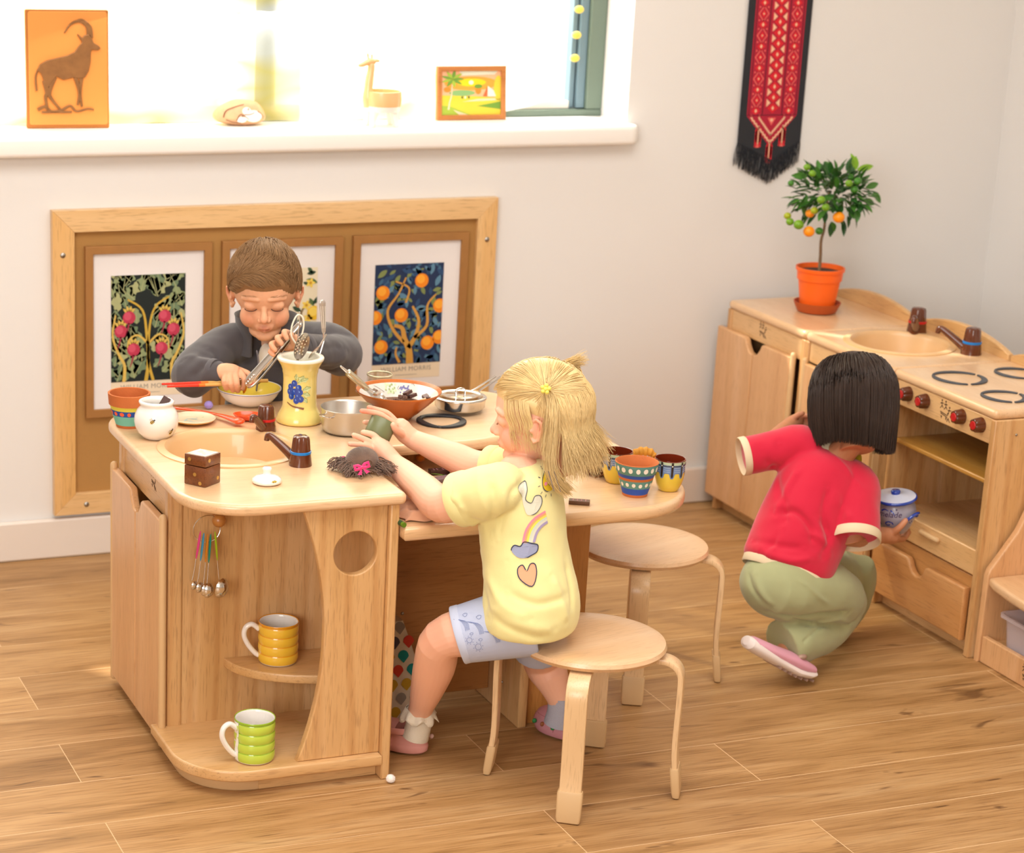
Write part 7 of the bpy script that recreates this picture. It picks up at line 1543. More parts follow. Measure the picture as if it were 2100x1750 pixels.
pr_m = [mat('ink_navy', '2c3350', .7), mat('print_sun', 'e6c62a', .7), mat('print_grey', 'dcdac6', .7), mat('print_pink', 'ee8fa6', .7), mat('print_orange', 'f0a872', .7), mat('print_yellow', 'f0e05a', .7), mat('print_sage', 'cfd9c4', .7), mat('print_lilac', 'a89ac0', .7), mat('print_cloud', '9aa0bd', .7), mat('print_peach', 'f2a982', .7)]
def uvp(pts): return [GP[p] for p in pts]
b = MB()
def outl(lp, mi, w_=.0012, closed=True):
    decal(b, [lp], lambda u, v: back(u, v, .0010), mi, 2)
    q = lp+[lp[0], lp[1]] if closed else lp
    decal(b, [stroke(q, w_, w_, 1)], lambda u, v: back(u, v, .0016), 0, 0)
def sm(pts, n=5): return [(p.x, p.y) for p in crom([(x, y, 0) for x, y in pts], n, True)]
def band(pts, mi, w_, e_): decal(b, [stroke(pts, w_, w_, 3)], lambda u, v: back(u, v, e_), mi, 1)
def at2(k): return GP[k]
sx_, sy_ = at2((1130, 1003)); outl(circ(sx_, sy_, .0135, 24, .017), 1)
for k in range(12):
    a = 2*PI*k/12+.2; decal(b, [stroke([(sx_+.018*math.cos(a), sy_+.022*math.sin(a)), (sx_+.022*math.cos(a), sy_+.027*math.sin(a))], .0009, .0009, 1)], lambda u, v: back(u, v, .0014), 0, 0)
decal(b, [circ(sx_-.007, sy_-.003, .0030, 12)], lambda u, v: back(u, v, .0017), 3, 0); decal(b, [circ(sx_+.007, sy_-.006, .0030, 12)], lambda u, v: back(u, v, .0017), 3, 0)
for q in ([(sx_-.006, sy_+.002), (sx_-.004, sy_+.004), (sx_-.002, sy_+.002)], [(sx_+.003, sy_+.002), (sx_+.005, sy_+.004), (sx_+.007, sy_+.002)], [(sx_-.002, sy_-.005), (sx_, sy_-.007), (sx_+.002, sy_-.005)]): decal(b, [stroke(q, .0008, .0008, 2)], lambda u, v: back(u, v, .0018), 0, 0)
outl(sm([at2(p) for p in ((1062, 1002), (1078, 996), (1082, 1010), (1078, 1028), (1090, 1036), (1098, 1024), (1110, 1026), (1112, 1040), (1100, 1056), (1082, 1058), (1074, 1040), (1070, 1020))]), 2)
ra = [at2(p) for p in ((1072, 1112), (1080, 1085), (1098, 1066), (1120, 1058))]; rb2 = [at2(p) for p in ((1094, 1112), (1100, 1095), (1110, 1084), (1124, 1078))]
for k in range(6):
    t_ = k/5; band([(a[0]*(1-t_)+c_[0]*t_, a[1]*(1-t_)+c_[1]*t_) for a, c_ in zip(ra, rb2)], (3, 4, 5, 6, 2, 7)[k], .0046, .0010+.0001*k)
outl(sm([at2(p) for p in ((1048, 1126), (1054, 1116), (1066, 1118), (1074, 1110), (1088, 1113), (1102, 1118), (1100, 1130), (1088, 1136), (1076, 1140), (1060, 1138))]), 8, .0018)
outl(sm([at2(p) for p in ((1078, 1164), (1070, 1153), (1060, 1160), (1064, 1178), (1088, 1192), (1098, 1172), (1096, 1154), (1086, 1152))], 4), 9, .0018)
b.build('shirt_print', pr_m, girl, world=True, recalc=False, smooth=False)
# shorts
sm_ = mat('shorts_blue', 'b9c3de', .85, bump=.15, bscale=800); b = MB(); KE = HC_.lerp(KN, .80)
b.tube([HC_+Vector((.005, 0, -.010)), HC_.lerp(KE, .5)+Vector((0, 0, -.004)), KE], [.068, .062, .0545], 32, round_ends=False); b.ball(HC_+Vector((.004, .0, .014)), (.084, .080, .054), 32, 20)
b.tube([HC_+Vector((.03, .04, -.005)), HC_.lerp(KR, .7)], [.062, .055], 28)
me = solid(b, .003, 4); me_s = me
for_p = coords(me_s); so2 = place(me_s, 'shorts', sm_, girl, G0)
d = (KE-HC_).normalized(); band_of(KE, d, [(.0545, -.010), (.0556, -.008), (.0556, .004), (.054, .006), (.0515, .004), (.049, -.004)], mat('shorts_hem', 'c3cce4', .85), 'shorts_hem', girl)
bv2 = BVHTree.FromPolygons([tuple(Vector(v.co)+G0) for v in so2.data.vertices], [tuple(p.vertices) for p in so2.data.polygons]); b = MB()
cdv = (HC_.lerp(KE, .5)-CAM).normalized(); nx_ = (KE-HC_).normalized(); nz_ = nx_.cross(cdv).normalized(); nn = nz_.cross(nx_).normalized(); nn = nn if nn.dot(cdv) > 0 else -nn; nz_ = nz_ if nz_.z > 0 else -nz_
def thigh(u, v):
    o_ = KE-nx_*u+nz_*v-nn*.2; h = bv2.ray_cast(o_, nn); return h[0]+h[1]*.0010 if h[0] is not None else o_+nn*.15
rn = Random(8)
for (u0, v0, s_) in ((.012, .018, 1), (.035, .006, 1.1), (.060, -.018, 1), (.030, -.030, .8), (.075, .024, .7), (.095, -.012, .9), (.018, -.014, .7)):
    if s_ >= 1:
        for q in range(5): decal(b, [stroke([(u0-.012*s_+.002*q, v0+.012*s_-.001*q), (u0-.002*s_+.0022*q, v0+.008*s_-.001*q), (u0+.004*s_+.002*q, v0-.004*s_), (u0+.004*s_+.0018*q, v0-.014*s_)], .0006, .0006, 3)], thigh, 0, 0)
    else:
        c_ = circ(u0, v0, .007*s_, 12); decal(b, [stroke(c_+[c_[0]], .0006, .0006, 1)], thigh, 0, 0)
        for q in range(8): a = q*.785; decal(b, [stroke([(u0+.009*s_*math.cos(a), v0+.009*s_*math.sin(a)), (u0+.012*s_*math.cos(a), v0+.012*s_*math.sin(a))], .0006, .0006, 1)], thigh, 0, 0)
    c_ = [(u0+.010*s_+.004*s_*math.cos(a)*(1+.3*math.sin(3*a)), v0+.014*s_+.003*s_*math.sin(a)) for a in [2*PI*k/12 for k in range(12)]]; decal(b, [stroke(c_+[c_[0]], .0006, .0006, 1)], thigh, 0, 0)
b.build('line_print', mat('print_denim', '6f7fb0', .7), girl, world=True, recalc=False)
# socks and clogs
def clog(toe, heel, name_parent, P_base, colr, heelz=0.0, charm=((), ())):
    toe = Vector(toe); heel = Vector(heel); d = (toe-heel).normalized(); L_ = (toe-heel).length; s_ = Vector((0, 0, 1)).cross(d).normalized(); u_ = d.cross(s_)
    cm_ = mat(colr[0], colr[1], .55); o0 = heel; M_ = Matrix(((d.x, s_.x, u_.x, o0.x), (d.y, s_.y, u_.y, o0.y), (d.z, s_.z, u_.z, o0.z), (0, 0, 0, 1)))
    b = MB(); out = []
    for k in range(28):
        a = 2*PI*k/28; x = L_*.5+math.cos(a)*L_*.56; w_ = .034+.006*max(0, math.cos(a)); out.append((x, math.sin(a)*w_))
    rs = [[M_ @ Vector(((x-L_*.5)*sc_+L_*.5, y*sc_, z)) for x, y in out] for z, sc_ in ((0, .93), (.004, 1.0), (.014, 1.02), (.017, 1.0))]; b.rings(rs); b.build('sole', cm_, name_parent, world=True)
    b = MB(); rs = []
    for z, sc_, x0 in ((.016, 1.0, 0), (.028, .98, .0), (.036, .93, .02), (.036, .84, .02), (.026, .88, .01), (.018, .9, 0)): rs.append([M_ @ Vector(((x-L_*.5)*sc_+L_*.5, y*sc_, z-.006*max(0, (x/L_-.8)))) for x, y in out])
    b.rings(rs, caps=False)
    b.ball(M_ @ Vector((L_*.78, 0, .016)), (1, 1, 1), 4, 4) if False else None
    rs = []
    for k in range(9):
        t_ = k/8; x = L_*(.45+.62*t_); w_ = .038*math.sqrt(max(.02, 1-((t_-.15)/.9)**2)); hgt = .030*math.sqrt(max(.01, 1-(t_)**2.2))+.014
        rs.append([M_ @ Vector((x, w_*math.cos(a), .012+hgt*math.sin(a)*.95)) for a in [PI*q/14 for q in range(15)]]+[M_ @ Vector((x, -w_*.9*math.cos(PI*q/6), .012)) for q in range(1, 6)][::1])
    b.rings(rs); b.build('clog_upper', cm_, name_parent, world=True, sharp=60)
    b = MB(); pts = [M_ @ Vector((L_*.52-L_*.60*math.sin(a), .0385*math.cos(a), .044+.008*math.sin(a))) for a in [PI*k/16 for k in range(17)]]; b.tube(pts, .0062, 10, sx=.35, sy=1.1, up=(0, 0, 1)); b.build('strap', cm_, name_parent, world=True)
    for s2 in (-1, 1): MB().ball(M_ @ Vector((L_*.53, s2*.037, .043)), .0062, 12, 8).build('rivet', cm_, name_parent, world=True)
    for (x, s2, cc) in charm: MB().ball(M_ @ Vector((L_*x, s2*.0375*(1-.55*abs(x-.5)**2), .022)), (.005, .0035, .005), 10, 8).build('charm', mat('charm_'+cc, cc, .5), name_parent, world=True)
pkc = ('clog_pink', 'e3a096')
clog((1.492, -1.262, .006), (1.5689, -1.3537, 0.0040), girl, G0, pkc, 0, ((.15, -1, '7f9fb8'), (.4, -1, 'eab0a4'), (.65, -1, 'b89a4a'), (.0, -1, 'f0d0c8')))
clog((1.8464, -1.2966, 0.0060), (1.8979, -1.3887, 0.0040), girl, G0, ('clog_mauve', 'c98a92'), 0, ((.9, 1, '2f8a4a'), (.45, 1, '2f8a4a'), (.7, 1, '9a5a34')))
sk_m = mat('sock_cream', 'e2d7c2', .95, bump=.6, bscale=500); sk2 = mat('sock_grey', 'b3b4c2', .95, bump=.8, bscale=500)
for A_, m_, fr_ in ((AN, sk_m, True), (AR, sk2, False)):
    b = MB(); b.tube([A_+Vector((0, 0, .012)), A_+Vector((0, 0, -.02)), A_+Vector((-.004, .004, -.048))], [.0255, .0255, .0262], 24); b.build('sock', m_, girl, world=True)
    if fr_:
        b = MB(); rs = []
        for k, (rr, zz) in enumerate(((.0262, .016), (.030, .010), (.0345, .000), (.037, -.006))): rs.append([A_+Vector(((rr+.0025*k*.4*math.sin(9*a))*math.cos(a), (rr+.0025*k*.4*math.sin(9*a))*math.sin(a), zz+.002*k*math.cos(7*a))) for a in [2*PI*q/90 for q in range(90)]])
        b.rings(rs, caps=False); o_ = b.build('sock_frill', sk_m, girl, world=True); q_ = o_.modifiers.new('s', 'SOLIDIFY'); q_.thickness = .0012
# hair
blond = [mat('hair_blond', 'edd096', .42, spec=.4), mat('hair_pale', 'f8e9c2', .4, spec=.45), mat('hair_gold', 'dcb673', .45, spec=.35)]
def hl_girl(d):
    az = abs(math.atan2(d[0], d[1])); return (.42 if az < .5 else .42-.35*(az-.5) if az < 1.2 else .18-.5*(az-1.2) if az < 1.7 else -.55)
def cap_g(d):
    el = math.asin(max(-1, min(1, d.z))); h = hl_girl(d); return .006*max(-1.2, min(1, (el-h)/.16)) if el < h+.16 else .006
cap_mesh(HG, cap_g, 'hair_base', blond[0], girl, G0)
Hi = HG.inverted(); T1g = (Hi @ Vector((1.6855, -1.5620, 0.7843))); T2g = (Hi @ Vector((1.7662, -1.4400, 0.7822)))
ddir = lambda p: Vector((p.x/.0705, (p.y+.01)/.0865, (p.z-.018)/.08)).normalized(); d1 = ddir(T1g); d2 = ddir(T2g)
rn = Random(31); paths = []; gz = Hi.to_3x3() @ Vector((0, 0, -1)); K_ = 12
def addp(pts): paths.append(resamp(pts, K_))
for i in range(1500):   # scalp hair pulled to the two bobbles
    z_ = rn.uniform(.0, 1); a = rn.uniform(-PI, PI); r_ = math.sqrt(1-z_*z_); d = Vector((r_*math.sin(a), r_*math.cos(a), z_)); el = math.asin(z_)
    if el < hl_girl(d) or (el < .3 and abs(a) < 1.5): continue
    tgt = d1 if (d-d1).length < (d-d2).length+.12 else d2; addp([scalp(slerp_d(d, tgt, t), 1, .0055+.003*math.sin(PI*t)+rn.uniform(0, .002)) for t in (0, .3, .6, .85, 1)])
back_c = Hi @ Vector((1.7568, -1.5000, 0.6090))
for i in range(1700):   # loose hair over the back and sides falling to the shoulders
    a = rn.choice([-1, -1, 1])*rn.uniform(1.45, PI); e0 = rn.uniform(.1, .75) if abs(a) > 2 else rn.uniform(.45, .8); d = Vector((math.sin(a)*math.cos(e0), math.cos(a)*math.cos(e0), math.sin(e0))); a2 = math.copysign(max(abs(a), 1.98+.35*(abs(a)-1.45)), a); dl = Vector((math.sin(a2), math.cos(a2), -.45)).normalized(); a = a2
    p0 = scalp(d, 1, .006); p1 = scalp(slerp_d(d, dl, .5), 1, .009+rn.uniform(0, .004)); p2 = scalp(dl, 1, .011+rn.uniform(0, .005)); L_ = rn.uniform(.035, .095)*(1 if abs(a) > 1.9 else .75)
    side = Vector((math.sin(a), math.cos(a), 0)); curl = rn.uniform(-.006, .010)
    p3 = p2+gz*L_*.5+side*(.004+curl)+Vector((rn.uniform(-.004, .004), -.004, 0)); p4 = p2+gz*L_+side*(.010+curl*2)+Vector((rn.uniform(-.01, .01), -.008+rn.uniform(-.008, .006), 0)); addp([p0, p1, p2, p3, p4])
for i in range(85):    # wisps in front of the ear
    a = -rn.uniform(.75, 1.35); e0 = rn.uniform(.35, .7); d = Vector((math.sin(a)*math.cos(e0), math.cos(a)*math.cos(e0), math.sin(e0))); dl = Vector((math.sin(a-.08), math.cos(a-.08), -.25)).normalized(); p0 = scalp(d, 1, .005); p1 = scalp(slerp_d(d, dl, .55), 1, .0065); p2 = scalp(dl, .97, .006)
    L_ = rn.uniform(.02, .055); addp([p0, p1, p2, p2+gz*L_*.5+Vector((.002, rn.uniform(-.006, .002), 0)), p2+gz*L_+Vector((.004, rn.uniform(-.016, .0), 0))])
def tail(T_, pts, n, sp, sd):
    r2 = Random(sd)
    for i in range(n):
        o = Vector([r2.gauss(0, 1) for _ in range(3)]); out = [T_+o*.0018]
        for k, p in enumerate(pts): out.append(Hi @ Vector(p)+o*sp*(.55+.5*k/len(pts))+Vector([r2.uniform(-.002, .002) for _ in range(3)]))
        addp(out)
tail(T1g, ((1.6960, -1.5600, 0.7706), (1.6976, -1.5750, 0.7400), (1.6987, -1.5750, 0.6946), (1.6943, -1.5800, 0.6506), (1.7056, -1.5850, 0.6191), (1.7316, -1.5850, 0.5959)), 330, .0062, 5)
tail(T1g, ((1.6941, -1.5600, 0.7707), (1.6950, -1.5700, 0.7434), (1.6928, -1.5700, 0.7027), (1.6878, -1.5750, 0.6680)), 220, .007, 6)
tail(T2g, ((1.7835, -1.4500, 0.7948), (1.7963, -1.4600, 0.7853), (1.7976, -1.4700, 0.7525), (1.7918, -1.4800, 0.7088)), 260, .0060, 7); tail(T2g, ((1.7784, -1.4500, 0.7969), (1.7929, -1.4600, 0.8059), (1.8086, -1.4600, 0.8097)), 150, .0065, 8)
A = np.array([[tuple(HG @ Vector(p)) for p in s_] for s_ in paths]); me = hair_np(A, .00062, .00022, np.random.RandomState(3).choice(3, len(A), p=[.4, .42, .18])); place(me, 'hair', blond, girl, G0)
hb = mat('bobble_yellow', 'e9e06a', .4)
for P_, n_ in ((HG @ T1g, -.01), (HG @ T2g, 0)):
    b = MB(); cdd = (CAM-P_).normalized(); u_ = cdd.orthogonal().normalized(); v_ = cdd.cross(u_)
    for k in range(5): a = k*1.257; b.ball(P_+cdd*.014+(u_*math.cos(a)+v_*math.sin(a))*.0062, .0040, 12, 8)
    b.ball(P_+cdd*.014, .0045, 12, 8); b.build('hair_bobble', hb, girl, world=True)
# green tin held between the hands
tc = Vector((1.5098, -1.2050, 0.6193)); ax = (Vector((1.5159, -1.2050, 0.6422))-Vector((1.4934, -1.2150, 0.6036))).normalized(); tn = thing('green_tin', 'olive green cylindrical tin held between the girls hands', 'tin', tc)
M_ = Matrix.Translation(tc) @ ax.to_track_quat('Z', 'Y').to_matrix().to_4x4(); ol = mat('olive_enamel', '6e7450', .35); b = MB()
lathe_m(b, [(.0255, -.025, 0), (.0262, -.024, 0), (.0262, .0235, 0), (.0252, .0247, 0), (.0245, .0240, 1), (.0001, .0238, 1)], (0, 0, 0), 56, M_); b.build('can', [ol, mat('olive_pale', 'a3a37c', .5)], tn, world=True, sharp=50)

# ===== the girl in the red shirt crouching at the stove =====
K0 = Vector((2.56, -1.15, 0)); kid = thing('person', 'dark haired girl with a bob in a red shirt crouching with a jar', 'person', K0)
kh = Vector((2.6577, -1.0900, 0.5804)); HK = headM(kh, (.62, .78), .42, .20); hk = lambda *p: HK @ Vector(p)
KSR = Vector((2.6396, -1.1500, 0.4035)); KSL = Vector((2.5507, -1.0600, 0.4776)); KHC = Vector((2.4640, -1.1700, 0.2037)); KHC.z = max(KHC.z, .17)
KER = Vector((2.6110, -1.2000, 0.2979)); KWR = Vector((2.7095, -1.1650, 0.2937)); KEL = Vector((2.4628, -1.0200, 0.4395)); KWL = Vector((2.5729, -0.9650, 0.4888))
mb = MB(); add_head(mb, HK, True)
mb.tube([KSR, KER, KER.lerp(KWR, .5), KWR], [.03, .028, .023, .0185], 18, round_ends=True); mb.tube([KSL, KEL, KEL.lerp(KWL, .5), KWL], [.03, .027, .024, .019], 18, round_ends=True)
mb.tube([hk(0, -.030, -.085), (KSR+KSL)/2+Vector((0, 0, .0)), KHC], [.026, .038, .06], 18, round_ends=True); KKR = Vector((2.6740, -1.1000, 0.1230)); KAR = Vector((2.4788, -1.2000, 0.0620)); mb.tube([KHC, KKR, KAR], [.045, .04, .025], 16, round_ends=True)
hand_mesh(mb, KWR, px((2.7246, -1.1650, 0.2924), (2.7424, -1.1600, 0.2870)), [
    px((2.7343, -1.1750, 0.3015), (2.7421, -1.1850, 0.3151), (2.7553, -1.1850, 0.3296), .0075), px((2.7615, -1.1500, 0.2777), (2.7927, -1.1350, 0.2701), (2.8043, -1.1300, 0.2857)),
    px((2.7700, -1.1350, 0.2698), (2.8049, -1.1150, 0.2604), (2.8234, -1.1080, 0.2725)), px((2.7756, -1.1200, 0.2645), (2.8106, -1.1000, 0.2550), (2.8262, -1.0930, 0.2698)), px((2.7809, -1.1050, 0.2615), (2.8130, -1.0850, 0.2546), (2.8250, -1.0800, 0.2680), .0058)], .0185, .0066)
hand_mesh(mb, KWL, px((2.5906, -0.9550, 0.4961), (2.6090, -0.9450, 0.4978)), [
    px((2.6157, -0.9450, 0.5064), (2.6244, -0.9500, 0.5128), (2.6281, -0.9600, 0.5140)), px((2.6220, -0.9400, 0.4990), (2.6309, -0.9450, 0.5043), (2.6350, -0.9550, 0.5022)), px((2.6227, -0.9400, 0.4922), (2.6319, -0.9450, 0.4952), (2.6335, -0.9550, 0.4933)), px((2.6182, -0.9400, 0.4880), (2.6244, -0.9500, 0.4892), (2.6291, -0.9550, 0.4868), .006), px((2.5935, -0.9600, 0.5107), (2.6020, -0.9650, 0.5193), (2.6085, -0.9700, 0.5236), .0068)], .0175, .0064)
me = solid(mb, .002, 3); tone(me, 'b77c58', [((2.7553, -1.1850, 0.3296), .012, 'd59a78', .6), (hk(0, .074, -.048), .009, '9a5648', .7), ((2.6281, -0.9600, 0.5140), .012, 'cf9070', .5)]); place(me, 'body', skinm, kid, K0)
for s_ in (-1, 1):
    b = MB(); b.tube([hk(s_*(.027+.012*math.cos(a)), .0735-.004*abs(math.cos(a)), -.001-.004*math.sin(a)) for a in [PI*k/8 for k in range(9)]], .0010, 6, round_ends=True); b.build('eyelashes', lash, kid, world=True)
# trousers
sg = mat('trousers_sage', 'a2a57a', .9, sheen=.2, bump=.15, bscale=700); b = MB()
b.ball(KHC+Vector((.005, .0, .005)), (.092, .088, .078), 36, 24)
b.tube(crom([KHC+Vector((.0, -.02, .0)), (2.5637, -1.1700, 0.1809), (2.6459, -1.1300, 0.1363)], 5), [.072, .072, .073, .073, .072, .071, .070, .069, .067, .064, .060], 32, round_ends=True)
b.tube(crom([(2.6503, -1.1250, 0.1250), (2.5995, -1.1500, 0.0819), (2.5131, -1.1900, 0.0828), (2.4642, -1.2000, 0.0737)], 5), [.056, .056, .055, .054, .052, .051, .051, .051, .052, .053, .054, .055, .056, .057, .057, .057], 32)
b.tube(crom([KHC+Vector((.02, .06, .02)), (2.7183, -1.0100, 0.1480), (2.7648, -1.0000, 0.1579), (2.7646, -1.0000, 0.0814), (2.6935, -1.0300, 0.0284)], 4), [.062, .060, .058, .055, .052, .050, .048, .047, .047, .047, .047, .046, .045, .045, .045, .045, .045], 28, round_ends=True)
me = solid(b, .0032, 5)
folds(me, [(PX(-1.22, (1565, 1255), (1620, 1268), (1690, 1262), (1740, 1258)), .008, -.010), (PX(-1.22, (1600, 1262), (1660, 1280), (1700, 1285)), .006, -.006), (PX(-1.22, (1640, 1190), (1680, 1225), (1700, 1240)), .005, .004), (PX(-1.22, (1550, 1180), (1565, 1220), (1590, 1245)), .007, .004), (PX(-1.22, (1535, 1170), (1545, 1210), (1565, 1235)), .006, -.004),
           (PX(-1.22, (1670, 1278), (1720, 1270), (1750, 1285)), .006, .005), (PX(-1.22, (1610, 1355), (1650, 1315), (1690, 1280)), .004, -.003)], .0022, 26, 9)
place(me, 'trousers', sg, kid, K0)
# shirt
rd = mat('shirt_red', 'c80f35', .85, sheen=.3, bump=.2, bscale=900); fl_m = mat('lining_floral', 'dcc9a8', .9); CK = (KSR+KSL)/2; rk = (KSR-KSL).normalized(); axk = (CK-KHC).normalized(); upk = rk.cross(axk); b = MB()
b.tube(crom([KHC+axk*.035, KHC+axk*.07, KHC.lerp(CK, .6), CK-axk*.01, CK+axk*.035], 5), [.094, .097, .099, .100, .100, .100, .100, .100, .100, .100, .099, .097, .095, .093, .090, .086, .079, .070, .060, .050, .040], 44, sx=1.0, sy=.80, up=upk, round_ends=False)
SK1 = (2.6075, -1.2150, 0.3184); SK1 = Vector(SK1); b.tube(crom([KSR-rk*.03, KSR+Vector((0, 0, .0)), KSR.lerp(SK1, .5), SK1], 4), [.048, .050, .051, .052, .053, .054, .055, .055, .055, .055, .055, .055, .055], 30)
SK2 = Vector((2.4372, -1.0300, 0.4552)); b.tube(crom([KSL+rk*.03, KSL, KSL.lerp(SK2, .5), SK2], 4), [.046, .047, .048, .048, .048, .047, .046, .045, .044, .043, .043, .042, .041], 30)
me = solid(b, .0032, 5)
folds(me, [(PX(-1.26, (1700, 930), (1735, 960), (1765, 1000)), .006, .003), (PX(-1.26, (1650, 1090), (1690, 1110), (1700, 1140)), .008, .006), (PX(-1.26, (1540, 1110), (1600, 1120), (1650, 1125)), .008, -.005), (PX(-1.26, (1715, 1020), (1740, 1060), (1745, 1100)), .009, .005), (PX(-1.26, (1560, 920), (1575, 950), (1560, 980)), .008, -.004), (PX(-1.26, (1600, 910), (1585, 960), (1565, 1020), (1530, 1090)), .009, -.006), (PX(-1.26, (1640, 960), (1610, 1010), (1590, 1060)), .009, .005), (PX(-1.26, (1590, 1050), (1630, 1050), (1660, 1080), (1670, 1120)), .008, -.008), (PX(-1.26, (1610, 1065), (1600, 1100), (1580, 1140)), .008, .006), (PX(-1.26, (1680, 1060), (1700, 1100), (1690, 1140)), .008, -.008), (PX(-1.26, (1560, 1130), (1620, 1150), (1670, 1145)), .008, .005), (PX(-1.26, (1700, 1000), (1690, 1050), (1700, 1100)), .008, -.006)], .002, 26, 4)
place(me, 'shirt', rd, kid, K0)
def ringband(A_, n_, r0_, w_, m_, nm, sx=1, sy=1, up=None): return band_of(A_, n_, [(r0_, -w_*.4), (r0_+.0016, -w_*.2), (r0_+.0012, w_), (r0_-.0006, w_+.002), (r0_-.003, w_), (r0_-.005, -w_*.2)], m_, nm, kid, sx, sy, up)
ringband(SK1, (SK1-KSR), .0550, .014, fl_m, 'sleeve_lining'); ringband(SK2, (SK2-KSL), .0415, .010, fl_m, 'sleeve_lining')
ringband(KHC+axk*.036, -axk, .0945, .014, fl_m, 'hem_lining', 1, .8, upk)
NK = CK+axk*.030; band_of(NK, axk, [(.052, -.004), (.046, .010), (.042, .016), (.038, .014), (.036, .0)], fl_m, 'collar', kid, 1, .85, upk)
b = MB(); b.ball(Vector((2.6667, -1.1000, 0.4475)), (.016, .016, .026), 20, 14); b.build('bib', mat('bib_mustard', 'b79a12', .8, noisec=.2, nscale=120), kid, world=True)
rn = Random(14); b = MB()
for k in range(46):
    a = 2*PI*k/46; w_ = axk.cross(rk).normalized(); p = KHC+axk*(.036-.004-.006*(k % 2))+(rk*math.cos(a)*1.0+w_*math.sin(a)*.8)*.0957; b.ball(p, .0013, 6, 4)
b.build('floral_dots', mat('dot_rust', 'b5644a', .8), kid, world=True)
# shoe
sh_ = mat('shoe_sole_white', 'ece0da', .6); Hh = Vector((2.3491, -1.2550, 0.1108)); Tt = Vector((2.5075, -1.2350, 0.0124)); Tt.z = .0155; d = (Tt-Hh).normalized(); s_v = Vector((0, 0, 1)).cross(d).normalized(); u_v = d.cross(s_v); L_ = (Tt-Hh).length
M_ = Matrix(((d.x, s_v.x, u_v.x, Hh.x), (d.y, s_v.y, u_v.y, Hh.y), (d.z, s_v.z, u_v.z, Hh.z), (0, 0, 0, 1)))
def shoe_ring(x, zlo, zhi, w_): return [M_ @ Vector((x, w_*math.cos(a), (zlo+zhi)/2+(zhi-zlo)/2*math.sin(a))) for a in [2*PI*k/24 for k in range(24)]]
def bend(x): t_ = max(0, (x/L_-.70)/.3); return .010*t_*t_
b = MB(); b.rings([shoe_ring(x, -.014+bend(x)+e, .008+bend(x)*1.0+zz, w_) for x, w_, e, zz in ((-.014, .010, .008, .006), (-.008, .022, .002, .008), (.01, .028, 0, .008), (L_*.4, .027, 0, .004), (L_*.75, .034, 0, .002), (L_*.95, .033, .0, .002), (L_+.008, .024, .003, -.001), (L_+.014, .010, .007, -.003))]); b.build('shoe_sole', sh_, kid, world=True)
b = MB(); b.rings([shoe_ring(x, -.002+bend(x), h_+bend(x), w_) for x, w_, h_ in ((-.008, .012, .015), (.006, .022, .020), (L_*.35, .025, .024), (L_*.62, .030, .030), (L_*.85, .031, .027), (L_+.000, .024, .018), (L_+.008, .010, .010))]); b.build('shoe_upper', mat('shoe_pink', 'dc9fb2', .55), kid, world=True)
b = MB()
for q in range(7): x = L_*(.45+.09*q); b.box(x, x+.002, -.030, .030, -.0155+bend(x), -.010+bend(x), M_)
b.ball(M_ @ Vector((L_*.72, -.016, .030)), (.012, .008, .007), 14, 10); b.build('shoe_trim', mat('shoe_glitter', 'a88a7a', .5, .3), kid, world=True)
# far shoe, mostly hidden
b = MB(); b.ball(Vector((2.60, -1.03, .026)), (.06, .032, .025), 20, 12); b.build('shoe_upper', mat('shoe_pink'), kid, world=True)
# bob hair
dk = [mat('hair_dark', '3a2b23', .38, spec=.45), mat('hair_dark2', '544034', .38, spec=.45), mat('hair_streak', '96835f', .4, spec=.5)]
def cap_k(d):
    el = math.asin(max(-1, min(1, d.z))); az = abs(math.atan2(d.x, d.y)); h = .35 if az < .9 else .35-.9*(az-.9) if az < 1.9 else -.6; return .008*max(-1.2, min(1, (el-h)/.16)) if el < h+.16 else .008
cap_mesh(HK, cap_k, 'hair_base', dk[0], kid, K0)
Hi = HK.inverted(); gz = Hi.to_3x3() @ Vector((0, 0, -1)); rn = Random(77); paths = []; part = Vector((.0, .0, 1)); mis = []
for i in range(5200):
    a = rn.uniform(-PI, PI)
    if abs(a) < .55: continue
    e0 = rn.uniform(.25, 1.45) if abs(a) > .9 else rn.uniform(.7, 1.4); st_ = Vector((math.sin(a)*math.cos(e0), math.cos(a)*math.cos(e0), math.sin(e0))); ae = a+rn.uniform(-.05, .05)
    eq = Vector((math.sin(ae), math.cos(ae), .05)).normalized(); th = rn.uniform(0, 1); k1 = .010+.012*th
    p0 = scalp(st_, 1, .001); p1 = scalp(slerp_d(st_, eq, .5), 1, k1); p2 = scalp(eq, 1, k1+.004)
    L_ = rn.uniform(.112, .126)+.022*max(0, math.cos(a-PI*.62)); sd_ = Vector((math.sin(ae), math.cos(ae), 0)); loc = Vector((0, 0, -1)).lerp(gz, .45).normalized()
    p3 = p2+loc*L_*.5+sd_*.003*(1-th); p4 = p2+loc*L_-sd_*(.006+.008*rn.random()); paths.append(resamp([p0, p1, p2, p3, p4], 11)); mis.append(2 if rn.random() < (.45 if .3 < th else .1) and (int(a*9) % 3 != 0) else (1 if rn.random() < .5 else 0))
for i in range(26):
    a = rn.uniform(.9, 1.6); eq = Vector((math.sin(a), math.cos(a), .05)).normalized(); p2 = scalp(eq, 1, .022); paths.append(resamp([scalp(Vector((math.sin(a)*.5, math.cos(a)*.5, .8)), 1, .014), p2, p2+gz*.05+Vector((.006, 0, 0)), p2+gz*.098+Vector((-.004, .0, 0))], 11)); mis.append(1)
A = np.array([[tuple(HK @ Vector(p)) for p in s_] for s_ in paths]); me = hair_np(A, .0009, .0004, mis); place(me, 'hair', dk, kid, K0)
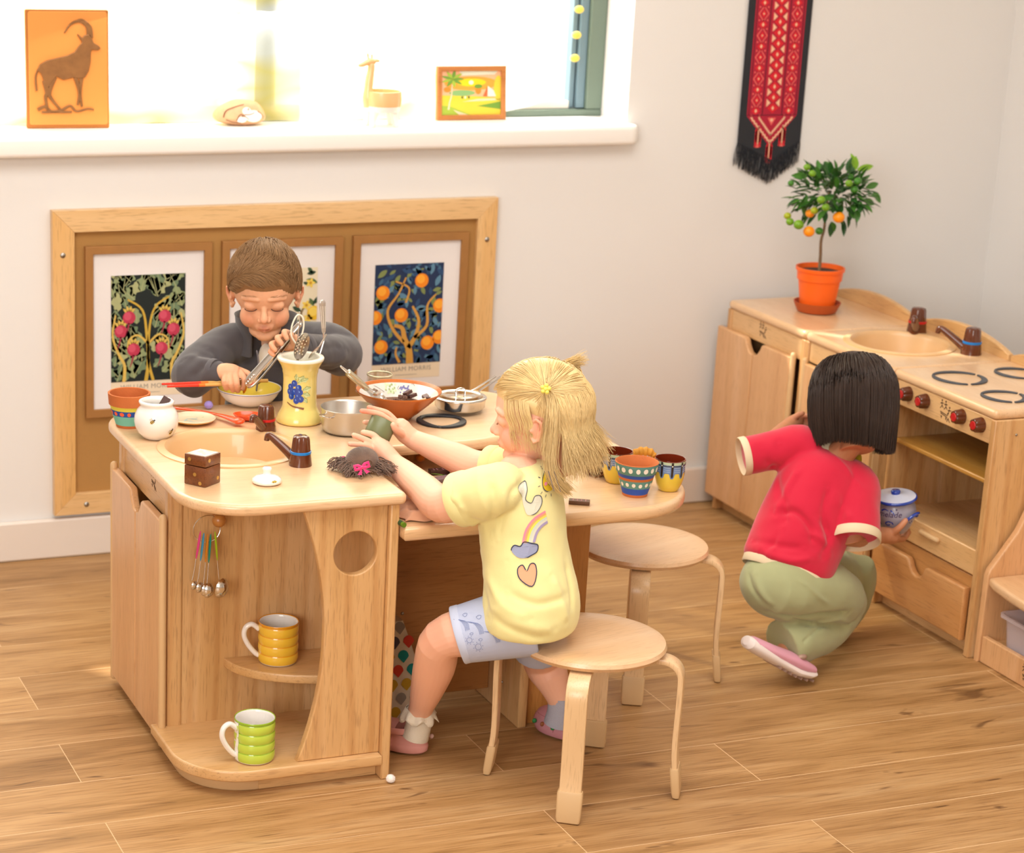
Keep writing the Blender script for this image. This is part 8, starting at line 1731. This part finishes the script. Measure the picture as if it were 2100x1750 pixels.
# stoneware jar in her hand
jc = Vector((2.7680, -1.1350, 0.2858)); jc.z += .004; tilt = Matrix.Rotation(.16, 4, Vector((.3, -.9, 0))); t = thing('marmalade_jar', 'grey stoneware jar with cobalt blue lid and painted writing held by the crouching girl', 'jar', jc)
stw = mat('stoneware', '9794a2', .3, coat=.3); cob = mat('cobalt', '1b3f9c', .15, coat=.6); pale = mat('stoneware_pale', 'c3c8da', .2, coat=.5); M_ = Matrix.Translation(jc) @ tilt @ Matrix.Scale(1.1, 4); Z3 = (0, 0, 0)
prof = [(.021, 0, 0), (.0235, .002, 0), (.032, .016, 0), (.0385, .032, 0), (.0405, .044, 0), (.0385, .056, 0), (.0345, .064, 0), (.0335, .068, 0), (.035, .070, 0)]
lathe_m(MB(), prof, Z3, 56, M_).build('body', stw, t, world=True, sharp=70)
lathe_m(MB(), [(.034, .069, 0), (.0405, .070, 0), (.0425, .0725, 0), (.042, .0755, 0), (.0395, .0765, 1), (.030, .078, 1), (.010, .0795, 1), (.0085, .081, 0), (.0095, .086, 0), (.008, .088, 0), (.0001, .0885, 0)], Z3, 56, M_).build('lid', [cob, pale], t, world=True, sharp=60)
rf = rfun(prof); Mi = M_.inverted(); cl_ = Mi @ CAM; a0 = math.atan2(cl_.y, cl_.x); wv = lambda e, a_=0.0: wrap(Z3, rf, a0+a_, e, M_)
b = MB(); me = text_loops_mesh('Marmelade', .0165, .25, 'RIGHT'); me.transform(Matrix.Translation((.012, .046, 0))); decal_mesh(b, me, wv(.0006)); decal(b, [circ(.002, .061, .0016, 10)], wv(.0006), 0, 0); b.build('writing', mat('purple_ink', '3a2152', .35), t, world=True, recalc=False)
b = MB()
for q in range(7): sp = [(-.014+(.009-.0011*q)*math.cos(q*.9+w_*.9/3), .030+(.007-.0009*q)*math.sin(q*.9+w_*.9/3)) for w_ in range(4)]; decal(b, [stroke(sp, .0028, .0022, 2)], wv(.0006+.00003*q), 0, 0)
for q in ([(-.030, .056), (-.022, .060), (-.014, .058)], [(-.010, .060), (-.004, .055), (-.002, .050)], [(-.034, .03), (-.030, .024)], [(.030, .030), (.033, .026)], [(.036, .032), (.038, .026)]): decal(b, [stroke(q, .003, .001, 3)], wv(.0006), 0, 0)
for q in range(9): a = q*.7; decal(b, [leaf2(.016*math.cos(a), .016*math.sin(a), .014, .003, a)], lambda u, v: M_ @ Vector((u, v, .0795-max(0, math.hypot(u, v)-.01)*.085)), 0, 0)
b.build('cobalt_pattern', cob, t, world=True, recalc=False)
ha = a0+.95; hp = []
for k in range(9): w_ = PI*k/8; z = .036+.012*math.sin(w_); u = ha+.42*math.cos(w_); r_ = rf(z)+.002+.006*math.sin(w_); hp.append(M_ @ Vector((r_*math.cos(u), r_*math.sin(u), z)))
MB().tube(crom(hp, 3), .0036, 10, round_ends=True).build('handle', cob, t, world=True)
